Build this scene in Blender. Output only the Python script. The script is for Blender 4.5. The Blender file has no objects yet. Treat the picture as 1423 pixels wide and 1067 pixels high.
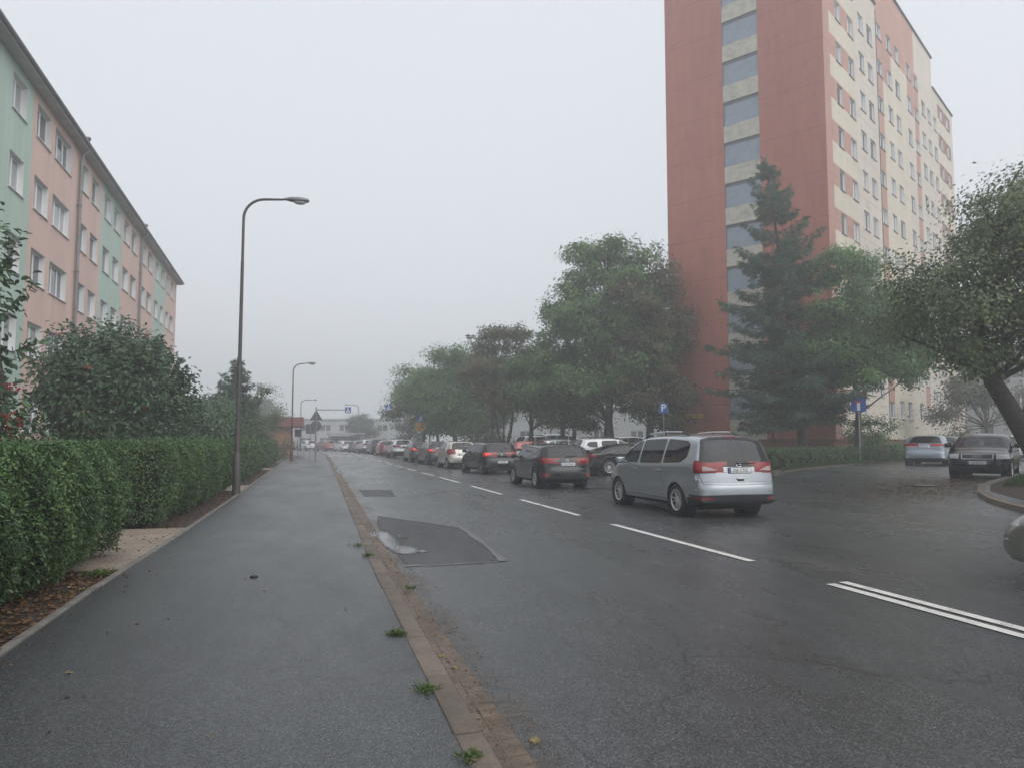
import bpy, bmesh, math, random
import numpy as np
from mathutils import Vector, Matrix, Quaternion
from mathutils.bvhtree import BVHTree
PI = math.pi
R = math.radians
random.seed(7)
rng = np.random.default_rng(11)
scene = bpy.context.scene
COL = scene.collection

# ------------------------------------------------------------------ object helpers
def link(o):
    COL.objects.link(o)
    return o

def tag(o, label=None, cat=None, group=None, kind=None):
    if label: o['label'] = label
    if cat: o['category'] = cat
    if group: o['group'] = group
    if kind: o['kind'] = kind
    return o

def empty(name, loc=(0, 0, 0), rz=0.0, label=None, cat=None, group=None):
    o = bpy.data.objects.new(name, None)
    o.location = loc
    o.rotation_euler = (0, 0, rz)
    o.empty_display_size = 0.2
    link(o)
    return tag(o, label, cat, group)

def obj(name, mesh, parent=None, loc=None, rot=None):
    o = bpy.data.objects.new(name, mesh)
    if loc is not None: o.location = loc
    if rot is not None: o.rotation_euler = rot
    link(o)
    if parent is not None: o.parent = parent
    return o

def copy_tree(o, parent=None):
    c = o.copy()
    COL.objects.link(c)
    if parent is not None: c.parent = parent
    for ch in list(o.children): copy_tree(ch, c)
    return c

class MB:
    """collects polygons, then becomes one mesh"""
    def __init__(self):
        self.v = []; self.f = []; self.m = []; self.s = []
    def add(self, vs, fs, mi=0, smooth=False):
        n = len(self.v)
        self.v.extend([tuple(p) for p in vs])
        for f in fs:
            self.f.append([i + n for i in f]); self.m.append(mi); self.s.append(smooth)
        return self
    def quad(self, a, b, c, d, mi=0):
        return self.add([a, b, c, d], [(0, 1, 2, 3)], mi)
    def box(self, x0, x1, y0, y1, z0, z1, mi=0, M=None):
        vs = [(x, y, z) for z in (z0, z1) for y in (y0, y1) for x in (x0, x1)]
        if M is not None: vs = [M @ Vector(p) for p in vs]
        return self.add(vs, [(0, 2, 3, 1), (4, 5, 7, 6), (0, 1, 5, 4), (2, 6, 7, 3), (0, 4, 6, 2), (1, 3, 7, 5)], mi)
    def rbox(self, x0, x1, y0, y1, z0, z1, r, mi=0, M=None):
        """box with chamfered edges"""
        bm = bmesh.new()
        bmesh.ops.create_cube(bm, size=1)
        for p in bm.verts:
            p.co = Vector(((x0 + x1) / 2 + p.co.x * (x1 - x0), (y0 + y1) / 2 + p.co.y * (y1 - y0), (z0 + z1) / 2 + p.co.z * (z1 - z0)))
        bmesh.ops.bevel(bm, geom=bm.edges[:], offset=r, segments=2, profile=0.5, affect='EDGES')
        bm.verts.index_update()
        vs = [(M @ p.co if M is not None else p.co) for p in bm.verts]
        self.add(vs, [[p.index for p in f.verts] for f in bm.faces], mi, True)
        bm.free()
        return self
    def tube(self, pts, rad, n=8, mi=0, caps=True, smooth=True):
        pts = [Vector(p) for p in pts]
        if not hasattr(rad, '__len__'): rad = [rad] * len(pts)
        rings = []
        vs = []
        up = Vector((0, 0, 1))
        prev = None
        for i, p in enumerate(pts):
            t = (pts[min(i + 1, len(pts) - 1)] - pts[max(i - 1, 0)])
            if t.length < 1e-9: t = Vector((0, 0, 1))
            t.normalize()
            if prev is None:
                a = Vector((1, 0, 0)) if abs(t.x) < 0.9 else Vector((0, 1, 0))
                u = (a - t * a.dot(t)).normalized()
            else:
                u = (prev - t * prev.dot(t)).normalized()
            prev = u
            w = t.cross(u)
            for k in range(n):
                an = 2 * PI * k / n
                vs.append(p + (u * math.cos(an) + w * math.sin(an)) * rad[i])
        fs = []
        for i in range(len(pts) - 1):
            for k in range(n):
                fs.append((i * n + k, i * n + (k + 1) % n, (i + 1) * n + (k + 1) % n, (i + 1) * n + k))
        self.add(vs, fs, mi, smooth)
        if caps:
            self.add(vs[:n], [tuple(range(n - 1, -1, -1))], mi)
            self.add(vs[-n:], [tuple(range(n))], mi)
        return self
    def lathe(self, prof, n=24, mi=0, M=None, smooth=True, closed=False):
        """profile of (radius, height) turned round z"""
        vs = []
        for r, z in prof:
            for k in range(n):
                a = 2 * PI * k / n
                p = Vector((r * math.cos(a), r * math.sin(a), z))
                vs.append(M @ p if M is not None else p)
        fs = []
        m = len(prof)
        for i in range(m if closed else m - 1):
            j = (i + 1) % m
            for k in range(n):
                fs.append((i * n + k, i * n + (k + 1) % n, j * n + (k + 1) % n, j * n + k))
        return self.add(vs, fs, mi, smooth)
    def prism(self, poly, h0, h1, mi=0, M=None):
        """polygon in xy, raised from h0 to h1"""
        n = len(poly)
        vs = [Vector((x, y, h0)) for x, y in poly] + [Vector((x, y, h1)) for x, y in poly]
        if M is not None: vs = [M @ p for p in vs]
        fs = [tuple(range(n - 1, -1, -1)), tuple(range(n, 2 * n))]
        fs += [(i, (i + 1) % n, n + (i + 1) % n, n + i) for i in range(n)]
        return self.add(vs, fs, mi)
    def ball(self, c, r, n=8, mi=0, sq=(1, 1, 1), M=None):
        prof = [(max(1e-4, math.sin(PI * i / n)), -math.cos(PI * i / n)) for i in range(n + 1)]
        T = Matrix.Translation(Vector(c)) @ Matrix.Diagonal((r * sq[0], r * sq[1], r * sq[2], 1))
        if M is not None: T = M @ T
        return self.lathe(prof, max(6, n + 2), mi, T)
    def mesh(self, name, mats):
        me = bpy.data.meshes.new(name)
        me.from_pydata([tuple(p) for p in self.v], [], self.f)
        for m in (mats if isinstance(mats, (list, tuple)) else [mats]): me.materials.append(m)
        me.polygons.foreach_set('material_index', self.m)
        me.polygons.foreach_set('use_smooth', self.s)
        me.update()
        return me
    def build(self, name, mats, parent=None, loc=None, rot=None):
        return obj(name, self.mesh(name, mats), parent, loc, rot)

def np_mesh(name, V, F, mats, mi=None, smooth=False):
    """fast mesh from arrays: V (n,3), F (m,k)"""
    me = bpy.data.meshes.new(name)
    V = np.asarray(V, dtype=np.float32); F = np.asarray(F, dtype=np.int32)
    k = F.shape[1]
    me.vertices.add(len(V)); me.vertices.foreach_set('co', V.ravel())
    me.loops.add(F.size); me.loops.foreach_set('vertex_index', F.ravel())
    me.polygons.add(len(F))
    me.polygons.foreach_set('loop_start', np.arange(0, F.size, k, dtype=np.int32))
    try: me.polygons.foreach_set('loop_total', np.full(len(F), k, dtype=np.int32))
    except Exception: pass
    for m in (mats if isinstance(mats, (list, tuple)) else [mats]): me.materials.append(m)
    if mi is not None: me.polygons.foreach_set('material_index', np.asarray(mi, dtype=np.int32))
    me.polygons.foreach_set('use_smooth', np.full(len(F), smooth, dtype=bool))
    me.update(calc_edges=True)
    me.validate()
    return me

_txt = {}
def text_mb(s, size):
    """outline letters as a flat list of (verts, faces) in the xy plane, centred"""
    key = (s, size)
    if key not in _txt:
        cu = bpy.data.curves.new('lettering', 'FONT')
        cu.body = s; cu.size = size; cu.align_x = 'CENTER'; cu.align_y = 'CENTER'; cu.resolution_u = 3
        o = bpy.data.objects.new('lettering', cu)
        COL.objects.link(o)
        dg = bpy.context.evaluated_depsgraph_get()
        dg.update()
        me = o.evaluated_get(dg).to_mesh()
        vs = [Vector(v.co) for v in me.vertices]; fs = [tuple(p.vertices) for p in me.polygons]
        o.evaluated_get(dg).to_mesh_clear()
        bpy.data.objects.remove(o); bpy.data.curves.remove(cu)
        _txt[key] = (vs, fs)
    return _txt[key]

def text_mesh(s, size, mat, M, sx=1.0):
    vs, fs = text_mb(s, size)
    return MB().add([M @ Vector((p.x * sx, p.y, 0)) for p in vs], fs).mesh('lettering', mat)

# ------------------------------------------------------------------ materials
class NT:
    def __init__(self, name):
        self.m = bpy.data.materials.new(name); self.m.use_nodes = True
        self.t = self.m.node_tree
        self.bsdf = self.t.nodes['Principled BSDF']; self.out = self.t.nodes['Material Output']
        self._co = None
    def n(self, typ, **kw):
        nd = self.t.nodes.new(typ)
        for k, v in kw.items():
            if k in nd.inputs: nd.inputs[k].default_value = v
            else: setattr(nd, k, v)
        return nd
    def l(self, a, b): self.t.links.new(a, b)
    def co(self):
        if self._co is None: self._co = self.n('ShaderNodeTexCoord').outputs['Object']
        return self._co
    def noise(self, scale, detail=4, rough=0.6, vec=None, stretch=None):
        nd = self.n('ShaderNodeTexNoise'); nd.inputs['Scale'].default_value = scale
        nd.inputs['Detail'].default_value = detail; nd.inputs['Roughness'].default_value = rough
        src = vec or self.co()
        if stretch:
            mp = self.n('ShaderNodeMapping'); mp.inputs['Scale'].default_value = stretch
            self.l(src, mp.inputs['Vector']); src = mp.outputs['Vector']
        self.l(src, nd.inputs['Vector'])
        return nd.outputs['Fac']
    def ramp(self, fac, stops):
        nd = self.n('ShaderNodeValToRGB'); cr = nd.color_ramp
        while len(cr.elements) < len(stops): cr.elements.new(0.5)
        for e, (p, c) in zip(cr.elements, stops):
            e.position = p; e.color = (*c, 1) if hasattr(c, '__len__') else (c, c, c, 1)
        self.l(fac, nd.inputs['Fac'])
        return nd.outputs['Color']
    def mix(self, fac, a, b, mode='MIX'):
        nd = self.n('ShaderNodeMix'); nd.data_type = 'RGBA'; nd.blend_type = mode
        for s, v in ((nd.inputs[0], fac), (nd.inputs[6], a), (nd.inputs[7], b)):
            if isinstance(v, bpy.types.NodeSocket): self.l(v, s)
            elif hasattr(v, '__len__'): s.default_value = (*v, 1)
            else: s.default_value = v
        return nd.outputs[2]
    def math(self, op, a, b=None):
        nd = self.n('ShaderNodeMath'); nd.operation = op
        for s, v in ((nd.inputs[0], a), (nd.inputs[1], b)):
            if v is None: continue
            if isinstance(v, bpy.types.NodeSocket): self.l(v, s)
            else: s.default_value = v
        return nd.outputs[0]
    def set(self, **kw):
        for k, v in kw.items():
            s = self.bsdf.inputs[k.replace('_', ' ')]
            if isinstance(v, bpy.types.NodeSocket): self.l(v, s)
            elif hasattr(v, '__len__') and len(v) == 3: s.default_value = (*v, 1)
            else: s.default_value = v
        return self
    def bump(self, h, strength, dist=0.01):
        nd = self.n('ShaderNodeBump'); nd.inputs['Strength'].default_value = strength; nd.inputs['Distance'].default_value = dist
        self.l(h, nd.inputs['Height']); self.l(nd.outputs['Normal'], self.bsdf.inputs['Normal'])
        return self

def plain(name, c, rough=0.6, metal=0.0, noise=None, coat=0.0, spec=0.5, bump=None):
    k = NT(name)
    k.set(Roughness=rough, Metallic=metal)
    k.bsdf.inputs['Specular IOR Level'].default_value = spec
    if coat:
        k.bsdf.inputs['Coat Weight'].default_value = coat; k.bsdf.inputs['Coat Roughness'].default_value = 0.06
    if noise:
        sc, am = noise
        f = k.noise(sc, 5)
        k.set(Base_Color=k.ramp(f, [(0.25, tuple(x * (1 - am) for x in c)), (0.75, tuple(min(1, x * (1 + am)) for x in c))]))
    else:
        k.set(Base_Color=c)
    if bump: k.bump(k.noise(bump[0], 3), bump[1], bump[2] if len(bump) > 2 else 0.01)
    return k.m

def asphalt(name, base, rough, wet=0.0, grain=90, tint=(0.95, 1.02, 1.04)):
    k = NT(name)
    vs = k.n('ShaderNodeTexVoronoi'); vs.inputs['Scale'].default_value = grain * 2.0; k.l(k.co(), vs.inputs['Vector'])
    sx = k.n('ShaderNodeSeparateColor'); k.l(vs.outputs['Color'], sx.inputs[0])
    g = k.math('ADD', k.math('MULTIPLY', sx.outputs[0], 0.8), k.math('MULTIPLY', k.noise(grain * .35, 3, 0.7), 0.2))
    big = k.noise(0.35, 5, 0.6)
    mid = k.noise(2.6, 4, 0.6, stretch=(1.6, 0.5, 1))
    col = k.ramp(g, [(0.12, tuple(base * 0.35 * t for t in tint)), (0.4, tuple(base * .75 * t for t in tint)), (0.74, tuple(base * 1.25 * t for t in tint)), (0.9, tuple(base * 2.5 * t for t in tint))])
    sh = k.ramp(big, [(0.3, 0.8), (0.7, 1.18)])
    sh2 = k.ramp(mid, [(0.3, 0.86), (0.7, 1.12)])
    # hairline cracks
    vo = k.n('ShaderNodeTexVoronoi'); vo.feature = 'DISTANCE_TO_EDGE'; vo.inputs['Scale'].default_value = 0.55
    mp = k.n('ShaderNodeMapping'); mp.inputs['Scale'].default_value = (1.0, 0.6, 1)
    wob = k.n('ShaderNodeTexNoise'); wob.inputs['Scale'].default_value = 1.5; wob.inputs['Detail'].default_value = 6
    k.l(k.co(), wob.inputs['Vector'])
    ad = k.n('ShaderNodeVectorMath'); ad.operation = 'ADD'
    k.l(k.co(), ad.inputs[0]); k.l(wob.outputs['Color'], ad.inputs[1]); k.l(ad.outputs[0], mp.inputs['Vector']); k.l(mp.outputs[0], vo.inputs['Vector'])
    cr = k.ramp(vo.outputs['Distance'], [(0.0, 0.0), (0.012, 1.0)])
    crm = k.ramp(k.noise(0.22, 3), [(0.46, 1.0), (0.58, 0.0)])
    crk = k.math('MAXIMUM', cr, crm)
    crk = k.ramp(crk, [(0.0, 0.30), (1.0, 1.0)])
    c = k.mix(1.0, k.mix(1.0, col, sh, 'MULTIPLY'), sh2, 'MULTIPLY')
    c = k.mix(1.0, c, crk, 'MULTIPLY')
    w = k.noise(0.5, 5, 0.65, stretch=(1.3, 0.35, 1))
    ro = k.ramp(w, [(0.35, rough - wet), (0.62, rough)])
    k.set(Base_Color=c, Roughness=ro)
    k.bsdf.inputs['Specular IOR Level'].default_value = 0.5
    k.bump(k.math('SUBTRACT', 1.0, vs.outputs['Distance']), 0.42, 0.004)
    return k.m

def leaf_mat(name, stops, rough=0.5, trans=0.25, nscale=0.6, spec=0.4):
    """leaf colour differs from leaf to leaf and from bough to bough"""
    k = NT(name)
    gm = k.n('ShaderNodeNewGeometry')
    rnd = gm.outputs['Random Per Island']
    nz = k.noise(nscale, 3, 0.6)
    f = k.math('ADD', k.math('MULTIPLY', rnd, 0.55), k.math('MULTIPLY', k.math('SUBTRACT', nz, 0.28), 1.0))
    c = k.ramp(f, stops)
    k.set(Base_Color=c, Roughness=rough)
    k.bsdf.inputs['Specular IOR Level'].default_value = spec
    tr = k.n('ShaderNodeBsdfTranslucent'); k.l(c, tr.inputs['Color'])
    mx = k.n('ShaderNodeMixShader'); mx.inputs[0].default_value = trans
    k.l(k.bsdf.outputs[0], mx.inputs[1]); k.l(tr.outputs[0], mx.inputs[2]); k.l(mx.outputs[0], k.out.inputs['Surface'])
    return k.m

def paint(name, c, metal=0.0, rough=0.32, coat=1.0):
    """car paint: two-sided sheet, trim-coloured inside"""
    k = NT(name)
    k.set(Metallic=metal, Roughness=rough)
    k.bsdf.inputs['Coat Weight'].default_value = coat; k.bsdf.inputs['Coat Roughness'].default_value = 0.05
    gm = k.n('ShaderNodeNewGeometry')
    dz = k.noise(1.4, 5, 0.7)
    dirt = k.ramp(dz, [(0.35, c), (0.8, tuple(x * 0.86 + 0.008 for x in c))])
    k.set(Base_Color=dirt)
    ins = k.n('ShaderNodeBsdfDiffuse'); ins.inputs['Color'].default_value = (0.03, 0.03, 0.032, 1)
    mx = k.n('ShaderNodeMixShader')
    k.l(gm.outputs['Backfacing'], mx.inputs[0]); k.l(k.bsdf.outputs[0], mx.inputs[1]); k.l(ins.outputs[0], mx.inputs[2]); k.l(mx.outputs[0], k.out.inputs['Surface'])
    return k.m

def glass(name, tint, refl_rough=0.02):
    k = NT(name)
    tr = k.n('ShaderNodeBsdfTransparent'); tr.inputs['Color'].default_value = (*tint, 1)
    gl = k.n('ShaderNodeBsdfGlossy'); gl.inputs['Roughness'].default_value = refl_rough; gl.inputs['Color'].default_value = (0.95, 0.97, 1, 1)
    fr = k.n('ShaderNodeFresnel'); fr.inputs['IOR'].default_value = 1.5
    mx = k.n('ShaderNodeMixShader')
    k.l(k.math('ADD', k.math('MULTIPLY', fr.outputs[0], 0.95), 0.0), mx.inputs[0]); k.l(tr.outputs[0], mx.inputs[1]); k.l(gl.outputs[0], mx.inputs[2])
    k.l(mx.outputs[0], k.out.inputs['Surface'])
    return k.m

def lamp_lens(name, c, emit=0.0):
    k = NT(name)
    f = k.n('ShaderNodeTexVoronoi'); f.inputs['Scale'].default_value = 60; k.l(k.co(), f.inputs['Vector'])
    k.set(Base_Color=k.ramp(f.outputs['Distance'], [(0.1, tuple(x * 0.75 for x in c)), (0.8, c)]), Roughness=0.22)
    k.bsdf.inputs['Coat Weight'].default_value = 0.25
    if emit:
        k.bsdf.inputs['Emission Color'].default_value = (1.0, 0.06, 0.03, 1); k.bsdf.inputs['Emission Strength'].default_value = emit
    return k.m

M = {}
M['road'] = asphalt('road asphalt', 0.052, 0.35, 0.13, 56)
M['path'] = asphalt('path asphalt', 0.047, 0.42, 0.12, 64)
M['patch'] = asphalt('repair asphalt', 0.030, 0.62, 0.16, 26)
M['seam'] = plain('bitumen seam', (0.11, 0.11, 0.115), 0.3, noise=(9, 0.3))
M['marking'] = None
def marking_mat():
    k = NT('road paint')
    wear = k.noise(6, 8, 0.75, stretch=(1, 0.6, 1))
    fine = k.noise(60, 3, 0.7)
    a = k.math('ADD', k.math('MULTIPLY', wear, 0.6), k.math('MULTIPLY', fine, 0.4))
    c = k.ramp(a, [(0.36, (0.08, 0.08, 0.08)), (0.45, (0.52, 0.51, 0.48)), (0.65, (0.74, 0.72, 0.68))])
    k.set(Base_Color=c, Roughness=0.55)
    return k.m
M['marking'] = marking_mat()
M['kerb'] = plain('kerb concrete', (0.165, 0.128, 0.098), 0.72, noise=(3, 0.45), bump=(60, 0.4, 0.004))
def stone_mat():
    k = NT('kerb stones')
    gm = k.n('ShaderNodeNewGeometry')
    a = k.ramp(gm.outputs['Random Per Island'], [(0.0, (0.115, 0.093, 0.074)), (0.5, (0.155, 0.122, 0.095)), (1.0, (0.185, 0.150, 0.118))])
    st = k.ramp(k.noise(2.3, 7, 0.75), [(0.3, 0.62), (0.65, 1.12)])
    fi = k.ramp(k.noise(55, 3, 0.75), [(0.3, 0.72), (0.7, 1.18)])
    k.set(Base_Color=k.mix(1.0, k.mix(1.0, a, st, 'MULTIPLY'), fi, 'MULTIPLY'), Roughness=0.72)
    k.bump(k.noise(40, 5, 0.8), 0.6, 0.006)
    return k.m
M['kerb'] = stone_mat()
M['edging'] = plain('edging concrete', (0.15, 0.14, 0.125), 0.8, noise=(5, 0.4), bump=(60, 0.4, 0.004))
def gutter_mat():
    k = NT('gutter pavers')
    br = k.n('ShaderNodeTexBrick'); br.inputs['Scale'].default_value = 1.0
    br.inputs['Mortar Size'].default_value = 0.006; br.inputs['Brick Width'].default_value = 0.20; br.inputs['Row Height'].default_value = 0.11
    br.offset = 0.0
    br.inputs['Color1'].default_value = (0.19, 0.138, 0.10, 1); br.inputs['Color2'].default_value = (0.155, 0.118, 0.09, 1); br.inputs['Mortar'].default_value = (0.05, 0.045, 0.04, 1)
    k.l(k.co(), br.inputs['Vector'])
    d = k.ramp(k.noise(2.2, 6, 0.7), [(0.42, 0.0), (0.6, 1.0)])
    dirt = k.ramp(k.noise(40, 5, 0.8), [(0.3, (0.06, 0.045, 0.035)), (0.7, (0.15, 0.115, 0.09))])
    k.set(Base_Color=k.mix(d, br.outputs['Color'], dirt), Roughness=0.7)
    k.bump(k.noise(70, 4, 0.8), 0.6, 0.006)
    return k.m
M['gutter'] = gutter_mat()
def brick_path_mat():
    k = NT('concrete block paving')
    br = k.n('ShaderNodeTexBrick'); br.inputs['Scale'].default_value = 1.0
    br.inputs['Mortar Size'].default_value = 0.006; br.inputs['Brick Width'].default_value = 0.20; br.inputs['Row Height'].default_value = 0.10
    br.inputs['Color1'].default_value = (0.30, 0.245, 0.19, 1); br.inputs['Color2'].default_value = (0.25, 0.205, 0.165, 1); br.inputs['Mortar'].default_value = (0.12, 0.10, 0.085, 1)
    k.l(k.co(), br.inputs['Vector'])
    st = k.ramp(k.noise(1.7, 5, 0.7), [(0.3, 0.75), (0.7, 1.15)])
    k.set(Base_Color=k.mix(1.0, br.outputs['Color'], st, 'MULTIPLY'), Roughness=0.75)
    k.bump(br.outputs['Fac'], 0.4, 0.004)
    return k.m
M['blocks'] = brick_path_mat()
M['soil'] = plain('dark soil', (0.045, 0.032, 0.024), 0.9, noise=(14, 0.6), bump=(30, 0.8, 0.03))
M['lawn'] = plain('lawn soil', (0.05, 0.07, 0.025), 0.9, noise=(4, 0.5), bump=(40, 0.8, 0.03))
k = NT('puddle water'); k.set(Base_Color=(0.02, 0.021, 0.022), Roughness=k.ramp(k.noise(5, 4), [(0.3, 0.02), (0.7, 0.07)])); k.bsdf.inputs['Specular IOR Level'].default_value = 0.9
tc = k.n('ShaderNodeTexCoord'); sb = k.n('ShaderNodeVectorMath'); sb.operation = 'SUBTRACT'; sb.inputs[1].default_value = (.5, .5, .5); k.l(tc.outputs['Generated'], sb.inputs[0])
ml = k.n('ShaderNodeVectorMath'); ml.operation = 'MULTIPLY'; ml.inputs[1].default_value = (1, 1, 0); k.l(sb.outputs[0], ml.inputs[0])
ln = k.n('ShaderNodeVectorMath'); ln.operation = 'LENGTH'; k.l(ml.outputs[0], ln.inputs[0])
sh_ = k.math('ADD', ln.outputs['Value'], k.math('MULTIPLY', k.math('SUBTRACT', k.noise(7, 6, 0.7), 0.5), 0.5))
k.l(k.ramp(sh_, [(0.30, 1.0), (0.46, 0.0)]), k.bsdf.inputs['Alpha'])
M['puddle'] = k.m
def grit_mat(c0=(0.10, 0.095, 0.075), c1=(0.22, 0.21, 0.17), nm='worn gritty asphalt'):
    k = NT(nm)
    a = k.noise(3.0, 7, 0.75, stretch=(1.0, 2.4, 1))
    g = k.noise(70, 3, 0.7)
    k.set(Base_Color=k.ramp(g, [(0.3, c0), (0.7, c1)]), Roughness=0.62)
    k.bump(g, 0.5, 0.006)
    # thin dusting: dense in the middle, breaking up to nothing at the rim
    tc = k.n('ShaderNodeTexCoord')
    sb = k.n('ShaderNodeVectorMath'); sb.operation = 'SUBTRACT'; sb.inputs[1].default_value = (.5, .5, .5); k.l(tc.outputs['Generated'], sb.inputs[0])
    ml = k.n('ShaderNodeVectorMath'); ml.operation = 'MULTIPLY'; ml.inputs[1].default_value = (1, 1, 0); k.l(sb.outputs[0], ml.inputs[0])
    ln = k.n('ShaderNodeVectorMath'); ln.operation = 'LENGTH'; k.l(ml.outputs[0], ln.inputs[0])
    fade = k.ramp(ln.outputs['Value'], [(0.05, 0.75), (0.42, 0.0)])
    al = k.math('MULTIPLY', k.math('MULTIPLY', fade, k.ramp(a, [(0.42, 0.0), (0.6, 1.0)])), k.ramp(g, [(0.3, 0.25), (0.7, 1.0)]))
    k.l(al, k.bsdf.inputs['Alpha'])
    return k.m
M['grit'] = grit_mat()
M['dirt'] = grit_mat((0.085, 0.06, 0.042), (0.19, 0.14, 0.10), 'brown gutter dirt')

def render_wall(name, c, stain=0.12, sc=0.5, joints=None):
    k = NT(name)
    a = k.noise(sc, 6, 0.65, stretch=(1, 1, 0.35))
    b = k.noise(2.2, 5, 0.7, stretch=(1.2, 1.2, 0.12))
    g = k.noise(55, 2)
    v = k.mix(1.0, k.ramp(a, [(0.3, 1 - stain), (0.7, 1 + stain * 0.4)]), k.ramp(b, [(0.35, 1 - stain * 0.8), (0.7, 1.03)]), 'MULTIPLY')
    if joints:      # seams between the storey-high wall panels, blotches of old repair
        sp = k.n('ShaderNodeSeparateXYZ'); k.l(k.co(), sp.inputs[0])
        fr = k.math('ABSOLUTE', k.math('SUBTRACT', k.math('FRACT', k.math('DIVIDE', k.math('ADD', sp.outputs['Z'], 0.35), joints)), 0.5))
        v = k.mix(1.0, v, k.ramp(fr, [(0.0, 0.66), (0.014, 1.0)]), 'MULTIPLY')
        bl = k.noise(0.55, 7, 0.75, stretch=(1, 1, 2.6))
        v = k.mix(1.0, v, k.ramp(bl, [(0.54, 1.0), (0.70, 0.72)]), 'MULTIPLY')
    k.set(Base_Color=k.mix(1.0, c, v, 'MULTIPLY'), Roughness=0.85)
    k.bump(g, 0.25, 0.004)
    return k.m
M['green_wall'] = render_wall('mint green render', (0.47, 0.595, 0.52), 0.10)
M['pink_wall'] = render_wall('salmon pink render', (0.70, 0.505, 0.445), 0.10)
M['white_reveal'] = plain('white window reveal', (0.72, 0.72, 0.72), 0.7, noise=(3, 0.06))
M['pvc'] = plain('white window plastic', (0.78, 0.79, 0.80), 0.35)
M['sill_white'] = plain('white sheet sill', (0.7, 0.7, 0.7), 0.4)
M['sill_dark'] = plain('brown sheet sill', (0.16, 0.12, 0.10), 0.5)
M['zinc'] = plain('grey sheet metal', (0.17, 0.17, 0.18), 0.45, 0.3, noise=(3, 0.2))
M['pipe'] = plain('grey downpipe', (0.24, 0.235, 0.24), 0.5, 0.2, noise=(3, 0.2))
M['soffit'] = plain('grey soffit boards', (0.40, 0.385, 0.38), 0.7, noise=(2, 0.2))
def room_glass(name, c):
    k = NT(name)
    f = k.noise(0.9, 3)
    k.set(Base_Color=k.ramp(f, [(0.35, tuple(x * 0.55 for x in c)), (0.65, c)]), Roughness=0.06)
    k.bsdf.inputs['Specular IOR Level'].default_value = 0.8
    return k.m
M['window_glass'] = room_glass('window glass over dark rooms', (0.10, 0.11, 0.12))
M['net_glass'] = room_glass('window glass over net curtains', (0.42, 0.43, 0.44))
M['red_wall'] = render_wall('brick red render', (0.45, 0.165, 0.122), 0.17, 0.22, 2.845)
M['red_dark'] = render_wall('dull red plinth render', (0.30, 0.13, 0.10), 0.15, 0.3)
M['red_hazed'] = render_wall('brick red render with haze in its colour', (0.48, 0.27, 0.22), 0.14, 0.3, 2.845)  # the tower's red, paled for the long facade: haze painted into the colour
M['beige_wall'] = render_wall('yellow beige render', (0.63, 0.57, 0.47), 0.10, 0.3, 2.845)
M['pinkbeige_wall'] = render_wall('pinkish beige render', (0.61, 0.55, 0.48), 0.10, 0.3, 2.845)
M['cream_panel'] = None
def stained(name, c, dark):
    k = NT(name)
    b = k.noise(1.4, 7, 0.8, stretch=(1, 1, 1.5))
    z = k.noise(7, 5, 0.75)
    f = k.math('ADD', k.math('MULTIPLY', b, 0.7), k.math('MULTIPLY', z, 0.3))
    k.set(Base_Color=k.ramp(f, [(0.36, dark), (0.48, tuple((a + 2 * b2) / 3 for a, b2 in zip(dark, c))), (0.58, c)]), Roughness=0.8)
    return k.m
M['cream_panel'] = stained('stained cream render', (0.56, 0.53, 0.45), (0.25, 0.24, 0.22))
M['blue_panel'] = stained('slate blue panel', (0.26, 0.32, 0.38), (0.18, 0.22, 0.27))
M['blue_panel'].node_tree.nodes['Principled BSDF'].inputs['Roughness'].default_value = 0.35
M['joint_shade'] = plain('dark joint and painted shade', (0.12, 0.13, 0.15), 0.6)  # real facade joint, and painted shade above the stair panels
M['bitumen'] = plain('roofing felt', (0.08, 0.08, 0.085), 0.85)

M['bark'] = plain('grey brown bark', (0.055, 0.046, 0.038), 0.9, noise=(9, 0.5), bump=(22, 0.9, 0.03))
M['bark_red'] = plain('spruce bark', (0.075, 0.055, 0.045), 0.9, noise=(9, 0.5), bump=(25, 0.9, 0.03))
M['maple'] = leaf_mat('maple leaves', [(0.0, (0.052, 0.100, 0.036)), (0.35, (0.086, 0.169, 0.057)), (0.65, (0.140, 0.259, 0.081)), (0.95, (0.273, 0.365, 0.097))], 0.5, 0.32, 0.5)
M['maple_brown'] = leaf_mat('browning leaves', [(0.0, (0.058, 0.072, 0.039)), (0.35, (0.101, 0.119, 0.058)), (0.65, (0.156, 0.157, 0.075)), (0.95, (0.260, 0.160, 0.085))], 0.55, 0.3, 0.55)
M['lime'] = leaf_mat('fresh green leaves', [(0.0, (0.047, 0.100, 0.037)), (0.4, (0.093, 0.190, 0.063)), (0.75, (0.159, 0.290, 0.089)), (1.0, (0.251, 0.354, 0.101))], 0.5, 0.34, 0.5)
M['oak'] = leaf_mat('dull green leaves', [(0.0, (0.056, 0.084, 0.039)), (0.4, (0.100, 0.150, 0.065)), (0.75, (0.163, 0.215, 0.084)), (1.0, (0.308, 0.240, 0.099))], 0.45, 0.28, 0.6, 0.5)
M['needles'] = leaf_mat('spruce needles', [(0.0, (0.040, 0.080, 0.058)), (0.5, (0.074, 0.139, 0.090)), (1.0, (0.132, 0.208, 0.109))], 0.55, 0.2, 0.7)
M['yew'] = leaf_mat('yew needles', [(0.0, (0.029, 0.059, 0.041)), (0.6, (0.054, 0.105, 0.062)), (1.0, (0.090, 0.154, 0.078))], 0.55, 0.12, 0.6)
M['shrub'] = leaf_mat('dark leathery leaves', [(0.0, (0.029, 0.061, 0.035)), (0.45, (0.060, 0.119, 0.062)), (0.8, (0.102, 0.174, 0.083)), (1.0, (0.168, 0.138, 0.062))], 0.36, 0.18, 0.8, 0.6)
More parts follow.
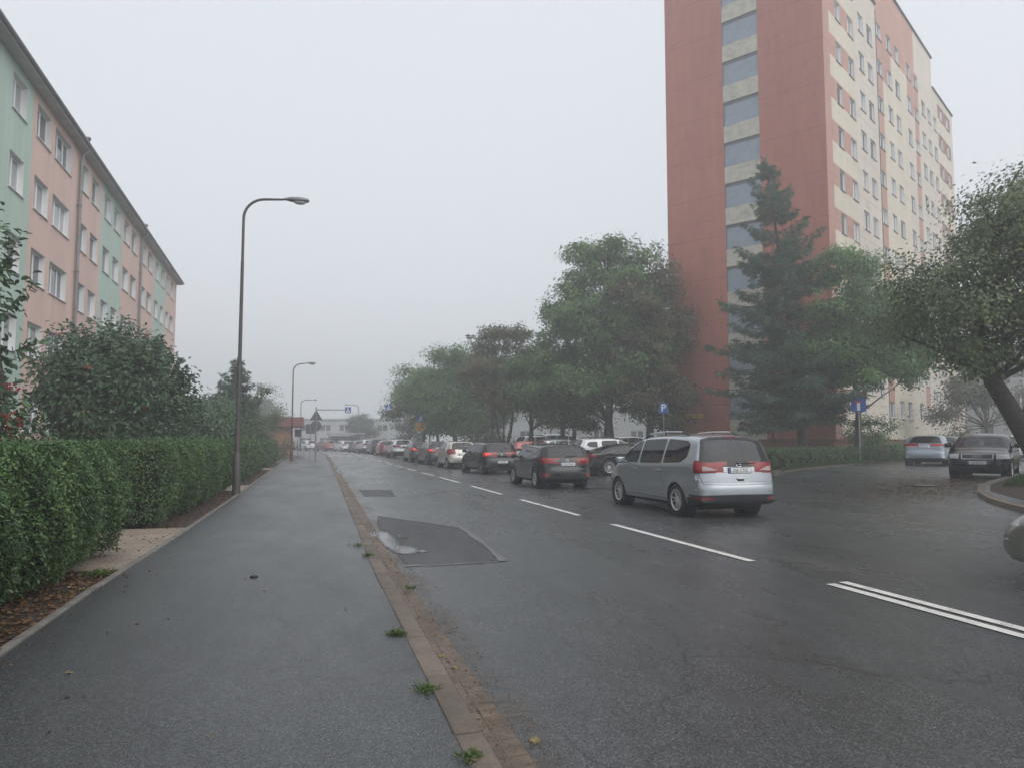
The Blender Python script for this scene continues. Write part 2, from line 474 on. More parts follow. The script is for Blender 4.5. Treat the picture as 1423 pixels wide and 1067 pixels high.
M['hedge'] = leaf_mat('privet leaves', [(0.0, (0.018, 0.041, 0.015)), (0.35, (0.045, 0.097, 0.032)), (0.65, (0.094, 0.184, 0.052)), (1.0, (0.196, 0.286, 0.085))], 0.38, 0.25, 1.6, 0.6)
M['hedge_core'] = plain('hedge twigs', (0.012, 0.015, 0.009), 0.95, noise=(12, 0.6))
M['box_hedge'] = leaf_mat('clipped hedge leaves', [(0.0, (0.036, 0.067, 0.026)), (0.5, (0.066, 0.126, 0.046)), (1.0, (0.126, 0.196, 0.066))], 0.45, 0.2, 0.9)
M['weed'] = leaf_mat('weed leaves', [(0.0, (0.05, 0.085, 0.025)), (0.5, (0.10, 0.16, 0.045)), (0.85, (0.17, 0.22, 0.07)), (1.0, (0.24, 0.2, 0.09))], 0.5, 0.3, 9)
M['grass'] = leaf_mat('grass blades', [(0.0, (0.03, 0.06, 0.016)), (0.5, (0.055, 0.11, 0.026)), (1.0, (0.11, 0.16, 0.045))], 0.5, 0.3, 1.2)
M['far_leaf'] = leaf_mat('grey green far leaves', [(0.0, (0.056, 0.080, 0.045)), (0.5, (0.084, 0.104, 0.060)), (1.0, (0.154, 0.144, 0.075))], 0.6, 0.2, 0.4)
M['litter'] = leaf_mat('fallen leaf litter', [(0.0, (0.05, 0.025, 0.014)), (0.5, (0.12, 0.06, 0.028)), (0.8, (0.2, 0.12, 0.05)), (1.0, (0.3, 0.25, 0.07))], 0.7, 0.1, 1.5)
M['fallen'] = leaf_mat('dry maple leaf', [(0.0, (0.16, 0.12, 0.045)), (0.5, (0.24, 0.19, 0.07)), (1.0, (0.3, 0.27, 0.09))], 0.6, 0.1, 8)
M['berry'] = plain('red berries', (0.36, 0.018, 0.014), 0.3, noise=(30, 0.3))

M['lamp_pole'] = plain('brown grey painted steel', (0.085, 0.078, 0.075), 0.55, 0.2, noise=(3, 0.3))
M['lamp_rust'] = plain('dull red painted steel', (0.14, 0.06, 0.05), 0.6, 0.1, noise=(3, 0.35))
M['lamp_head'] = plain('grey lamp housing', (0.2, 0.2, 0.2), 0.45, 0.2)
M['lamp_glass'] = plain('milky lamp bowl', (0.45, 0.46, 0.46), 0.25)
M['steel'] = plain('galvanised steel', (0.33, 0.34, 0.35), 0.5, 0.5, noise=(6, 0.2))
M['sign_back'] = plain('grey sign back', (0.13, 0.135, 0.14), 0.5, 0.3, noise=(4, 0.15))
M['sign_blue'] = plain('blue sign face', (0.012, 0.10, 0.42), 0.35)
M['sign_white'] = plain('white sign face', (0.78, 0.78, 0.78), 0.35)
M['sign_red'] = plain('red sign face', (0.5, 0.03, 0.03), 0.35)
M['sign_yellow'] = plain('yellow sign face', (0.62, 0.42, 0.05), 0.4)
M['sign_orange'] = plain('orange yellow sign face', (0.65, 0.30, 0.05), 0.4)
M['ink'] = plain('black lettering', (0.012, 0.012, 0.013), 0.5)
M['black'] = plain('black plastic trim', (0.018, 0.018, 0.02), 0.45)
M['tyre'] = plain('rubber', (0.02, 0.02, 0.021), 0.8, noise=(20, 0.3))
M['alloy'] = plain('alloy wheel', (0.6, 0.6, 0.61), 0.4, 0.5)
M['alloy_dark'] = plain('dull steel wheel', (0.26, 0.26, 0.27), 0.4, 0.6)
M['chrome'] = plain('chrome', (0.75, 0.75, 0.77), 0.12, 1.0)
M['cabin'] = plain('charcoal cabin trim', (0.02, 0.02, 0.022), 0.85)
M['seat'] = plain('grey seat cloth', (0.05, 0.05, 0.055), 0.9)
M['g_clear'] = glass('clear car glass', (0.52, 0.58, 0.56))
M['g_dark'] = glass('tinted car glass', (0.08, 0.085, 0.09))
M['tail_red'] = lamp_lens('red tail lens', (0.25, 0.005, 0.008))
M['tail_lit'] = lamp_lens('lit red tail lens', (0.34, 0.012, 0.014), 0.12)
M['brake_lit'] = lamp_lens('lit brake bulb', (0.8, 0.05, 0.04), 2.2)
M['tail_clear'] = lamp_lens('clear lens', (0.42, 0.33, 0.32))
M['headlamp'] = lamp_lens('headlamp glass', (0.55, 0.57, 0.58))
M['plate'] = plain('number plate', (0.74, 0.75, 0.74), 0.4)
M['plate_blue'] = plain('number plate blue band', (0.02, 0.06, 0.35), 0.4)

# ------------------------------------------------------------------ terrain
def sstep(t):
    t = max(0.0, min(1.0, t)); return t * t * (3 - 2 * t)
def hgt(x, y=0.0):
    return 0.36 * sstep((x - 11) / 10.0)

def terrain_sheet(name, poly, off, mat, thick=0.0, grid=None, parent=None, side_mat=None):
    """polygon laid over the terrain, cut where the ground bends; thick > 0 gives it a skirt"""
    bm = bmesh.new()
    vs = [bm.verts.new((x, y, 0)) for x, y in poly]
    f = bm.faces.new(vs)
    bm.normal_update()
    bmesh.ops.triangulate(bm, faces=bm.faces[:])
    for fc in bm.faces:
        if fc.normal.z < 0: fc.normal_flip()
    xs = [p[0] for p in poly]
    cuts = [11 + i for i in range(11)]
    if grid: cuts += list(np.arange(min(xs), max(xs), grid))
    for c in cuts:
        if min(xs) < c < max(xs):
            bmesh.ops.bisect_plane(bm, geom=bm.verts[:] + bm.edges[:] + bm.faces[:], plane_co=(c, 0, 0), plane_no=(1, 0, 0), dist=1e-5)
    if thick:
        be = [e for e in bm.edges if e.is_boundary]
        r = bmesh.ops.extrude_edge_only(bm, edges=be)
        low = [g for g in r['geom'] if isinstance(g, bmesh.types.BMVert)]
        for p in bm.verts: p.co.z = hgt(p.co.x) + off
        for p in low: p.co.z -= thick
        bmesh.ops.recalc_face_normals(bm, faces=bm.faces[:])
        up = sum(fc.normal.z for fc in bm.faces)
        if up < 0: bmesh.ops.reverse_faces(bm, faces=bm.faces[:])
    else:
        for p in bm.verts: p.co.z = hgt(p.co.x) + off
    me = bpy.data.meshes.new(name); bm.to_mesh(me); bm.free()
    me.materials.append(mat)
    return obj(name, me, parent)
# ------------------------------------------------------------------ camera, light, air
cam = bpy.data.cameras.new('camera')
cam.sensor_width = 36; cam.lens = 26.06; cam.clip_end = 3000; cam.clip_start = 0.05
co = link(bpy.data.objects.new('camera', cam))
co.location = (0, 0, 1.6); co.rotation_euler = (R(94.27), 0, R(-15.3))
scene.camera = co

SUN_EL, SUN_AZ = 45.0, 148.0
w = bpy.data.worlds.new('World'); scene.world = w; w.use_nodes = True
nt = w.node_tree
bg = nt.nodes['Background']
sky = nt.nodes.new('ShaderNodeTexSky'); sky.sky_type = 'NISHITA'; sky.sun_disc = False
sky.sun_elevation = R(SUN_EL); sky.sun_rotation = R(SUN_AZ); sky.dust_density = 4.0; sky.air_density = 1.0
hs = nt.nodes.new('ShaderNodeHueSaturation'); hs.inputs['Saturation'].default_value = 0.25; hs.inputs['Value'].default_value = 1.0
mx = nt.nodes.new('ShaderNodeMix'); mx.data_type = 'RGBA'; mx.inputs[0].default_value = 0.82
mx.clamp_result = False; mx.clamp_factor = True
CLOUD = (7.4, 7.75, 8.35)           # even overcast cloud layer (physical sky units)
mx.inputs[7].default_value = (*CLOUD, 1)
nt.links.new(sky.outputs[0], hs.inputs['Color']); nt.links.new(hs.outputs[0], mx.inputs[6]); nt.links.new(mx.outputs[2], bg.inputs['Color'])
bg.inputs['Strength'].default_value = 0.1
sl = bpy.data.lights.new('sun', 'SUN'); sl.energy = 1.5; sl.angle = R(65); sl.color = (1.0, 0.97, 0.93)
so = link(bpy.data.objects.new('sun', sl))
so.rotation_euler = (R(90 - SUN_EL), 0, R(180 - SUN_AZ))
so.location = (0, 0, 60)
scene.view_settings.view_transform = 'Standard'; scene.view_settings.look = 'None'
scene.view_settings.exposure = 0.32; scene.view_settings.gamma = 1.0; scene.view_settings.use_curve_mapping = False
scene.render.engine = 'CYCLES'
cy = scene.cycles
cy.max_bounces = 8; cy.diffuse_bounces = 3; cy.glossy_bounces = 3; cy.transmission_bounces = 4; cy.transparent_max_bounces = 12
cy.volume_bounces = 6; cy.use_denoising = True
try: cy.denoiser = 'OPENIMAGEDENOISE'
except Exception: pass
cy.caustics_reflective = False; cy.caustics_refractive = False

HAZE = 0.0042
hz = MB().box(-470, 470, -120, 520, -1.5, 42).build('haze', [])
hm = bpy.data.materials.new('fog air'); hm.use_nodes = True
hm.node_tree.nodes.remove(hm.node_tree.nodes['Principled BSDF'])
pv = hm.node_tree.nodes.new('ShaderNodeVolumePrincipled')
pv.inputs['Color'].default_value = (0.955, 0.965, 0.98, 1); pv.inputs['Density'].default_value = HAZE; pv.inputs['Anisotropy'].default_value = 0.45
hm.node_tree.links.new(pv.outputs[0], hm.node_tree.nodes['Material Output'].inputs['Volume'])
hz.data.materials.append(hm)
tag(hz, 'pale grey morning fog filling the whole street', 'fog', kind='stuff')

# ------------------------------------------------------------------ ground, road, pavement
def pl(pts, y):
    for (ya, xa), (yb, xb) in zip(pts, pts[1:]):
        if y <= yb: return xa + (xb - xa) * (y - ya) / (yb - ya)
    return pts[-1][1]
KERB = [(-12, 0.76), (10, 0.78), (16, 0.88), (28, 1.06), (49, 1.33), (79, 1.66), (95, 1.4), (110, -0.6), (125, -4.5), (150, -14), (180, -29)]
PATHL = [(-12, -2.10), (9, -2.12), (14, -2.0), (22, -1.9), (42, -1.78), (59, -1.72), (80, -1.6), (95, -2.0), (110, -4.0), (125, -8), (150, -17.5), (180, -32.5)]
kx = lambda y: pl(KERB, y)
px_ = lambda y: pl(PATHL, y)
YS = [-12, -6, 0, 4, 8, 10, 12, 14, 16, 18, 20, 22, 25, 28, 32, 36, 40, 44, 49, 54, 59, 64, 70, 75, 79, 84, 90, 95, 100, 105, 110, 117, 125, 135, 150, 165, 180]
def S(name, o):
    o.name = name; return tag(o, kind='structure')
g = terrain_sheet('ground', [(-440, -110), (440, -110), (440, 500), (-440, 500)], -0.045, M['lawn'])
S('ground', g)
far_edge = [(kx(y) + 0.9 if False else kx(y) + 12.0, y) for y in (180, 150, 125, 110)]
road = terrain_sheet('road', [(kx(y) + 0.30, y) for y in YS] + [(-14, 190), (6, 150), (12, 125), (40, 112), (62, 112), (75, 70), (75, -12)], 0.0, M['road'])
S('road', road)
S('pavement', terrain_sheet('pavement', [(px_(y), y) for y in YS] + [(kx(y) + 0.02, y) for y in reversed(YS)], 0.035, M['path']))
# granite-like concrete kerb in metre stones, gutter of small pavers
kb = MB()
y = -6.0
while y < 60:
    x = kx(y + .5); dx = (kx(y + 1) - kx(y))
    T = Matrix.Translation((x, y, 0)) @ Matrix.Rotation(-math.atan(dx), 4, 'Z')
    kb.rbox(random.uniform(-.004, .004), 0.155 + random.uniform(-.006, .004), 0.009, 0.989, -0.1, 0.045 + random.uniform(-.004, .004), 0.012, 0, T @ Matrix.Rotation(random.uniform(-.004, .004), 4, 'Z'))
    y += 1
while y < 150:
    x = kx(y); dx = (kx(y + 2) - kx(y)) / 2
    T = Matrix.Translation((x, y, 0)) @ Matrix.Rotation(-math.atan(dx), 4, 'Z')
    kb.box(0.0, 0.15, 0.01, 1.99 * math.hypot(1, dx), -0.1, 0.06, 0, T)
    y += 2
S('kerb', kb.build('kerb', M['kerb']))
gm_ = MB()
for a, b in zip(YS, YS[1:]):
    if b > 90: break
    gm_.quad((kx(a) + .15, a, -.004), (kx(a) + .335, a, .006), (kx(b) + .335, b, .006), (kx(b) + .15, b, -.004))
S('gutter', gm_.build('gutter', M['gutter']))
# left edging and planted strip
ed = MB()
y = -4.0
while y < 58:
    x = px_(y + .5)
    ed.rbox(-0.075, 0.0, 0.004, 0.996, -0.1, 0.055 + random.uniform(-.004, .004), 0.008, 0, Matrix.Translation((x, y, 0)) @ Matrix.Rotation(-math.atan(px_(y + 1) - px_(y)), 4, 'Z'))
    y += 1
S('path_edging', ed.build('path_edging', M['edging']))
S('planting_strip', terrain_sheet('planting_strip', [(px_(y) - .07, y) for y in YS if y < 60] + [(px_(y) - 3.0, y) for y in reversed(YS) if y < 60], 0.02, M['soil']))
for a, b, wd in ((9.95, 14.4, 5.5), (24.4, 27.2, 5.0), (40.6, 43.2, 5.0), (53.6, 56.4, 4.0)):
    S('block_path', terrain_sheet('block_path', [(px_(a) - .075, a), (px_(b) - .075, b), (px_(b) - wd, b), (px_(a) - wd, a)], 0.042, M['blocks']))

def strip(name, a, b, wd, mat, off=0.008):
    a = Vector(a); b = Vector(b); d = (b - a).normalized(); n = Vector((-d.y, d.x)) * wd / 2
    return terrain_sheet(name, [(a - n)[:], (b - n)[:], (b + n)[:], (a + n)[:]], off, mat)
# painted markings
mk = MB()
def mark(a, b, wd=0.12, z=0.008):
    a = Vector(a); b = Vector(b); d = (b - a).normalized(); n = Vector((-d.y, d.x)) * wd / 2
    mk.quad((*(a - n), z), (*(b - n), z), (*(b + n), z), (*(a + n), z))
DASH = [((5.66, 8.72), (5.58, 13.2)), ((5.545, 14.9), (5.50, 19.2)), ((5.49, 21.2), (5.46, 25.3)), ((5.45, 27.3), (5.41, 31.4)), ((5.40, 32.9), (5.34, 36.3)), ((5.33, 38.0), (5.28, 41.2)), ((5.27, 43), (5.23, 46.5)), ((5.22, 48.6), (5.18, 52.5)), ((5.16, 54.6), (5.11, 58.6)), ((5.1, 60.6), (5.06, 64.6)), ((5.05, 66.6), (5.0, 70.6))]
for a, b in DASH: mark(a, b, 0.13)
mark((5.62, 7.14), (5.78, -8), 0.12); mark((5.83, 7.2), (6.02, -8), 0.12)
for ya, yb, xa, xb in ((79, 88, 4.95, 4.85), (88, 97, 4.85, 4.3), (97, 106, 4.3, 3.0), (106, 116, 3.0, 0.6), (116, 128, .6, -3.2)):
    mark((xa, ya), (xb, yb), 0.16)
for i in range(8): mark((1.95 + i * 1.0, 73.6), (1.95 + i * 1.0, 77.0), 0.5)
S('road_markings', mk.build('road_markings', M['marking']))
def jag(P, amp=.018, step=.13, seed=1):
    r = random.Random(seed); out = []
    for i in range(len(P)):
        a = Vector(P[i]); b = Vector(P[(i + 1) % len(P)]); n = max(1, int((b - a).length / step))
        for k in range(n):
            q = a.lerp(b, k / n); out.append((q.x + r.uniform(-amp, amp), q.y + r.uniform(-amp, amp)))
    return out
# old repair, seams, puddles, gritty wear
rp = terrain_sheet('road_patch', jag([(1.24, 9.62), (1.9, 9.60), (2.46, 9.68), (2.60, 11.4), (2.66, 13.35), (2.1, 14.55), (1.43, 15.85), (1.27, 14.2), (1.22, 11.8)]), 0.0045, M['patch'])
S('road_patch', rp)
S('road_patch', terrain_sheet('road_patch', jag([(1.55, 21.5), (2.4, 21.2), (2.55, 24.0), (1.55, 24.4)], .03), 0.0045, M['patch']))
def wiggle(name, pts, wd, mat, off, amp=0.015):
    L = []; Rr = []
    P = []
    for (a, b) in zip(pts, pts[1:]):
        a = Vector(a); b = Vector(b); n = max(2, int((b - a).length / 0.12))
        P += [a.lerp(b, i / n) for i in range(n)]
    P.append(Vector(pts[-1]))
    m = MB()
    for i, p in enumerate(P):
        d = (P[min(i + 1, len(P) - 1)] - P[max(0, i - 1)]).normalized(); n = Vector((-d.y, d.x))
        p = p + n * random.uniform(-amp, amp); ww = wd * random.uniform(.5, 1.3) / 2
        L.append((*(p - n * ww), hgt(p.x) + off)); Rr.append((*(p + n * ww), hgt(p.x) + off))
    for i in range(len(P) - 1): m.quad(L[i], Rr[i], Rr[i + 1], L[i + 1])
    return S(name, m.build(name, mat))
wiggle('road_seam', [(1.2, 9.56), (1.9, 9.53), (2.5, 9.6)], 0.05, M['seam'], 0.011)
wiggle('road_seam', [(2.5, 9.6), (2.64, 11.4), (2.70, 13.4)], 0.09, M['seam'], 0.0095)
wiggle('road_seam', [(2.70, 13.42), (2.1, 14.65), (1.43, 16.0)], 0.06, M['seam'], 0.0085)
wiggle('road_seam', [(1.3, 20.9), (2.6, 20.7), (4.2, 23.0)], 0.05, M['seam'], 0.0085)
wiggle('road_seam', [(5.2, 17.2), (8.6, 20.4)], 0.06, M['seam'], 0.0082)
def blob(name, cx, cy, rx, ry, mat, off, n=40, amp=.25, seed=0, rot=0):
    r = random.Random(seed)
    ph = [r.uniform(0, 6.28) for _ in range(6)]
    P = []
    for i in range(n):
        a = 2 * PI * i / n
        q = 1 + amp * sum(math.sin(k * a + ph[k]) / (k + .5) for k in range(1, 6)) * .6 + r.uniform(-.06, .06)
        x, y = rx * q * math.cos(a), ry * q * math.sin(a)
        P.append((cx + x * math.cos(rot) - y * math.sin(rot), cy + x * math.sin(rot) + y * math.cos(rot)))
    return S(name, terrain_sheet(name, P, off, mat))
blob('puddle', 1.22, 11.9, 0.14, 1.45, M['puddle'], 0.0135, seed=4, amp=.42, n=90)
blob('puddle', 1.36, 11.0, 0.20, .5, M['puddle'], 0.0125, seed=9, amp=.5, n=70)
blob('puddle', 1.62, 10.7, 0.08, .16, M['puddle'], 0.0118, seed=19, amp=.5)
blob('puddle', 1.5, 12.4, 0.10, .3, M['puddle'], 0.0122, seed=29, amp=.5)
blob('puddle', 1.52, 38.5, 0.16, 3.4, M['puddle'], 0.0098, seed=5)
blob('puddle', 1.62, 46.5, 0.14, 3.0, M['puddle'], 0.0098, seed=6)
blob('puddle', 2.6, 43.5, 0.8, .35, M['puddle'], 0.0098, seed=7)
blob('puddle', 9.4, 22.9, 1.3, .16, M['puddle'], 0.0098, seed=8, rot=.1)
for i, (yy, ry, rx) in enumerate(((4.2, 1.4, .34), (6.4, 1.5, .30), (8.3, 1.3, .34), (10.2, 1.0, .26), (14.5, 1.6, .25), (18.0, 2.2, .26), (23.0, 3.0, .28), (29, 3.4, .3))):
    blob('gutter_dirt', kx(yy) + .36, yy, rx, ry, M['dirt'], 0.0145, seed=40 + i, amp=.3)
blob('worn_patch', 11.3, 12.6, 0.85, 2.6, M['grit'], 0.006, seed=12, amp=.3)
blob('worn_patch', 6.3, 7.9, 0.35, 1.3, M['grit'], 0.0052, seed=15, amp=.3)
S('crossing_strip', terrain_sheet('crossing_strip', [(px_(59), 58.9), (kx(59) - .01, 58.9), (kx(59) - .01, 59.5), (px_(59), 59.5)], 0.041, M['edging']))
# plots: lawn round the tower behind a kerb, pavement corner on the right, green strip under the trees
TP = [(17.4, 25.15), (19.6, 26.6), (26.0, 30.8), (32.0, 34.95), (44, 42.8), (60, 53.3), (75, 62), (75, 110), (14, 110), (17.6, 70), (18.2, 45), (17.9, 32)]
def inset_poly(P, d):
    out = []
    n = len(P)
    for i in range(n):
        a, b, c = Vector(P[i - 1]), Vector(P[i]), Vector(P[(i + 1) % n])
        n1 = Vector((-(b - a).y, (b - a).x)).normalized(); n2 = Vector((-(c - b).y, (c - b).x)).normalized()
        m = (n1 + n2).normalized(); out.append(tuple(b + m * d / max(.4, m.dot(n1))))
    return out
S('kerb', terrain_sheet('kerb', TP, 0.11, M['kerb'], 0.2))
S('lawn', terrain_sheet('lawn', inset_poly(TP, 0.14), 0.115, M['lawn']))
RC = [(14.1, 11.6), (14.75, 12.9), (15.35, 13.9), (16.3, 15.1), (17.7, 16.35), (20.4, 18.0), (24.0, 20.5), (36, 28.6), (50, 38), (60, 30), (60, 2), (16, 2), (14.4, 9)]
RC = list(reversed(RC))
S('kerb', terrain_sheet('kerb', RC, 0.10, M['kerb'], 0.2))
S('side_pavement', terrain_sheet('side_pavement', inset_poly(RC, 0.17), 0.105, M['path']))
S('verge_soil', terrain_sheet('verge_soil', [(14.75, 11.7), (15.35, 13.0), (16.45, 14.85), (17.85, 16.1), (20.5, 17.72), (24, 20.1), (36, 28.2), (36, 26), (21, 15.0), (17.6, 11.6), (16.6, 9.5)], 0.112, M['soil']))
S('grass_verge', terrain_sheet('grass_verge', [(60, 4), (60, 29), (49, 36.5), (36, 27.8), (22.5, 18.6), (19.6, 16.0), (18.6, 12)], 0.12, M['lawn']))

# ------------------------------------------------------------------ facades
_win = {}
def window_meshes(wd, hh, kind, sillm):
    key = (round(wd, 2), round(hh, 2), kind)
    if key not in _win:
        fr = MB(); t = 0.075; dp = 0.06
        fr.box(0, wd, 0, dp, 0, t); fr.box(0, wd, 0, dp, hh - t, hh); fr.box(0, t, 0, dp, t, hh - t); fr.box(wd - t, wd, 0, dp, t, hh - t)
        muls = [wd * .5] if kind == 'two' else ([wd * .36, wd * .70] if kind == 'three' else ([wd * .62] if kind == 'side' else []))
        for m_ in muls: fr.box(m_ - .055, m_ + .055, -.003, dp, t, hh - t)
        if kind != 'one':
            pass
        gl = MB().box(t, wd - t, dp * .45, dp * .6, t, hh - t)
        si = MB().rbox(-.05, wd + .05, -.235 if sillm is M['sill_white'] else -.19, .0, -.035, -.005, .006)
        _win[key] = (fr.mesh('window', M['pvc']), gl.mesh('pane', M['window_glass']), gl.mesh('pane', M['net_glass']), si.mesh('sill', sillm))
    return _win[key]

def facade(wall, u0, u1, z0, z1, openings, regions, frame, depth, reveal_mi, base_mi=0):
    """adds a wall with real openings to the MB `wall`; frame maps (u, z, inward) to a point"""
    U = sorted(set([u0, u1] + [v for o in openings for v in o[:2]] + [v for r in regions for v in r[:2]]))
    Z = sorted(set([z0, z1] + [v for o in openings for v in o[2:4]] + [v for r in regions for v in r[2:4]]))
    U = [u for u in U if u0 - 1e-6 <= u <= u1 + 1e-6]; Z = [z for z in Z if z0 - 1e-6 <= z <= z1 + 1e-6]
    def clean(A):
        B = [A[0]]
        for a in A[1:]:
            if a - B[-1] > 1e-4: B.append(a)
        return B
    U = clean(U); Z = clean(Z)
    idx = {}; vs = []; 
    def vid(i, j):
        if (i, j) not in idx:
            idx[(i, j)] = len(vs); vs.append(frame(U[i], Z[j], 0))
        return idx[(i, j)]
    per = {}
    for i in range(len(U) - 1):
        uc = (U[i] + U[i + 1]) / 2
        ops = [o for o in openings if o[0] < uc < o[1]]; rgs = [r for r in regions if r[0] < uc < r[1]]
        for j in range(len(Z) - 1):
            zc = (Z[j] + Z[j + 1]) / 2
            if any(o[2] < zc < o[3] for o in ops): continue
            mi = base_mi
            for r in rgs:
                if r[2] < zc < r[3]: mi = r[4]
            per.setdefault(mi, []).append((vid(i, j), vid(i + 1, j), vid(i + 1, j + 1), vid(i, j + 1)))
    n0 = len(wall.v); wall.v.extend([tuple(p) for p in vs])
    for mi, fs in per.items():
        for f in fs:
            wall.f.append([n0 + q for q in f]); wall.m.append(mi); wall.s.append(False)
    for o in openings:
        a, b, c, d = o[:4]
        p = lambda u, z, q: frame(u, z, q)
        wall.quad(p(a, c, 0), p(a, c, depth), p(a, d, depth), p(a, d, 0), reveal_mi)
        wall.quad(p(b, c, depth), p(b, c, 0), p(b, d, 0), p(b, d, depth), reveal_mi)
        wall.quad(p(a, d, 0), p(a, d, depth), p(b, d, depth), p(b, d, 0), reveal_mi)
        wall.quad(p(a, c, depth), p(a, c, 0), p(b, c, 0), p(b, c, depth), reveal_mi)

def add_window(parent, loc, rz, wd, hh, kind, sillm, net, local=True):
    fr, g1, g2, si = window_meshes(wd, hh, kind, sillm)
    f = obj('window', fr, parent, loc, (0, 0, rz))
    obj('pane', g2 if net else g1, f)
    obj('sill', si, f)
    return f

# --- left block of flats
K = 10 / 9.5
PY = 28.95; RB = R(1.42)
bl = empty('apartment_block', (-10, PY, 0), RB, 'five storey mint green and salmon pink block of flats with grey downpipes', 'apartment building')
Y0 = 13.0
fy = lambda y: K * .9282 * y / (1 - .00261 * y)
Y1 = fy(57.9)
SILLS = [1.9 + 2.755 * i for i in range(5)]; WH = 1.28
cols = [(24.4, 25.65, 'one'), (26.8, 28.05, 'two'), (29.05, 30.5, 'two'), (31.0, 33.0, 'three'), (34.25, 35.5, 'one'), (36.0, 37.2, 'one'), (38.1, 39.3, 'one'), (39.9, 41.15, 'one'), (41.95, 43.25, 'one'), (43.7, 45.05, 'two'), (46.1, 47.55, 'one'), (47.95, 49.3, 'one'), (50.3, 51.45, 'one'), (52.15, 53.3, 'one'), (54.0, 55.15, 'one'), (55.7, 56.95, 'one'), (20.6, 21.8, 'one'), (17.2, 19.2, 'three'), (15.0, 16.2, 'one')]
ops = []
for a, b, kd in cols:
    for zi, s in enumerate(SILLS):
        ops.append((fy(a), fy(b), s, s + WH, kd))
frame = lambda u, z, q: (-10 - q, u, z)
bands = [(Y0, fy(20.2), 0, 14.6, 1), (fy(20.2), fy(28.65), 0, 14.6, 0), (fy(28.65), fy(37.6), 0, 14.6, 1), (fy(37.6), fy(41.6), 0, 14.6, 0), (fy(41.6), fy(49.9), 0, 14.6, 1), (fy(49.9), fy(53.75), 0, 14.6, 0), (fy(53.75), Y1, 0, 14.6, 1), (Y0, Y1, 0, 0.7, 3)]
wl = MB()
facade(wl, Y0, Y1, -0.05, 14.55, ops, bands, frame, 0.24, 2)
D = 11.0
wl.quad((-10, Y1, -.05), (-10 - D, Y1, -.05), (-10 - D, Y1, 14.55), (-10, Y1, 14.55), 1)
wl.quad((-10 - D, Y0, -.05), (-10, Y0, -.05), (-10, Y0, 14.55), (-10 - D, Y0, 14.55), 1)
wl.quad((-10 - D, Y1, -.05), (-10 - D, Y0, -.05), (-10 - D, Y0, 14.55), (-10 - D, Y1, 14.55), 0)
def T0(o, root):
    """parent o (built in world coordinates) to root"""
    o.parent = root; o.matrix_parent_inverse = Matrix.Translation(-Vector(root.location))
    return o
T0(wl.build('wall', [M['green_wall'], M['pink_wall'], M['white_reveal'], M['soffit']]), bl)
rf = MB()
rf.box(-10 - D - .5, -9.58, Y0 - .4, Y1 + .4, 14.55, 14.78, 0)
rf.box(-10 - D - .45, -9.66, Y0 - .35, Y1 + .35, 14.78, 15.05, 1)
T0(rf.build('roof', [M['soffit'], M['bitumen']]), bl)
gt = MB(); gt.tube([(-9.52, Y0 - .4, 14.70), (-9.52, Y1 + .4, 14.70)], .075, 8)
T0(gt.build('gutter', M['zinc']), bl)
for yy in (fy(33.95), fy(45.7)):
    dp = MB(); dp.tube([(-9.55, yy, 14.62), (-9.84, yy, 14.3), (-9.88, yy, 14.0), (-9.88, yy, 0)], .075, 10)
    for zz in (3, 6, 9, 12): dp.box(-10, -9.8, yy - .1, yy + .1, zz, zz + .04)
    T0(dp.build('downpipe', M['pipe']), bl)
    vt = MB().lathe([(.09, 14.9), (.09, 15.15), (.13, 15.16), (.13, 15.26), (.02, 15.30)], 12, 0, Matrix.Translation((-9.75, yy + .3, 0)))
    T0(vt.build('roof_vent', M['zinc']), bl)
rw = random.Random(3)
for a, b, c, d, kd in ops:
    add_window(bl, (-0.17, a - PY, c), PI / 2, b - a, d - c, kd, M['sill_white'], rw.random() < .55)

# --- tower block
TC = Vector((30.45, 37.8, 0)); FD = Vector((.8387, .5446, 0)); ED = Vector((-.5446, .8387, 0))
AF = math.atan2(FD.y, FD.x)
tw = empty('tower_block', TC, AF, 'tall brick red and beige tower block with a blue panelled stair strip', 'apartment building')
# local frame: x along the long facade, y inward
FL, EL, ZT, ZR, ZB = 37.2, 11.1, 33.9, 36.7, 1.62
wins = []          # (u0, u1, z0, z1, kind)
STEP = 2.845
def series(z): 
    while z - STEP > 2.1: z -= STEP
    out = []
    while z + 1.45 < 33.6: out.append(z); z += STEP
    return out
reg = [(0, 1.15, ZB, ZT, 0), (1.15, 6.1, ZB, ZT, 0), (6.1, 11.5, ZB, ZT, 2), (11.5, 29, ZB, ZR, 1), (20, 29, ZB, ZR, 2), (29, FL, ZB, ZT, 2)]
P1 = series(14.66)
for z in [P1[0] - STEP] + P1:
    if z - 1.42 > ZB - .5: reg.append((1.15, 6.1, max(ZB, z - 1.42), z, 1))
    reg.append((30.6, 36.2, max(ZB, z - 1.42), z, 1))
for z in P1:
    if z > 33: continue
    wins += [(2.35, 3.4, z, z + 1.32, 'one'), (4.85, 6.0, z, z + 1.32, 'two')]
    wins += [(31.8, 32.9, z, z + 1.3, 'one'), (34.3, 35.4, z, z + 1.3, 'one')]
    reg.append((31.0, 36.2, z, z + 1.40, 3))
P2 = series(15.95)
for z in P2:
    wins += [(7.2, 8.4, z, z + 1.36, 'two'), (9.25, 10.48, z, z + 1.36, 'one')]
P3 = series(20.22)
reg.append((11.6, 13.0, 4, 33, 0)); reg.append((22.3, 23.7, 4, 33, 0))
reg.append((11.5, 22.6, 31.5, ZR, 0)); reg.append((11.5, 15.4, 28.62, ZR, 0)); reg.append((20.1, 22.6, 28.7, ZR, 0))
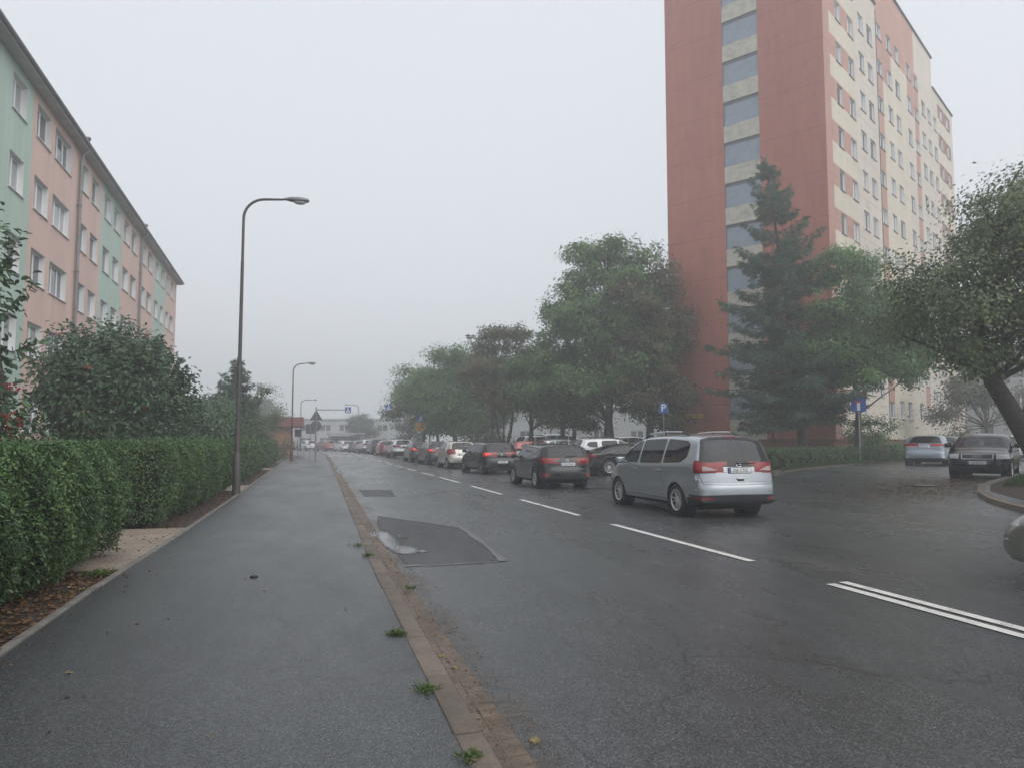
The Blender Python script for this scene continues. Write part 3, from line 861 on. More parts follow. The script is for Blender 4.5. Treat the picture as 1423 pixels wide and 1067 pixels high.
for z in P3:
    wins += [(11.62, 12.95, z, z + 1.16, 'two'), (14.3, 15.55, z, z + 1.32, 'two'), (16.55, 17.8, z, z + 1.32, 'one'), (20.0, 21.3, z, z + 1.32, 'two'), (22.35, 23.65, z, z + 1.1, 'two')]
P4 = series(21.5)
for z in P4:
    wins += [(24.8, 26.1, z, z + 1.3, 'two'), (27.0, 28.2, z, z + 1.3, 'one'), (29.25, 30.4, z, z + 1.3, 'one')]
fl = lambda u, z, q: (u, q, z)
tw_mats = [M['red_hazed'], M['beige_wall'], M['pinkbeige_wall'], M['red_dark'], M['white_reveal'], M['cream_panel'], M['joint_shade'], M['bitumen'], M['red_wall']]
tm = MB()
facade(tm, 0, 11.5, ZB, ZT, [o for o in wins if o[1] < 11.5], [r for r in reg if r[0] < 11.5], fl, .2, 4)
facade(tm, 11.5, 29, ZB, ZR, [o for o in wins if 11.5 < o[0] and o[1] < 29], [r for r in reg if r[1] > 11.5 and r[0] < 29], fl, .2, 4)
facade(tm, 29, FL, ZB, ZT, [o for o in wins if o[0] > 29], [r for r in reg if r[1] > 29], fl, .2, 4)
# end wall (faces the road); strip u 4.2..6.7 measured from the corner
fe = lambda u, z, q: (q, EL - u, z)
SA, SB = EL - 6.7, EL - 4.22
glz = [30.1 - 2.835 * j for j in range(-1, 10)]
eops = []; ereg = [(SA, SB, ZB, ZT, 5)]
for z in glz:
    a, b = z - 1.68, z
    if b > ZT: b = ZT - .3
    if a > ZB + .2: eops.append((SA, SB, a, b))
facade(tm, 0, EL, ZB, ZT, eops, ereg, fe, .14, 6, 8)
tm.quad((FL, 0, ZB), (FL, EL, ZB), (FL, EL, ZT), (FL, 0, ZT), 1)
tm.quad((FL, EL, ZB), (0, EL, ZB), (0, EL, ZT), (FL, EL, ZT), 1)
tm.quad((11.5, 0, ZT), (11.5, EL, ZT), (11.5, EL, ZR), (11.5, 0, ZR), 0); tm.quad((29, EL, ZT), (29, 0, ZT), (29, 0, ZR), (29, EL, ZR), 2); tm.quad((29, EL, ZT), (11.5, EL, ZT), (11.5, EL, ZR), (29, EL, ZR), 1)
tm.quad((0, 0, ZB), (0, EL, ZB), (FL, EL, ZB), (FL, 0, ZB), 3)
tm.box(11.45, 11.5, -.045, .0, 2, 33.5, 6)
tm.build('wall', tw_mats, tw)
tr = MB(); tr.box(-.12, 11.5, -.12, EL + .12, ZT, ZT + .12); tr.box(29, FL + .12, -.12, EL + .12, ZT, ZT + .12); tr.box(11.38, 29.12, -.12, EL + .12, ZR, ZR + .14)
tr.build('roof', M['bitumen'], tw)
pn = MB(); pn.box(.18, FL - .18, .18, EL - .18, -.2, ZB + .02)
pn.build('plinth', M['red_dark'], tw)
for a, b, c, d in eops:
    e = MB(); e.box(.10, .14, EL - b, EL - a, c, d - .2, 0); e.box(.07, .14, EL - b, EL - a, d - .2, d, 1)  # top strip: shadow of the reveal put in as dark colour
    e.build('stair_panel', [M['blue_panel'], M['joint_shade']], tw)
# address plates and graffiti on the end wall
pl_ = MB().box(-.03, -.004, EL - 2.45, EL - .42, 3.07, 3.35); pl_.build('address_sign', M['sign_yellow'], tw)
Mt = Matrix(((0, 0, -1, -.034), (-1, 0, 0, EL - 1.38), (0, 1, 0, 3.20), (0, 0, 0, 1)))
obj('lettering', text_mesh('Różyckiego  15', .26, M['ink'], Mt, .95), tw)
MB().box(-.03, -.004, EL - .56, EL - .38, 3.42, 3.6).build('wall_plate', M['sign_white'], tw)
Mt = Matrix(((0, 0, -1, -.006), (-1, 0, 0, 5.75), (0, 1, 0, 2.45), (0, 0, 0, 1)))
obj('graffiti', text_mesh('DR', .55, M['sign_red'], Mt), tw)
# windows: the hundred that show largest are parts of their own
def vis(o):
    u, z = o[0], o[2]
    hid = 1.0 if z > 8.5 + .25 * max(0, u - 8) else .12
    return hid / ((u + 12) ** 1.3)
order = sorted(wins, key=vis, reverse=True)
rw = random.Random(5)
for a, b, c, d, kd in order[:100]:
    add_window(tw, (a, .13, c), 0, b - a, d - c, kd, M['sill_dark'], rw.random() < .5)
rest = MB()
for a, b, c, d, kd in order[100:]:
    t = .075
    rest.box(a, b, .13, .19, c, c + t); rest.box(a, b, .13, .19, d - t, d); rest.box(a, a + t, .13, .19, c + t, d - t); rest.box(b - t, b, .13, .19, c + t, d - t)
    m_ = (a + b) / 2; rest.box(m_ - .05, m_ + .05, .128, .19, c + t, d - t)
    rest.box(a + t, b - t, .155, .165, c + t, d - t, 1 if rw.random() < .5 else 2)
    rest.box(a - .05, b + .05, -.06, .13, c - .035, c - .005, 3)
tag(rest.build('window', [M['pvc'], M['window_glass'], M['net_glass'], M['sill_dark']], tw), kind='stuff')
# ------------------------------------------------------------------ vegetation
def unit(v):
    return v / np.maximum(1e-9, np.linalg.norm(v, axis=-1, keepdims=True))

def leaves_np(C, D, size, aspect=.5, fold=.25, oval=False, r=rng, NN=None):
    """leaf blades at C pointing along D; returns V, F"""
    n = len(C)
    s = size * r.uniform(.65, 1.25, (n, 1))
    D = unit(D)
    if NN is not None:      # blades lying like shingles on the bough: the plane faces NN, the tip hangs
        NN = unit(NN); D = unit(D - NN * np.sum(D * NN, 1, keepdims=True))
        A = np.cross(D, NN); N = NN
    else:
        A, N = _plane(D, n, r)
    W = A * s * aspect * .5; L = D * s; Fo = N * s * aspect * fold * .5
    if oval:
        V = np.stack([C, C + L * .3 + W * .9 + Fo, C + L * .68 + W * .8 + Fo, C + L - N * s * .1, C + L * .68 - W * .8 + Fo, C + L * .3 - W * .9 + Fo], 1).reshape(-1, 3)
        b = np.arange(n)[:, None] * 6
        F = np.concatenate([b + np.array([[0, 1, 2, 3]]), b + np.array([[0, 3, 4, 5]])], 0)
    else:
        V = np.stack([C, C + L * .5 + W + Fo, C + L, C + L * .5 - W + Fo], 1).reshape(-1, 3)
        F = np.arange(n)[:, None] * 4 + np.array([[0, 1, 2, 3]])
    return V, F

def _plane(D, n, r):
    A = unit(np.cross(D, r.normal(size=(n, 3)) + 1e-6))
    A = unit(A * np.array([1, 1, .55])); A = unit(A - D * np.sum(A * D, 1, keepdims=True))
    N = np.cross(A, D)
    return A, np.where(N[:, 2:3] < 0, -N, N)

def bough(mb, a, b, r0, r1, n=5, bow=.12, seg=6, rr=random):
    a = Vector(a); b = Vector(b); d = b - a; L = d.length
    side = Vector((rr.uniform(-1, 1), rr.uniform(-1, 1), rr.uniform(.2, 1))) * L * bow
    P = []; Rd = []
    for i in range(n + 1):
        t = i / n
        P.append(a + d * t + side * math.sin(PI * t) + Vector((rr.uniform(-1, 1), rr.uniform(-1, 1), rr.uniform(-1, 1))) * L * .018 * (0 < i < n))
        Rd.append(r0 + (r1 - r0) * t ** .8)
    mb.tube(P, Rd, seg, 0, caps=False)
    return P

def tree(name, label, cat, loc, blobs, trunk_pts, r0, leaf, lsize, clusters, per, csize, seed, bark='bark', group=None, flat=.7, limbs=26, bare=0.0, aspect=.6, shell=.55, twigs=90, extra_trunks=()):
    """crown of leaf clusters inside a union of ellipsoids, limbs reaching from the trunk to the clusters"""
    r = np.random.default_rng(seed); rr = random.Random(seed)
    root = empty(name, loc, 0, label, cat, group)
    tb = MB()
    TP_ = [Vector(p) for p in trunk_pts]
    rad = [r0 * (1.25 if i == 0 else 1) * (1 - .72 * i / (len(TP_) - 1)) for i in range(len(TP_))]
    tb.tube([TP_[0] - Vector((0, 0, .3))] + TP_, [rad[0] * 1.25] + rad, 10, 0, caps=False)
    for et in extra_trunks:
        E_ = [Vector(p) for p in et]
        tb.tube(E_, [r0 * .6 * (1 - .7 * i / (len(E_) - 1)) for i in range(len(E_))], 8, 0, caps=False)
    # cluster centres
    vol = np.array([b[3] * b[4] * b[5] for b in blobs]); vol = vol / vol.sum()
    C = []
    # boughs first, then clusters gathered round each bough: billows with gaps between them
    nb = max(10, clusters // 20); B = []; guard = 0
    mean_r = float(np.mean([b[3] for b in blobs])); sep = .52 * mean_r
    while len(B) < nb and guard < 6000:
        guard += 1
        if guard % 600 == 0: sep *= .88
        b = blobs[r.choice(len(blobs), p=vol)]
        u = unit(r.normal(size=3)); q = shell + (1 - shell) * r.random() ** .7 if r.random() < .86 else r.random()
        c = np.array(b[:3]) + u * q * np.array(b[3:6])
        if all(np.linalg.norm(c - d) > sep for d in B): B.append(c)
    sg = .155 * mean_r + .12
    BC = []
    while len(C) < clusters:
        bi = B[r.integers(len(B))]
        C.append(bi + r.normal(size=3) * sg * np.array([1, 1, .62])); BC.append(bi)
    C = np.array(C); BC = np.array(BC)
    # drop clusters too low
    order = np.argsort(C[:, 2])
    # limbs
    allp = TP_ + [p for et in extra_trunks for p in map(Vector, et)]
    anchor = []
    pick = r.permutation(len(C))
    for j in pick[:limbs]:
        c = Vector(C[j])
        best = min(allp[1:], key=lambda p: (p - c).length + (2.5 if p.z > c.z - .3 else 0))
        k = len(best - c) if False else 0
        P = bough(tb, best, c, r0 * .34, r0 * .06, 6, .14, 6, rr)
        anchor += P[2:]
    if anchor:
        AN = np.array([tuple(a) for a in anchor])
        for j in pick[limbs:limbs + twigs]:
            d = np.linalg.norm(AN - C[j], axis=1); k = int(np.argmin(d))
            if d[k] > .3: bough(tb, AN[k], C[j], r0 * .08, r0 * .025, 4, .16, 4, rr)
    tb.build('trunk', M[bark], root)
    # leaves
    keep = r.random(len(C)) >= bare
    Ck = C[keep]; BCk = BC[keep]
    n = r.poisson(per, len(Ck))
    base = np.repeat(Ck, n, 0); bcen = np.repeat(BCk, n, 0)
    cs = np.repeat(csize * r.uniform(.6, 1.3, len(Ck)), n)[:, None]
    off = r.normal(size=(len(base), 3)) * np.array([1, 1, flat]) * cs * .55
    cen = np.mean(np.array([b[:3] for b in blobs]), 0)
    P = base + off
    NN = unit(P - bcen) * .75 + unit(P - cen) * .25 + r.normal(size=P.shape) * .42 + np.array([0, 0, .55])
    D = np.array([0, 0, -.8]) + unit(off) * .6 + r.normal(size=P.shape) * .6
    V, F = leaves_np(P, D, lsize, aspect, .3, r=r, NN=NN)
    me = np_mesh('crown', V, F, M[leaf])
    obj('crown', me, root)
    return root

def spruce(name, label, loc, H, RAD, seed, lean=(0, 0), base=1.5, leaf='needles', r0=.22, whorl=.36, sparse=.0, blade=.30, cat='tree', extra=None, group=None, dens=1.0):
    r = np.random.default_rng(seed); rr = random.Random(seed)
    root = empty(name, loc, 0, label, cat, group)
    tb = MB()
    ax = lambda z: Vector((lean[0] * (z / H) ** 1.3, lean[1] * (z / H) ** 1.3, z))
    zs = [i * H / 9 for i in range(10)]
    tb.tube([ax(z) - Vector((0, 0, .3 if z == 0 else 0)) for z in zs], [r0 * (1 - .94 * z / H) for z in zs], 9, 0, caps=False)
    if extra:
        E_ = [Vector(p) for p in extra]; tb.tube(E_, [r0 * .5 * (1 - .6 * i / (len(E_) - 1)) for i in range(len(E_))], 7, 0, caps=False)
    C = []; D = []
    z = base
    while z < H - .1:
        t = (z - base) / (H - base)
        Lm = RAD * (1 - t) ** .85 * (.55 + .45 * min(1, (t + .02) / .16)) + .12
        nb = max(4, int(8 * (1 - .4 * t)))
        a0 = rr.uniform(0, 6.28)
        for b in range(nb):
            if rr.random() < sparse: continue
            a = a0 + b * 2 * PI / nb + rr.uniform(-.35, .35)
            L = Lm * rr.choice((rr.uniform(.55, .85), rr.uniform(.8, 1.1), rr.uniform(.95, 1.28)))
            zz = z + rr.uniform(-.18, .18)
            o = ax(zz); dr = Vector((math.cos(a), math.sin(a), 0))
            rise = .45 * t + rr.uniform(-.06, .06)
            P = []
            for i in range(7):
                q = i / 6
                P.append(o + dr * L * q + Vector((0, 0, L * (rise * q - .42 * (1 - t * .8) * q ** 1.3 + .26 * q ** 3))))
            tb.tube(P, [max(.004, .028 * (L / 3 + .3) * (1 - .85 * i / 6)) for i in range(7)], 4, 0, caps=False)
            sd = Vector((-dr.y, dr.x, 0))
            m = int((26 * L + 10) * dens)
            for k in range(m):
                q = rr.uniform(.1, 1.02); i = min(5, int(q * 6)); f = q * 6 - i
                p = P[i].lerp(P[i + 1], min(1, f))
                lat = rr.uniform(-1, 1) * L * .30 * (1.12 - q) + rr.uniform(-.05, .05)
                p = p + sd * lat - Vector((0, 0, abs(lat) * .28 + rr.uniform(0, .16)))
                C.append(tuple(p)); dd = dr * rr.uniform(.2, 1.0) + sd * (1.1 if lat > 0 else -1.1) * rr.uniform(.0, .9) + Vector((0, 0, rr.uniform(-.95, .15)))
                D.append(tuple(dd))
        z += whorl * rr.uniform(.8, 1.2)
    for k in range(20):
        C.append(tuple(ax(H - rr.uniform(0, .8)))); D.append((rr.uniform(-.5, .5), rr.uniform(-.5, .5), rr.uniform(.2, 1)))
    tb.build('trunk', M['bark_red'], root)
    C = np.array(C); D = np.array(D)
    V, F = leaves_np(C, D, blade, .22, .5, r=r)
    V2, F2 = leaves_np(C + r.normal(size=C.shape) * .05, D + r.normal(size=D.shape) * .5, blade * .8, .22, .5, r=r)
    me = np_mesh('crown', np.concatenate([V, V2]), np.concatenate([F, F2 + len(V)]), M[leaf])
    obj('crown', me, root)
    return root

def hedge(label, path, width, z1, seed, leaf='hedge', lsize=.055, dens=900, z0=.12, bulge=.12, group=None, name='hedge', oval=True, base=0.0):
    """clipped hedge: front edge follows `path` (x of the front face, y), body lies to its left"""
    r = np.random.default_rng(seed)
    root = empty(name, (path[0][0], path[0][1], hgt(path[0][0]) + base), 0, label, 'hedge', group)
    org = np.array([path[0][0], path[0][1], 0])
    pts = [np.array([*p, 0.0]) for p in path]
    seg = [(a, b, np.linalg.norm(b - a)) for a, b in zip(pts, pts[1:])]
    LT = sum(s[2] for s in seg)
    def at(s):
        for a, b, l in seg:
            if s <= l or (b is seg[-1][1]): 
                d = (b - a) / l; return a + d * min(s, l), d
            s -= l
    # core
    cb = MB(); n = max(2, int(LT / .8)); rows = []
    for i in range(n + 1):
        p, d = at(LT * i / n)
        nl = np.array([-d[1], d[0], 0])
        e = .16 if 0 < i < n else .16
        q = p + d * (.22 if i == 0 else (-.22 if i == n else 0))
        rows.append([q + nl * (.34 + .10) - org, q + nl * .2 - org + [0, 0, .55 * z1], q + nl * .24 - org + [0, 0, z1 - .16], q + nl * (width - .22) - org + [0, 0, z1 - .16], q + nl * (width - .3) - org])
        for j, z in ((0, .05), (4, .05)): rows[-1][j] = rows[-1][j] + np.array([0, 0, z])
    for a, b in zip(rows, rows[1:]):
        for j in range(4): cb.quad(a[j], b[j], b[j + 1], a[j + 1])
    cb.add(rows[0], [(0, 1, 2, 3, 4)]); cb.add(rows[-1], [(4, 3, 2, 1, 0)])
    cb.build('branches', M['hedge_core'], root)
    # leaf shell: sample front, top, back and ends
    def wob(s, t):
        return .05 * np.sin(s * 2.1 + seed) + .04 * np.sin(s * 5.3 + t * 3) + .03 * np.sin(s * 11 + t * 7 + seed)
    Ps = []; Ns = []
    def sample(nn, fn):
        a = r.random(nn); b = r.random(nn)
        for i in range(nn):
            p, nrm = fn(a[i], b[i]); Ps.append(p); Ns.append(nrm)
    zed = lambda t: z0 + (z1 - z0) * t
    def front(a, b):
        s = a * LT; p, d = at(s); nl = np.array([-d[1], d[0], 0])
        prof = bulge * math.sin(PI * min(1, b * 1.02)) ** .7 - .30 * max(0, .45 - b)**1.3
        o = -nl * (prof + wob(s, b * 2) + .02) * 1.0
        cr = max(0, b - .93) * 1.2
        return p + nl * (.12 + cr) + o - org + [0, 0, zed(b)], -nl + [0, 0, .25]
    def top(a, b):
        s = a * LT; p, d = at(s); nl = np.array([-d[1], d[0], 0])
        return p + nl * (.1 + b * (width - .15)) - org + [0, 0, z1 + .4 * wob(s, b * 3) - .02], np.array([0, 0, 1.0])
    def endw(k):
        def fn(a, b):
            p, d = at(0 if k == 0 else LT); nl = np.array([-d[1], d[0], 0]); sg = -1 if k == 0 else 1
            prof = bulge * math.sin(PI * b) * .8 + .05 * math.sin(a * 9 + b * 5)
            return p + nl * (a * width) + d * sg * (prof - .08) - org + [0, 0, zed(b)], d * sg + [0, 0, .2]
        return fn
    def back(a, b):
        s = a * LT; p, d = at(s); nl = np.array([-d[1], d[0], 0])
        return p + nl * (width - .05) - org + [0, 0, zed(b)], nl
    sample(int(LT * z1 * dens), front); sample(int(LT * width * dens * .8), top); sample(int(width * z1 * dens), endw(0)); sample(int(width * z1 * dens), endw(1)); sample(int(LT * z1 * dens * .25), back)
    P = np.array(Ps); N = np.array(Ns)
    P = P + r.normal(size=P.shape) * .022 - N * r.random((len(P), 1)) ** 2 * .14
    # sprouting shoots on top
    sh = r.random(len(P)) < .05
    up = (N[:, 2] > .9) & sh
    P[up] += np.array([0, 0, 1]) * r.uniform(.0, .12, (up.sum(), 1))
    Dv = N * .35 + r.normal(size=P.shape) * .9 + np.array([0, 0, .1])
    NN = N * .7 + r.normal(size=P.shape) * .5 + np.array([0, 0, .5])
    V, F = leaves_np(P, Dv, lsize, .52, .25, oval, r, NN)
    obj('foliage', np_mesh('foliage', V, F, M[leaf]), root)
    return root

def berry_shrub(name, label, loc, blobs, stems, lsize, clusters, per, csize, seed, nberry, leaf='shrub', group=None, shoots=30, aspect=.55, up=.25, bmask=None):
    r = np.random.default_rng(seed); rr = random.Random(seed)
    root = empty(name, loc, 0, label, 'shrub', group)
    sb = MB(); C = []
    vol = np.array([b[3] * b[4] * b[5] for b in blobs]); vol /= vol.sum()
    for i in range(clusters):
        b = blobs[r.choice(len(blobs), p=vol)]
        u = unit(r.normal(size=3)); q = (.6 + .4 * r.random()) if r.random() < .85 else r.random() ** .5
        C.append(np.array(b[:3]) + u * q * np.array(b[3:6]))
    C = np.array(C)
    hubs = []
    for i in range(stems):
        a = rr.uniform(0, 6.28); b = blobs[i % len(blobs)]
        tgt = Vector((b[0] + math.cos(a) * b[3] * .4, b[1] + math.sin(a) * b[4] * .4, b[2] + b[5] * .2))
        P = bough(sb, (math.cos(a) * .18, math.sin(a) * .18, -.1), tgt, .05, .02, 6, .1, 6, rr); hubs += [np.array(p) for p in P[2:]]
    H = np.array(hubs)
    for c in C[:70]:
        k = int(np.argmin(np.linalg.norm(H - c, axis=1))); bough(sb, H[k], c, .014, .005, 4, .12, 4, rr)
    n = r.poisson(per, len(C)); base = np.repeat(C, n, 0)
    off = r.normal(size=(len(base), 3)) * csize * .55
    P = base + off; cen = np.mean(np.array([b[:3] for b in blobs]), 0)
    D = unit(off) * .7 + unit(P - cen) * .8 + r.normal(size=P.shape) * .5 + np.array([0, 0, up])
    PP = [P]; DD = [D]
    for i in range(shoots):                      # long shoots beyond the outline
        c = C[rr.randrange(len(C))]; d = unit(c - cen) + np.array([rr.uniform(-.3, .3), rr.uniform(-.3, .3), rr.uniform(.2, .8)]); d = unit(d)
        L = rr.uniform(.25, .6); e = c + d * (L + .15)
        bough(sb, c, e, .008, .003, 4, .08, 4, rr)
        t = np.linspace(.1, 1, 12)[:, None]; q = c + (e - c) * t
        PP.append(np.repeat(q, 2, 0)); DD.append(np.repeat(d[None], 24, 0) * .6 + r.normal(size=(24, 3)) * .7)
    sb.build('stems', M['bark'], root)
    PA = np.concatenate(PP)
    NN = unit(PA - cen) * .8 + r.normal(size=PA.shape) * .55 + np.array([0, 0, .5])
    V, F = leaves_np(PA, np.concatenate(DD) + np.array([0, 0, -.2]), lsize, aspect, .3, True, r, NN)
    obj('foliage', np_mesh('foliage', V, F, M[leaf]), root)
    if nberry:
        bb = MB(); cand = [c for c in C if bmask is None or bmask(c)]
        for i in range(nberry):
            c = cand[rr.randrange(len(cand))]; c = c + unit(c - cen) * csize * .5
            for k in range(rr.randint(12, 24)):
                bb.ball(Vector(c) + Vector((rr.gauss(0, .055), rr.gauss(0, .055), rr.gauss(-.02, .04))), rr.uniform(.016, .023), 4)
        tag(bb.build('berries', M['berry'], root), kind='stuff')
    return root

# hedges along the pavement (front edge, then the body goes left of the walking direction)
hx = lambda y: px_(y) - .35
HG = 'clipped hedge sections along the pavement'
hedge('nearest clipped green hedge section, before the first block paved gap', [(hx(2.6) - .02, 2.6), (hx(9), 9.0), (hx(11.4) - .05, 11.4)], 1.5, 1.56, 1, 'hedge', .046, 2300, group=HG, bulge=.22)
hedge('clipped green hedge section beside the nearest tall lamp post', [(hx(14.6) - .1, 14.5), (hx(19), 19.0), (hx(24.2), 24.2)], 1.5, 1.56, 2, 'hedge', .052, 1250, group=HG, bulge=.16)
hedge('clipped hedge section just beyond the nearest lamp post', [(hx(27.4), 27.4), (hx(34), 34.0), (hx(40.4), 40.4)], 1.5, 1.57, 3, 'hedge', .085, 420, group=HG, bulge=.12)
hedge('short far hedge section before the rust red lamp post', [(hx(43.4) + .05, 43.4), (hx(53.4) + .1, 53.4)], 1.5, 1.55, 4, 'hedge', .10, 300, group=HG, bulge=.12)
hedge('low clipped hedge on the lawn in front of the tower block', [(44, 43.1), (32.0, 35.2), (26.0, 31.05), (19.8, 26.95), (17.8, 25.6)][::-1], .95, .86, 5, 'box_hedge', .075, 520, bulge=.05, base=.1)

# shrubs with red berries left of the pavement
berry_shrub('berry_shrub', 'nearest dark shrub with bright red berry clusters at the left edge', (-4.85, 12.6, 0), [(-.1, 0, 2.6, .75, .8, .75), (-.25, .1, 3.9, .7, .7, .9), (-.1, .1, 4.7, .5, .5, .6), (0, 0, 1.9, .8, .8, .5)], 7, .135, 190, 14, .26, 21, 46, shoots=26, aspect=.55, up=.05, bmask=lambda c: 1.6 < c[2] < 2.75 and c[0] > .1)
berry_shrub('berry_shrub', 'big rounded dark shrub with scattered red berries behind the hedge', (-5.95, 24.9, 0), [(0, 0, 3.5, 1.9, 2.0, 1.65), (.8, .8, 2.9, 1.6, 1.6, 1.5), (-.4, -.5, 2.9, 1.5, 1.5, 1.5), (.2, .2, 1.8, 1.8, 1.9, .9)], 11, .14, 900, 36, .32, 22, 40, shoots=46)
berry_shrub('berry_shrub', 'dark shrub with few berries beyond the biggest berry shrub', (-4.8, 33.2, 0), [(0, 0, 1.9, 1.3, 1.6, 1.3), (.1, 1.2, 1.7, 1.2, 1.3, 1.0)], 8, .15, 380, 28, .36, 23, 14, shoots=40)
berry_shrub('leafy_shrub', 'dark leafy shrub between the berry shrubs and the yews', (-4.5, 38.5, 0), [(0, 0, 2.3, 1.4, 2.2, 1.6), (0, 2.2, 2.0, 1.3, 1.8, 1.5)], 8, .16, 360, 26, .4, 24, 0, shoots=40)
GY = 'dark yews behind the hedge'
spruce('yew', 'dark spiky topped yew nearest the first lamp post', (-4.3, 46.0, 0), 6.2, 2.2, 31, (.2, 0), .3, 'yew', .14, .24, .1, .30, group=GY)
spruce('yew', 'bushy lower yew behind the spiky topped one', (-4.7, 50.5, 0), 5.2, 2.4, 32, (-.2, .2), .3, 'yew', .14, .24, .1, .30, group=GY)
tree('slender_tree', 'slim upright dark tree beside the rust red lamp post', 'tree', (-3.5, 57.5, 0), [(0, 0, 3.1, 1.0, 1.2, 2.6), (-.4, .8, 4.3, .6, .7, 1.6), (.5, -.5, 2.4, 1.0, 1.0, 1.8)], [(0, 0, 0), (0, 0, 2), (-.2, .2, 4), (-.2, .3, 5.8)], .10, 'oak', .16, 150, 26, .42, 33)
tree('slender_tree', 'slim dark tree between the yews and the kiosk', 'tree', (-4.9, 63.0, 0), [(0, 0, 3.5, 1.2, 1.3, 2.8), (.3, 0, 2.2, 1.6, 1.6, 1.6)], [(0, 0, 0), (0, 0, 2), (0, .2, 4), (0, .3, 6.0)], .10, 'oak', .17, 140, 24, .46, 34)

# right side
spruce('spruce', 'tall dark spruce leaning in front of the tower end wall', (26.3, 35.3, hgt(26) + .1), 17.0, 4.5, 41, (-1.55, .6), 2.4, 'needles', .27, .46, .16, .34, dens=1.7)
spruce('spruce', 'small thin spruce left of the tall leaning one', (24.9, 36.0, hgt(26) + .1), 7.6, 1.5, 42, (.1, 0), 2.6, 'needles', .08, .40, .3, .3)
tree('broadleaf_tree', 'slim light green tree in front of the yellow facade corner', 'tree', (28.3, 33.4, hgt(26) + .1), [(0, 0, 9.6, 1.8, 1.8, 2.4), (.5, -.3, 7.4, 2.6, 2.6, 2.1), (-.2, .3, 5.6, 2.6, 2.6, 1.5), (2.0, -.1, 5.6, 2.3, 2.3, 1.5), (3.2, .6, 6.6, 2.0, 2.0, 1.8)], [(0, 0, 0), (.05, 0, 2.5), (-.05, .1, 5), (0, .1, 8), (.1, .1, 10.5)], .17, 'lime', .17, 1150, 44, .48, 43, limbs=24, twigs=110)
tree('broadleaf_tree', 'large dull green tree with a leaning trunk over the parked black hatchback', 'tree', (19.2, 14.6, hgt(19) + .1), [(-.2, .4, 6.2, 2.4, 2.6, 2.2), (1.8, .6, 7.0, 2.6, 2.8, 2.0), (-2.2, .6, 4.7, 2.0, 2.3, 1.3), (.5, 1.6, 5.1, 2.6, 2.4, 1.3), (-2.9, 1.0, 4.2, 1.3, 1.5, .85), (3.5, 0, 5.4, 2.4, 2.8, 2.2), (-1.2, .6, 6.0, 2.2, 2.4, 1.7), (-3.0, 1.2, 5.2, 1.6, 1.8, 1.1)], [(-.6, .2, 0), (-1.3, .5, 1.4), (-2.0, .7, 2.7), (-2.3, .8, 3.8), (-2.1, .8, 5.0), (-1.6, .8, 6.6)], .30, 'oak', .115, 1750, 52, .42, 44, limbs=44, twigs=220, extra_trunks=([(-1.3, .5, 1.4), (-.5, .5, 3.0), (1.2, .7, 4.4), (1.7, .8, 6.2)],))
# the group of maples between road and car park
GM = 'maples by the car park'
tree('maple_tree', 'tallest full crowned maple left of the tower', 'tree', (20.4, 48.5, .45), [(0, 0, 11.9, 3.0, 3.0, 3.5), (-1.6, .4, 9.6, 3.5, 3.2, 2.9), (1.6, -.5, 9.4, 3.0, 3.2, 3.0), (-2.6, .4, 6.6, 3.2, 3.2, 2.6), (.8, -.6, 6.4, 3.6, 3.4, 2.6), (-3.4, 1.6, 4.6, 2.3, 2.3, 1.7)], [(0, 0, 0), (-.1, 0, 2.4), (.1, .1, 5), (0, .2, 8), (0, 0, 12), (0, 0, 14.6)], .34, 'maple', .25, 1350, 46, .60, 51, group=GM, limbs=40, twigs=160)
tree('maple_tree', 'thinner brownish maple against the edge of the red wall', 'tree', (22.0, 45.6, .45), [(0, 0, 10.4, 2.4, 2.4, 2.5), (.7, -.3, 8.0, 2.3, 2.3, 2.3), (-.3, .2, 5.4, 2.5, 2.4, 2.3), (1.0, -.4, 3.6, 2.0, 2.0, 1.3)], [(0, 0, 0), (.1, 0, 3), (0, .1, 6), (.1, 0, 9), (0, 0, 12)], .25, 'maple_brown', .22, 720, 40, .55, 52, group=GM, limbs=30, twigs=150)
tree('maple_tree', 'lower shaded maple under the left side of the tallest maple', 'tree', (15.9, 53.0, .3), [(0, 0, 5.6, 2.5, 2.5, 2.2), (1.4, -.5, 4.3, 2.5, 2.5, 1.6)], [(0, 0, 0), (.1, 0, 2), (0, 0, 4), (0, 0, 7)], .2, 'maple', .23, 380, 40, .6, 53, group=GM)
tree('multi_stem_tree', 'brownish tree with several thin stems beside the tallest maple', 'tree', (14.3, 54.5, .25), [(0, 0, 8.2, 2.1, 2.1, 2.3), (-.7, .3, 6.2, 2.5, 2.3, 1.8), (.3, 0, 4.8, 2.0, 2.0, 1.3)], [(0, 0, 0), (.5, 0, 2), (.9, .2, 4.5), (1.0, .2, 8)], .14, 'maple_brown', .22, 480, 34, .56, 54, group=GM, extra_trunks=([(0, 0, 0), (-.5, .1, 2.2), (-1.0, .2, 5), (-1.2, .2, 8)], [(0, 0, 0), (0, .2, 3), (.1, .3, 6), (0, .2, 9)]))
tree('maple_tree', 'yellowish green maple in the middle of the tree row', 'tree', (12.9, 66.0, .05), [(0, 0, 6.9, 2.9, 2.9, 2.5), (-2.0, .6, 5.6, 2.5, 2.5, 2.2), (1.8, -.4, 5.4, 2.4, 2.4, 2.1), (0, 0, 4.0, 3.2, 3.0, 1.5)], [(0, 0, 0), (-.2, 0, 2), (0, 0, 4), (0, 0, 8.5)], .26, 'lime', .25, 620, 38, .66, 55, group=GM, limbs=30)
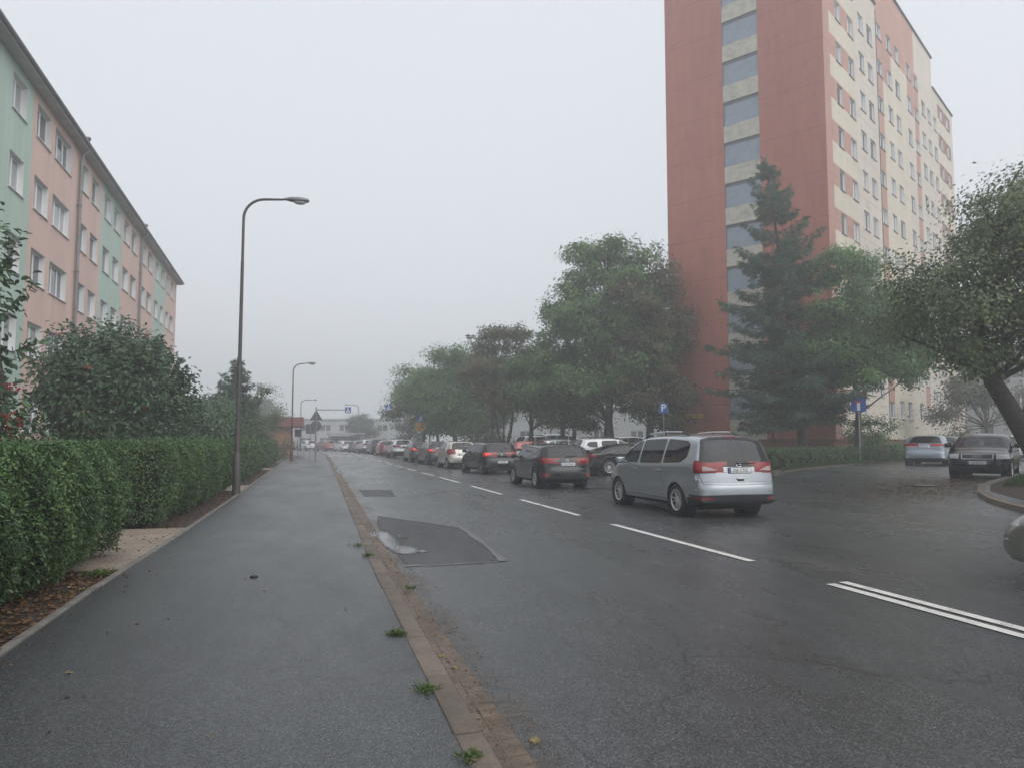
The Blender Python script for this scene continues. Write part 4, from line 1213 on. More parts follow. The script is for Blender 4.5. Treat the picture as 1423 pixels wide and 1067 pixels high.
tree('maple_tree', 'dark rounded maple at the left end of the tree row', 'tree', (11.2, 76.5, .02), [(0, 0, 6.6, 2.7, 2.7, 2.6), (-1.6, .4, 5.2, 2.0, 2.0, 1.9), (1.3, 0, 4.4, 2.6, 2.6, 1.7), (2.4, -1, 3.4, 2.2, 2.2, 1.4)], [(0, 0, 0), (.3, 0, 2), (.1, 0, 4), (0, 0, 8)], .24, 'maple', .27, 540, 36, .68, 56, group=GM)
tree('maple_tree', 'dark maple behind the small grey lamp with perched birds', 'tree', (15.6, 70.5, .1), [(0, 0, 7.0, 2.6, 2.6, 2.5), (1.4, 0, 5.0, 2.6, 2.6, 2.2)], [(0, 0, 0), (.2, 0, 2), (.1, 0, 4), (0, 0, 8)], .24, 'maple', .26, 420, 36, .68, 57, group=GM)
tree('dead_topped_tree', 'bare topped tree sticking out above the tree row', 'tree', (13.2, 78.0, .05), [(0, 0, 6.0, 1.8, 1.8, 2.0)], [(0, 0, 0), (0, 0, 4), (-.3, 0, 8), (-.7, 0, 11.2)], .16, 'lime', .3, 60, 18, .8, 58, limbs=16, bare=.3, extra_trunks=([(0, 0, 4), (.5, 0, 7), (.7, 0, 10)],))
tree('dark_bush', 'dark bush at the foot of the maples behind the queue', 'bush', (13.6, 59.5, .06), [(0, 0, 1.6, 1.9, 1.6, 1.5), (1.2, .3, 1.3, 1.2, 1.2, 1.2)], [(0, 0, 0), (0, 0, .8), (0, 0, 2)], .08, 'oak', .24, 130, 26, .6, 59)
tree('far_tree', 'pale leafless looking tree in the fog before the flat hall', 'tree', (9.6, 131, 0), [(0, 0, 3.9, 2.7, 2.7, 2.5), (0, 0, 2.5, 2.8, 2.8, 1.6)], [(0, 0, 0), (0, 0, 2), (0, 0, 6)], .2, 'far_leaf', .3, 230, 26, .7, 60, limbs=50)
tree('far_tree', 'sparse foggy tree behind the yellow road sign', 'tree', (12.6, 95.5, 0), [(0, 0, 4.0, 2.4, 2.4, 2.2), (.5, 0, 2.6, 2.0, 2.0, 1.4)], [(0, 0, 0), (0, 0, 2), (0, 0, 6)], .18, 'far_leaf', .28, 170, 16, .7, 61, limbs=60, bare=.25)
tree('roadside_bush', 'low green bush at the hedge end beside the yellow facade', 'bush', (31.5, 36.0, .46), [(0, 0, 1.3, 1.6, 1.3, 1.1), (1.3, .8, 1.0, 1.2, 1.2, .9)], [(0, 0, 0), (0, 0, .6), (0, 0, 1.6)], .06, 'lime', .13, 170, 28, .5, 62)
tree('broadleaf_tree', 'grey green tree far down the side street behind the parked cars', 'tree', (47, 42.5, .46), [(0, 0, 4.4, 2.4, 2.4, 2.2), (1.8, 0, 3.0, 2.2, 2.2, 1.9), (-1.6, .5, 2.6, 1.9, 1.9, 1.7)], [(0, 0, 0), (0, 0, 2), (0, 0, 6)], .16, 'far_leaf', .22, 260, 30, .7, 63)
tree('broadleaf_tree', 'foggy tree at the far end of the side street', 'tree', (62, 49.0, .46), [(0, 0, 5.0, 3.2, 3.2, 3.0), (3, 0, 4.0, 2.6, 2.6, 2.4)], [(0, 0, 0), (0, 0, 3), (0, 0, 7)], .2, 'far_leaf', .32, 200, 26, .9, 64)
tree('far_tree', 'dim tree shape in the fog above the kiosk', 'tree', (-6.5, 128, 0), [(0, 0, 5, 3.5, 3.5, 3.2)], [(0, 0, 0), (0, 0, 3), (0, 0, 7)], .2, 'far_leaf', .4, 130, 24, 1.0, 65)
tree('kiosk_bush', 'small bush on the grass in front of the kiosk', 'bush', (-2.1, 68.5, 0), [(0, 0, .9, .9, .9, .8)], [(0, 0, 0), (0, 0, .5), (0, 0, 1.2)], .04, 'far_leaf', .12, 60, 22, .35, 66)
# more trunks under the maples
for i, (x, y, h_, lb) in enumerate([(18.4, 52.5, 6, 'straight slim trunked maple just left of the tallest maple'), (23.6, 49.0, 7, 'shaded maple behind the brownish maple by the red wall'), (20.9, 57.5, 7, 'maple at the back of the group behind the tallest one')]):
    tree('maple_tree', lb, 'tree', (x, y, .4), [(0, 0, h_ - 1.0, 2.3, 2.3, 2.0), (.6, .3, h_ - 2.6, 2.2, 2.2, 1.4)], [(0, 0, 0), (.15 * (i - 1), 0, 2), (0, 0, 4), (0, 0, h_)], .2, 'maple', .24, 280, 36, .62, 70 + i, group=GM)

# weeds growing out of the kerb joint, each tuft its own thing
def tuft(label, x, y, rad, n, seed, h=.09):
    """several low rosettes along the joint, each with its own sprawl"""
    r = np.random.default_rng(seed); PP = []; DD = []
    for c in range(max(3, int(rad * 70))):
        t = r.normal(0, .55); cx, cy = r.uniform(-.25, .25) * rad, r.uniform(-.6, .6) * rad
        m = int(n / max(3, rad * 70) * r.uniform(.4, 1.6)); q = np.minimum(r.exponential(rad * .42, m), rad); a = r.uniform(0, 2 * PI, m)
        PP.append(np.stack([cx + q * np.cos(a), cy + q * np.sin(a), r.uniform(0, .022, m)], 1))
        d = np.stack([np.cos(a), np.sin(a), r.uniform(.05, 1.1, m)], 1) + r.normal(size=(m, 3)) * .35; d[:, 2] = np.abs(d[:, 2]); DD.append(d)
    P = np.concatenate(PP); D = np.concatenate(DD)
    V, F = leaves_np(P, D, h, .2, .3, True, r)
    V2, F2 = leaves_np(P + [0, 0, .008], D + r.normal(size=D.shape) * .6, h * .55, .6, .2, True, r)
    o = obj('weed_tuft', np_mesh('weed_tuft', np.concatenate([V, V2]), np.concatenate([F, F2 + len(V)]), M['weed']), None, (x, y, .03))
    return tag(o, label, 'weed', 'weeds on the kerb')
tuft('wide low green weed tuft across the kerb, second nearest', .74, 4.72, .085, 120, 81, .036)
tuft('bushy green weed tuft on the pavement side of the kerb', .70, 6.15, .075, 170, 82, .036)
tuft('green weed tuft at the bottom edge of the picture on the kerb', .80, 3.70, .07, 130, 83, .036)
tuft('small yellowish weed in the kerb joint beside the puddle', .80, 10.25, .08, 70, 84, .045)
tuft('thin weed beside the puddle on the pavement edge', .72, 11.3, .14, 60, 85, .04)
tuft('dry little weed in the gutter before the road patch', 1.06, 7.9, .06, 40, 86, .04)
tuft('green weed under the end of the nearest hedge', -2.32, 9.75, .16, 140, 87, .07)
tuft('weed sprouting at the path edging at the left picture edge', -2.35, 6.3, .14, 120, 88, .08)
def maple_leaf(label, x, y, s, rz, z=.03):
    L = [(0, -.5), (.12, -.12), (.5, -.22), (.36, 0), (.55, .22), (.25, .2), (.3, .5), (.1, .38), (0, .65)]
    P = L + [(-a, b) for a, b in L[::-1][1:-1]]
    m = MB(); vs = [(a * s, b * s, s * (.22 * abs(a) + .10 * math.sin(b * 6) + random.uniform(0, .08))) for a, b in P]
    c = (0, 0, .01); vs.append(c)
    m.add(vs, [(i, (i + 1) % len(P), len(P)) for i in range(len(P))])
    me = m.mesh('fallen_leaf', M['fallen']); me.materials[0] = M['fallen']
    o = obj('fallen_leaf', me, None, (x, y, z), (0, 0, rz))
    return tag(o, label, 'leaf', 'single fallen leaves')
maple_leaf('dry curled maple leaf lying on the road near the gutter', 1.19, 3.88, .075, .8, .006)
maple_leaf('small yellow leaf lying on the pavement by the hedge', -1.52, 5.72, .05, 2.0, .036)
maple_leaf('pale dry leaf in the gutter', .98, 5.55, .05, .4, .004)
maple_leaf('light brown leaf in the gutter next to the pale one', 1.02, 5.25, .05, 1.4, .004)
def scatter(name, label, n, fx, mat, lsize, seed, zoff, kind='stuff', cat=None, upd=.15):
    r = np.random.default_rng(seed)
    P = np.array([fx(r) for _ in range(n)]); P[:, 2] = [hgt(p[0]) + zoff for p in P]
    a = r.uniform(0, 2 * PI, n); D = np.stack([np.cos(a), np.sin(a), r.uniform(-.05, upd, n)], 1)
    V, F = leaves_np(P, D, lsize, .6, .3, True, r)
    return tag(obj(name, np_mesh(name, V, F, M[mat])), label, cat, kind=kind)
scatter('leaf_litter', 'brown leaf litter under the hedges', 2600, lambda r: (lambda y: (px_(y) - r.uniform(.02, .75), y, 0))(r.uniform(3, 40) if r.random() < .5 else r.uniform(4, 10)), 'litter', .055, 91, .035)
def lit2(r):
    t = r.random(); c = Vector((20.2, 19.4)).lerp(Vector((16.1, 15.6)), t)
    return (c.x + r.normal() * 1.5 - 1.2, c.y + r.normal() * .8 - .1, 0)
scatter('leaf_litter', 'reddish leaf litter on the road before the parked black car', 6500, lit2, 'litter', .032, 92, .010)
scatter('leaf_litter', 'scattered small leaves and bits on the pavement', 70, lambda r: (px_(8) + r.exponential(.5), r.uniform(4, 11), 0), 'litter', .03, 93, .04)
scatter('leaf_litter', 'crumbs and bits in the gutter', 1300, lambda r: (lambda y: (kx(y) + r.uniform(.16, .5), y, 0))(r.uniform(3.2, 15)), 'litter', .017, 94, .010)
def grs(n, fx, h, seed, label):
    r = np.random.default_rng(seed)
    P = np.array([fx(r) for _ in range(n)]); P[:, 2] = [hgt(p[0]) + .1 for p in P]
    D = np.stack([r.normal(0, .35, n), r.normal(0, .35, n), np.ones(n)], 1)
    V, F = leaves_np(P, D, h, .12, .3, False, r)
    return tag(obj('grass', np_mesh('grass', V, F, M['grass'])), label, kind='stuff')
grs(22000, lambda r: (lambda t, q: (17.6 + 13 * t + 3.0 * q, 15.5 + 9.2 * t - 3.0 * q, 0))(r.random() ** 1.3, r.random()), .13, 95, 'short grass on the street corner under the tree')
grs(14000, lambda r: (lambda t, q: (17.7 + 26 * t + .5 * q, 25.2 + 17.1 * t + .55 * q, 0))(r.random(), r.random()), .11, 96, 'grass strip in front of the low hedge')
grs(9000, lambda r: (lambda y: (px_(y) - r.uniform(.3, 2.4), y, 0))(r.uniform(57.5, 92)), .14, 97, 'rough grass between pavement and kiosk')
# ------------------------------------------------------------------ cars
def catmull(ctrl, per=5, closed=False):
    P = [Vector(c) for c in ctrl]; out = []
    n = len(P)
    for i in range(n - 1):
        p0 = P[max(0, i - 1)]; p1 = P[i]; p2 = P[i + 1]; p3 = P[min(n - 1, i + 2)]
        m1 = (p2 - p0) * .5; m2 = (p3 - p1) * .5
        L = (p2 - p1).length
        if m1.length > L: m1 = m1.normalized() * L
        if m2.length > L: m2 = m2.normalized() * L
        for k in range(per):
            t = k / per; t2 = t * t; t3 = t2 * t
            out.append(p1 * (2 * t3 - 3 * t2 + 1) + m1 * (t3 - 2 * t2 + t) + p2 * (-2 * t3 + 3 * t2) + m2 * (t3 - t2))
    out.append(P[-1].copy())
    return out

def in_poly(x, y, P):
    c = False; n = len(P); j = n - 1
    for i in range(n):
        if ((P[i][1] > y) != (P[j][1] > y)) and (x < (P[j][0] - P[i][0]) * (y - P[i][1]) / (P[j][1] - P[i][1] + 1e-12) + P[i][0]): c = not c
        j = i
    return c

def round_poly(P, r, k=3):
    out = []; n = len(P)
    for i in range(n):
        a, b, c = Vector(P[i - 1]), Vector(P[i]), Vector(P[(i + 1) % n])
        u = (a - b); v = (c - b); q = min(r, u.length * .45, v.length * .45)
        s = b + u.normalized() * q; e = b + v.normalized() * q
        for j in range(k + 1):
            t = j / k; out.append(tuple((s * (1 - t) + b * t) * (1 - t) + (b * (1 - t) + e * t) * t))
    return out

def build_car_meshes(S_):
    """returns {'body': mesh, 'glass': [(name, side, mesh)], ...}; x forward, y left"""
    W2 = S_['W'] / 2; xf, xr = S_['xf'], S_['xr']; RA = S_['Ra']; belt0, belt1 = S_['belt']; tum = S_['tum']
    prof = S_['prof']; xF = max(p[0] for p in prof); xR = min(p[0] for p in prof)
    axz = S_['R']
    def belt(x): 
        t = (x - xr) / (xf - xr); return belt0 + (belt1 - belt0) * t
    def Ys(x, z):
        b = belt(x); zm = .62
        if z <= b:
            y = W2 - (.05 * ((zm - z) / .4) ** 2 if z < zm else .018 * ((z - zm) / max(.1, b - zm)) ** 2)
            for (z0, z1, dp) in S_.get('crease', []):
                zl = z0 + (z1 - z0) * (x - xr) / (xf - xr)
                y += dp * math.tanh((z - zl) / .018)
        else:
            y = W2 - .018 - tum * (z - b) - .10 * (z - b) ** 2
            for (z0, z1, dp) in S_.get('crease', []): y += dp
        if x > xf - .1: y -= S_['kf'] * ((x - xf + .1) / (xF - xf + .1)) ** 2
        if x < xr + .1: y -= S_['kr'] * ((xr + .1 - x) / (xr + .1 - xR)) ** 2
        for xa in (xf, xr):
            d = math.hypot(x - xa, z - axz)
            y += .022 * math.exp(-((d - RA - .035) / .05) ** 2) * (1 if z > .2 else 0)
        return max(.15, y)
    ctrl = [(p[0], p[1], p[2] if len(p) > 2 else .1) for p in prof]
    up = catmull(ctrl, S_.get('per', 4))
    # bottom edge from front to rear
    a, b = up[-1], up[0]; nb = 26
    low = [a.lerp(b, i / nb) for i in range(1, nb)]
    for p in low: p.z = .04
    loop = up + low                # z component stores the rounding radius
    n = len(loop)
    P2 = [Vector((p.x, p.y)) for p in loop]; rads = [p.z for p in loop]
    area = sum(P2[i].x * P2[(i + 1) % n].y - P2[(i + 1) % n].x * P2[i].y for i in range(n))
    sgn = 1 if area > 0 else -1
    nor = []
    for i in range(n):
        t = (P2[(i + 1) % n] - P2[i - 1]).normalized(); nor.append(Vector((-t.y, t.x)) * sgn)
    pw = S_.get('pw', 2.6)
    lev = [0, .3, .55, .75, .88, .955, .99, 1.0]
    bm = bmesh.new()
    rings = []
    for q in lev:
        u = (1 - q ** pw) ** (1 / pw)
        ring = []
        for i in range(n):
            p = P2[i] + nor[i] * (rads[i] * (1 - u))
            ring.append(bm.verts.new((p.x, Ys(p.x, p.y) * q, p.y)))
        rings.append(ring)
    for k in range(len(lev) - 1):
        for i in range(n):
            j = (i + 1) % n
            f = bm.faces.new((rings[k][i], rings[k][j], rings[k + 1][j], rings[k + 1][i])); f.material_index = 0
    bm.verts.ensure_lookup_table()
    ng = bm.faces.new(rings[-1]); ng.material_index = 1
    bmesh.ops.triangulate(bm, faces=[ng])
    def cut(faces, co_, no):
        if not faces: return
        es = set(); vs = set()
        for f in faces:
            es.update(f.edges); vs.update(f.verts)
        bmesh.ops.bisect_plane(bm, geom=list(vs) + list(es) + faces, dist=2e-4, plane_co=co_, plane_no=no)
    side = lambda: [f for f in bm.faces if f.material_index == 1]
    for x in np.arange(xR + .05, xF, S_.get('gx', .11)): cut(side(), (x, 0, 0), (1, 0, 0))
    for z in np.arange(.2, S_['H'], S_.get('gz', .09)): cut(side(), (0, 0, z), (0, 0, 1))
    feats = []
    ang = np.linspace(0, 2 * PI, 25)[:-1]
    for xa in (xf, xr): feats.append(('side', [(xa + RA * math.cos(t), axz + RA * math.sin(t)) for t in ang], 'arch', None))
    feats += S_['feats']
    def bbox(f, a):
        c = [v.co[a] for v in f.verts]; return min(c), max(c)
    for pj, P, key, lim in feats:
        a0 = 0 if pj == 'side' else 1
        lo0, hi0 = min(p[0] for p in P), max(p[0] for p in P); lo1, hi1 = min(p[1] for p in P), max(p[1] for p in P)
        for i in range(len(P)):
            p, q = P[i], P[(i + 1) % len(P)]
            if math.hypot(q[0] - p[0], q[1] - p[1]) < 1e-5: continue
            e0, e1 = sorted((p[0], q[0])); g0, g1 = sorted((p[1], q[1]))
            fs = []
            for f in bm.faces:
                c = f.calc_center_median()
                if pj == 'side':
                    if c.y < .35: continue
                elif pj == 'rear':
                    if c.x > lim: continue
                elif c.x < lim: continue
                m0, m1 = bbox(f, a0)
                if m1 < e0 - .02 or m0 > e1 + .02: continue
                z0, z1 = bbox(f, 2)
                if z1 < g0 - .02 or z0 > g1 + .02: continue
                fs.append(f)
            if pj == 'side': cut(fs, (p[0], 0, p[1]), (-(q[1] - p[1]), 0, q[0] - p[0]))
            else: cut(fs, (0, p[0], p[1]), (0, -(q[1] - p[1]), q[0] - p[0]))
    for v in bm.verts:
        if any(f.material_index == 1 for f in v.link_faces): v.co.y = Ys(v.co.x, v.co.z)
    bmesh.ops.recalc_face_normals(bm, faces=bm.faces[:])
    bm.normal_update()
    lab = {}
    for f in bm.faces:
        c = f.calc_center_median(); k = 'paint'
        for pj, P, key, lim in feats:
            if pj == 'side':
                if c.y < .35: continue
                if lim is not None and not (lim[0] <= c.x <= lim[1]): continue
                if f.material_index == 0 and key.startswith('gs'): continue
                u = c.x
            elif pj == 'rear':
                if c.x > lim: continue
                u = c.y
            else:
                if c.x < lim: continue
                u = c.y
            if in_poly(u, c.z, P): k = key
        lab[f] = k
    groups = {}
    for f, k in lab.items(): groups.setdefault(k, []).append(f)
    def collect(keys, mirror):
        """-> verts, faces, per-face key index"""
        vs = []; fs = []; ks = []; mp = {}
        for ki, k in enumerate(keys):
            for f in groups.get(k, []):
                idx = []
                for v in f.verts:
                    if v not in mp: mp[v] = len(vs); vs.append(tuple(v.co))
                    idx.append(mp[v])
                fs.append(idx); ks.append(ki)
        if mirror == 'both':
            m = len(vs); mm = {}
            vs2 = list(vs)
            for i, p in enumerate(vs):
                if abs(p[1]) < 1e-5: mm[i] = i
                else: mm[i] = len(vs2); vs2.append((p[0], -p[1], p[2]))
            fs = fs + [[mm[i] for i in reversed(f)] for f in fs]; ks = ks + ks; vs = vs2
        elif mirror == 'right':
            vs = [(p[0], -p[1], p[2]) for p in vs]; fs = [list(reversed(f)) for f in fs]
        return vs, fs, ks
    # outward orientation test
    sample = next((f for f in bm.faces if lab[f] == 'paint' and f.calc_center_median().y > W2 * .8), None)
    flip = sample is not None and sample.normal.y < 0
    def mesh(name, keys, mats, mirror, extra=None, kmap=None):
        vs, fs, ks = collect(keys, mirror)
        if not fs: return None
        if flip: fs = [list(reversed(f)) for f in fs]
        m = MB(); m.v = [Vector(v) for v in vs]; m.f = fs; m.m = [kmap[k] if kmap else k for k in ks]; m.s = [True] * len(fs)
        if extra: extra(m)
        return m.mesh(name, mats)
    def liners(m):
        for xa in (xf, xr):
            for sg in (1, -1):
                T = Matrix.Translation((xa, 0, axz)) @ Matrix.Rotation(-PI / 2 * sg, 4, 'X')
                pr = [(RA + .004, W2 - .015), (RA + .004, W2 - .30), (.02, W2 - .30)]
                m.lathe(pr, 24, 2, T)
    out = {}
    out['body'] = mesh('body', ['paint', 'trim', 'seam'], [M['black'], M['black'], M['cabin'], M['black']], 'both', liners, {0: 0, 1: 1, 2: 3})
    out['parts'] = []
    for k in groups:
        if k.startswith('gs'):
            mt = M['g_dark'] if 'd' in k[2:] else M['g_clear']
            for sd in ('left', 'right'): out['parts'].append(('side_window', mesh('side_window', [k], [mt], sd)))
        elif k.startswith('gr'): out['parts'].append(('rear_window', mesh('rear_window', [k], [M['g_dark'] if 'd' in k[2:] else M['g_clear']], 'both')))
        elif k == 'gf': out['parts'].append(('windscreen', mesh('windscreen', [k], [M['g_clear']], 'both')))
    if 'tr' in groups or 'tc' in groups:
        for sd in ('left', 'right'): out['parts'].append(('tail_light', mesh('tail_light', ['tr', 'tc'], [M['tail_red'], M['tail_clear']], sd)))
    if 'hl' in groups:
        for sd in ('left', 'right'): out['parts'].append(('headlight', mesh('headlight', ['hl'], [M['headlamp']], sd)))
    if 'rf' in groups:
        for sd in ('left', 'right'): out['parts'].append(('reflector', mesh('reflector', ['rf'], [M['tail_red']], sd)))
    if 'gl' in groups: out['parts'].append(('grille', mesh('grille', ['gl'], [M['black']], 'both')))
    tri = bm.copy(); bmesh.ops.triangulate(tri, faces=tri.faces[:])
    # mirror for ray tests
    vs, fs, ks = collect(list(groups), 'both')
    bvh = BVHTree.FromPolygons([Vector(v) for v in vs], fs)
    out['bvh'] = bvh; out['Ys'] = Ys; out['belt'] = belt; out['xR'] = xR; out['xF'] = xF
    tri.free(); bm.free()
    return out

def rear_x(mod, y, z):
    h = mod['bvh'].ray_cast(Vector((mod['xR'] - 3, y, z)), Vector((1, 0, 0))); return h[0].x if h[0] else mod['xR']
def front_x(mod, y, z):
    h = mod['bvh'].ray_cast(Vector((mod['xF'] + 3, y, z)), Vector((-1, 0, 0))); return h[0].x if h[0] else mod['xF']

_wh = {}
def wheel_meshes(Rr, wd, spokes, matname, style=0):
    key = (Rr, wd, spokes, matname, style)
    if key in _wh: return _wh[key]
    T = Matrix.Rotation(-PI / 2, 4, 'X')          # axis along +y (outer side)
    h = wd / 2; ri = Rr * .66
    t = MB(); t.lathe([(ri, -h), (Rr * .9, -h), (Rr * .975, -h * .86), (Rr, -h * .55), (Rr, h * .55), (Rr * .975, h * .86), (Rr * .9, h), (ri + .004, h * .96)], 32, 0, T)
    t.lathe([(ri, -h), (.02, -h * .8)], 32, 0, T)
    r = MB()
    r.lathe([(ri + .006, h * .97), (ri - .012, h * .99), (ri - .022, h * .8)], 32, 0, T)
    r.lathe([(ri - .022, h * .8), (ri - .03, h * .4), (ri - .04, -h * .4)], 32, 1, T)
    r.lathe([(ri - .035, -h * .35), (.05, -h * .3)], 24, 1, T)
    r.lathe([(.075, h * .35), (.07, h * .72), (.045, h * .78), (.001, h * .8)], 16, 0, T)
    for i in range(spokes):
        for dv in ((-.17, .17) if style == 1 else (0,)):
            a = 2 * PI * i / spokes + .2
            w0 = .027 if style == 1 else (.052 if spokes <= 6 else .034)
            A = Matrix.Rotation(a, 4, 'Y')
            # spoke along local z of the wheel plane
            z0, z1 = .05, ri - .012
            x1 = (z1) * math.sin(dv * 1.6) if style == 1 else 0
            x0 = .012 * (1 if dv > 0 else -1) if style == 1 else 0
            vs = []
            for (xx, zz, ww, d0, d1) in ((x0, z0, w0 * 1.0, h * .35, h * .76), (x1, z1, w0 * .72, h * .55, h * .93)):
                vs += [A @ Vector((xx - ww / 2, d0, zz)), A @ Vector((xx + ww / 2, d0, zz)), A @ Vector((xx + ww * .36, d1, zz)), A @ Vector((xx - ww * .36, d1, zz))]
            r.add(vs, [(0, 1, 5, 4), (1, 2, 6, 5), (2, 3, 7, 6), (3, 0, 4, 7)], 0)
    _wh[key] = (t.mesh('wheel', M['tyre']), r.mesh('rim', [M[matname], M['cabin']]))
    return _wh[key]

PLATES = {}
def car(spec, paintmat, loc, heading, name, label, group=None, plate=None, lit=False, mirrors=True, detail=True, cat='car', dirt=None, seatcol='seat', bodyslot=None, front_plate=None):
    """place a car; heading is the angle of its nose from +x"""
    S_ = SPECS[spec]
    if 'mod' not in S_: S_['mod'] = build_car_meshes(S_)
    mod = S_['mod']; Ys = mod['Ys']; belt = mod['belt']
    root = empty(name, loc, heading, label, cat, group)
    b = obj('body', mod['body'], root)
    b.material_slots[0].link = 'OBJECT'; b.material_slots[0].material = paintmat
    for nm, me in mod['parts']:
        if me is None: continue
        o = obj(nm, me, root)
        if nm == 'tail_light' and lit:
            o.material_slots[0].link = 'OBJECT'; o.material_slots[0].material = M['tail_lit']
    # wheels
    tm_, rm_ = wheel_meshes(S_['R'], S_.get('tw', .205), S_['spokes'], S_.get('rim', 'alloy'), S_.get('style', 0))
    for xa in (S_['xf'], S_['xr']):
        for sg in (1, -1):
            y = sg * (S_['W'] / 2 - S_.get('tw', .205) / 2 - .012)
            w = obj('wheel', tm_, root, (xa, y, S_['R']), (0, random.uniform(0, 1.2), 0 if sg > 0 else PI))
            obj('rim', rm_, w)
    # cabin: floor tub, dashboard, seats
    if 'fix' not in S_:
        fx = {}
        x0, x1 = S_['cab']; zt = min(belt(x0), belt(x1)) - .06
        c = MB(); yb = S_['W'] / 2 - .14
        c.rbox(x0, x1, -yb, yb, .26, .46, .03); c.rbox(x1 - .38, x1 + .1, -yb + .02, yb - .02, .5, zt + .04, .06)
        c.rbox(x0, x0 + .5, -yb + .02, yb - .02, .45, zt - .02, .05)
        fx['cabin'] = c.mesh('cabin', M['cabin'])
        s = MB(); H = S_['H']; 
        hz_ = min(H - .25, zt + .36)
        for xs, ys in [(x1 - 1.15, (.38, -.38)), (x1 - 2.0, (.40, 0, -.40))]:
            if xs < x0 + .35: xs = x0 + .45
            for yy in ys:
                Tm = Matrix.Translation((xs, yy, .46)) @ Matrix.Rotation(R(-12), 4, 'Y')
                s.rbox(-.06, .07, -.23, .23, 0, zt - .30, .04, 0, Tm); s.rbox(-.04, .05, -.13, .13, zt - .27, hz_ - .46, .035, 0, Tm)
        fx['seats'] = s.mesh('seats', M[seatcol])
        m = MB()
        xm = S_['mir'][0]; zm = S_['mir'][1]; ym = Ys(xm, zm)
        m.rbox(xm - .08, xm + .07, ym + .05, ym + .25, zm - .02, zm + .13, .035); m.rbox(xm - .02, xm + .05, ym - .05, ym + .09, zm - .01, zm + .04, .012)
        fx['mir'] = m
        hd = []
        for xh, zh in S_['handles']:
            yh = Ys(xh, zh); q = MB(); q.rbox(xh - .11, xh + .09, yh + .002, yh + .035, zh - .014, zh + .014, .008); hd.append(q)
        fx['handles'] = hd
        S_['fix'] = fx
    fx = S_['fix']
    obj('cabin', fx['cabin'], root); obj('seats', fx['seats'], root)
    def both(q, nm, mats):
        key = nm + str(id(q))
        if key not in S_:
            m2 = MB(); m2.v = [Vector((p[0], -p[1], p[2])) for p in q.v]; m2.f = [list(reversed(f)) for f in q.f]; m2.m = list(q.m); m2.s = list(q.s)
            S_[key] = (q.mesh(nm, mats), m2.mesh(nm, mats))
        return [obj(nm, me, root) for me in S_[key]]
    if mirrors:
        for o in both(fx['mir'], 'door_mirror', [M['black']]):
            if S_.get('mirror_paint', True):
                o.material_slots[0].link = 'OBJECT'; o.material_slots[0].material = paintmat
    if detail:
        for q in fx['handles']:
            for o in both(q, 'door_handle', [M['black']]):
                o.material_slots[0].link = 'OBJECT'; o.material_slots[0].material = paintmat
    # plates
    if S_.get('plate') and plate is not None:
        zc, slope = S_['plate']; xx = rear_x(mod, 0, zc) - .012
        q = MB(); q.rbox(-.008, .008, -.265, .265, -.062, .062, .006, 0); q.rbox(-.011, .0, -.255, .255, -.052, .052, .004, 1); q.box(-.0125, -.0105, .215, .25, -.05, .05, 2)
        po = q.build('number_plate', [M['black'], M['plate'], M['plate_blue']], root, (xx, 0, zc), (0, slope, 0))
        if plate:
            Mt = Matrix(((0, 0, -1, -.0135), (-1, 0, 0, -.012), (0, 1, 0, 0), (0, 0, 0, 1)))
            obj('lettering', text_mesh(plate, .098, M['ink'], Mt, .86), po)
    if front_plate:
        zc = S_['fplate']; xx = front_x(mod, 0, zc) + .014
        q = MB(); q.rbox(-.008, .008, -.265, .265, -.062, .062, .006, 0); q.rbox(.0, .011, -.255, .255, -.052, .052, .004, 1); q.box(.0105, .0125, -.25, -.215, -.05, .05, 2)
        po = q.build('number_plate', [M['black'], M['plate'], M['plate_blue']], root, (xx, 0, zc))
        Mt = Matrix(((0, 0, 1, .0135), (1, 0, 0, .012), (0, 1, 0, 0), (0, 0, 0, 1)))
        obj('lettering', text_mesh(front_plate, .098, M['ink'], Mt, .86), po)
    # extras from the spec
    for fn in S_.get('extras', []): fn(S_, mod, root, paintmat, lit)
    return root

# ---- extras
def ex_rails(kind='silver', x0=-1.2, x1=.7, zt=None):
    def fn(S_, mod, root, pm, lit):
        key = 'rails'
        if key not in S_:
            out = []
            for sg in (1, -1):
                m = MB(); P = []
                for i in range(9):
                    x = x0 + (x1 - x0) * i / 8
                    h = mod['bvh'].ray_cast(Vector((x, sg * S_['raily'], 3)), Vector((0, 0, -1)))
                    z = h[0].z if h[0] else S_['H']
                    P.append((x, sg * S_['raily'], z))
                lift = .075
                bar = [(p[0], p[1], p[2] + lift * min(1, min(i, 8 - i) / 1.0 + .12)) for i, p in enumerate(P)]
                m.tube(bar[1:-1], .018, 8, 0); m.tube(bar[:2], .019, 8, 1); m.tube(bar[-2:], .019, 8, 1)
                for i in (4,): m.tube([P[i], bar[i]], .02, 6, 1)
                out.append(m.mesh('roof_rail', [M['alloy'] if kind == 'silver' else M['black'], M['black']]))
            S_[key] = out
        for me in S_[key]: obj('roof_rail', me, root)
    return fn
def ex_bars(xs):
    def fn(S_, mod, root, pm, lit):
        if 'bars' not in S_:
            out = []
            for x in xs:
                m = MB(); y = S_['raily']; P = []
                h = mod['bvh'].ray_cast(Vector((x, y, 3)), Vector((0, 0, -1))); z = h[0].z + .085
                m.rbox(x - .035, x + .035, -y - .06, y + .06, z - .005, z + .028, .01)
                out.append(m.mesh('roof_bar', [M['black']]))
            S_['bars'] = out
        for me in S_['bars']: obj('roof_bar', me, root)
    return fn
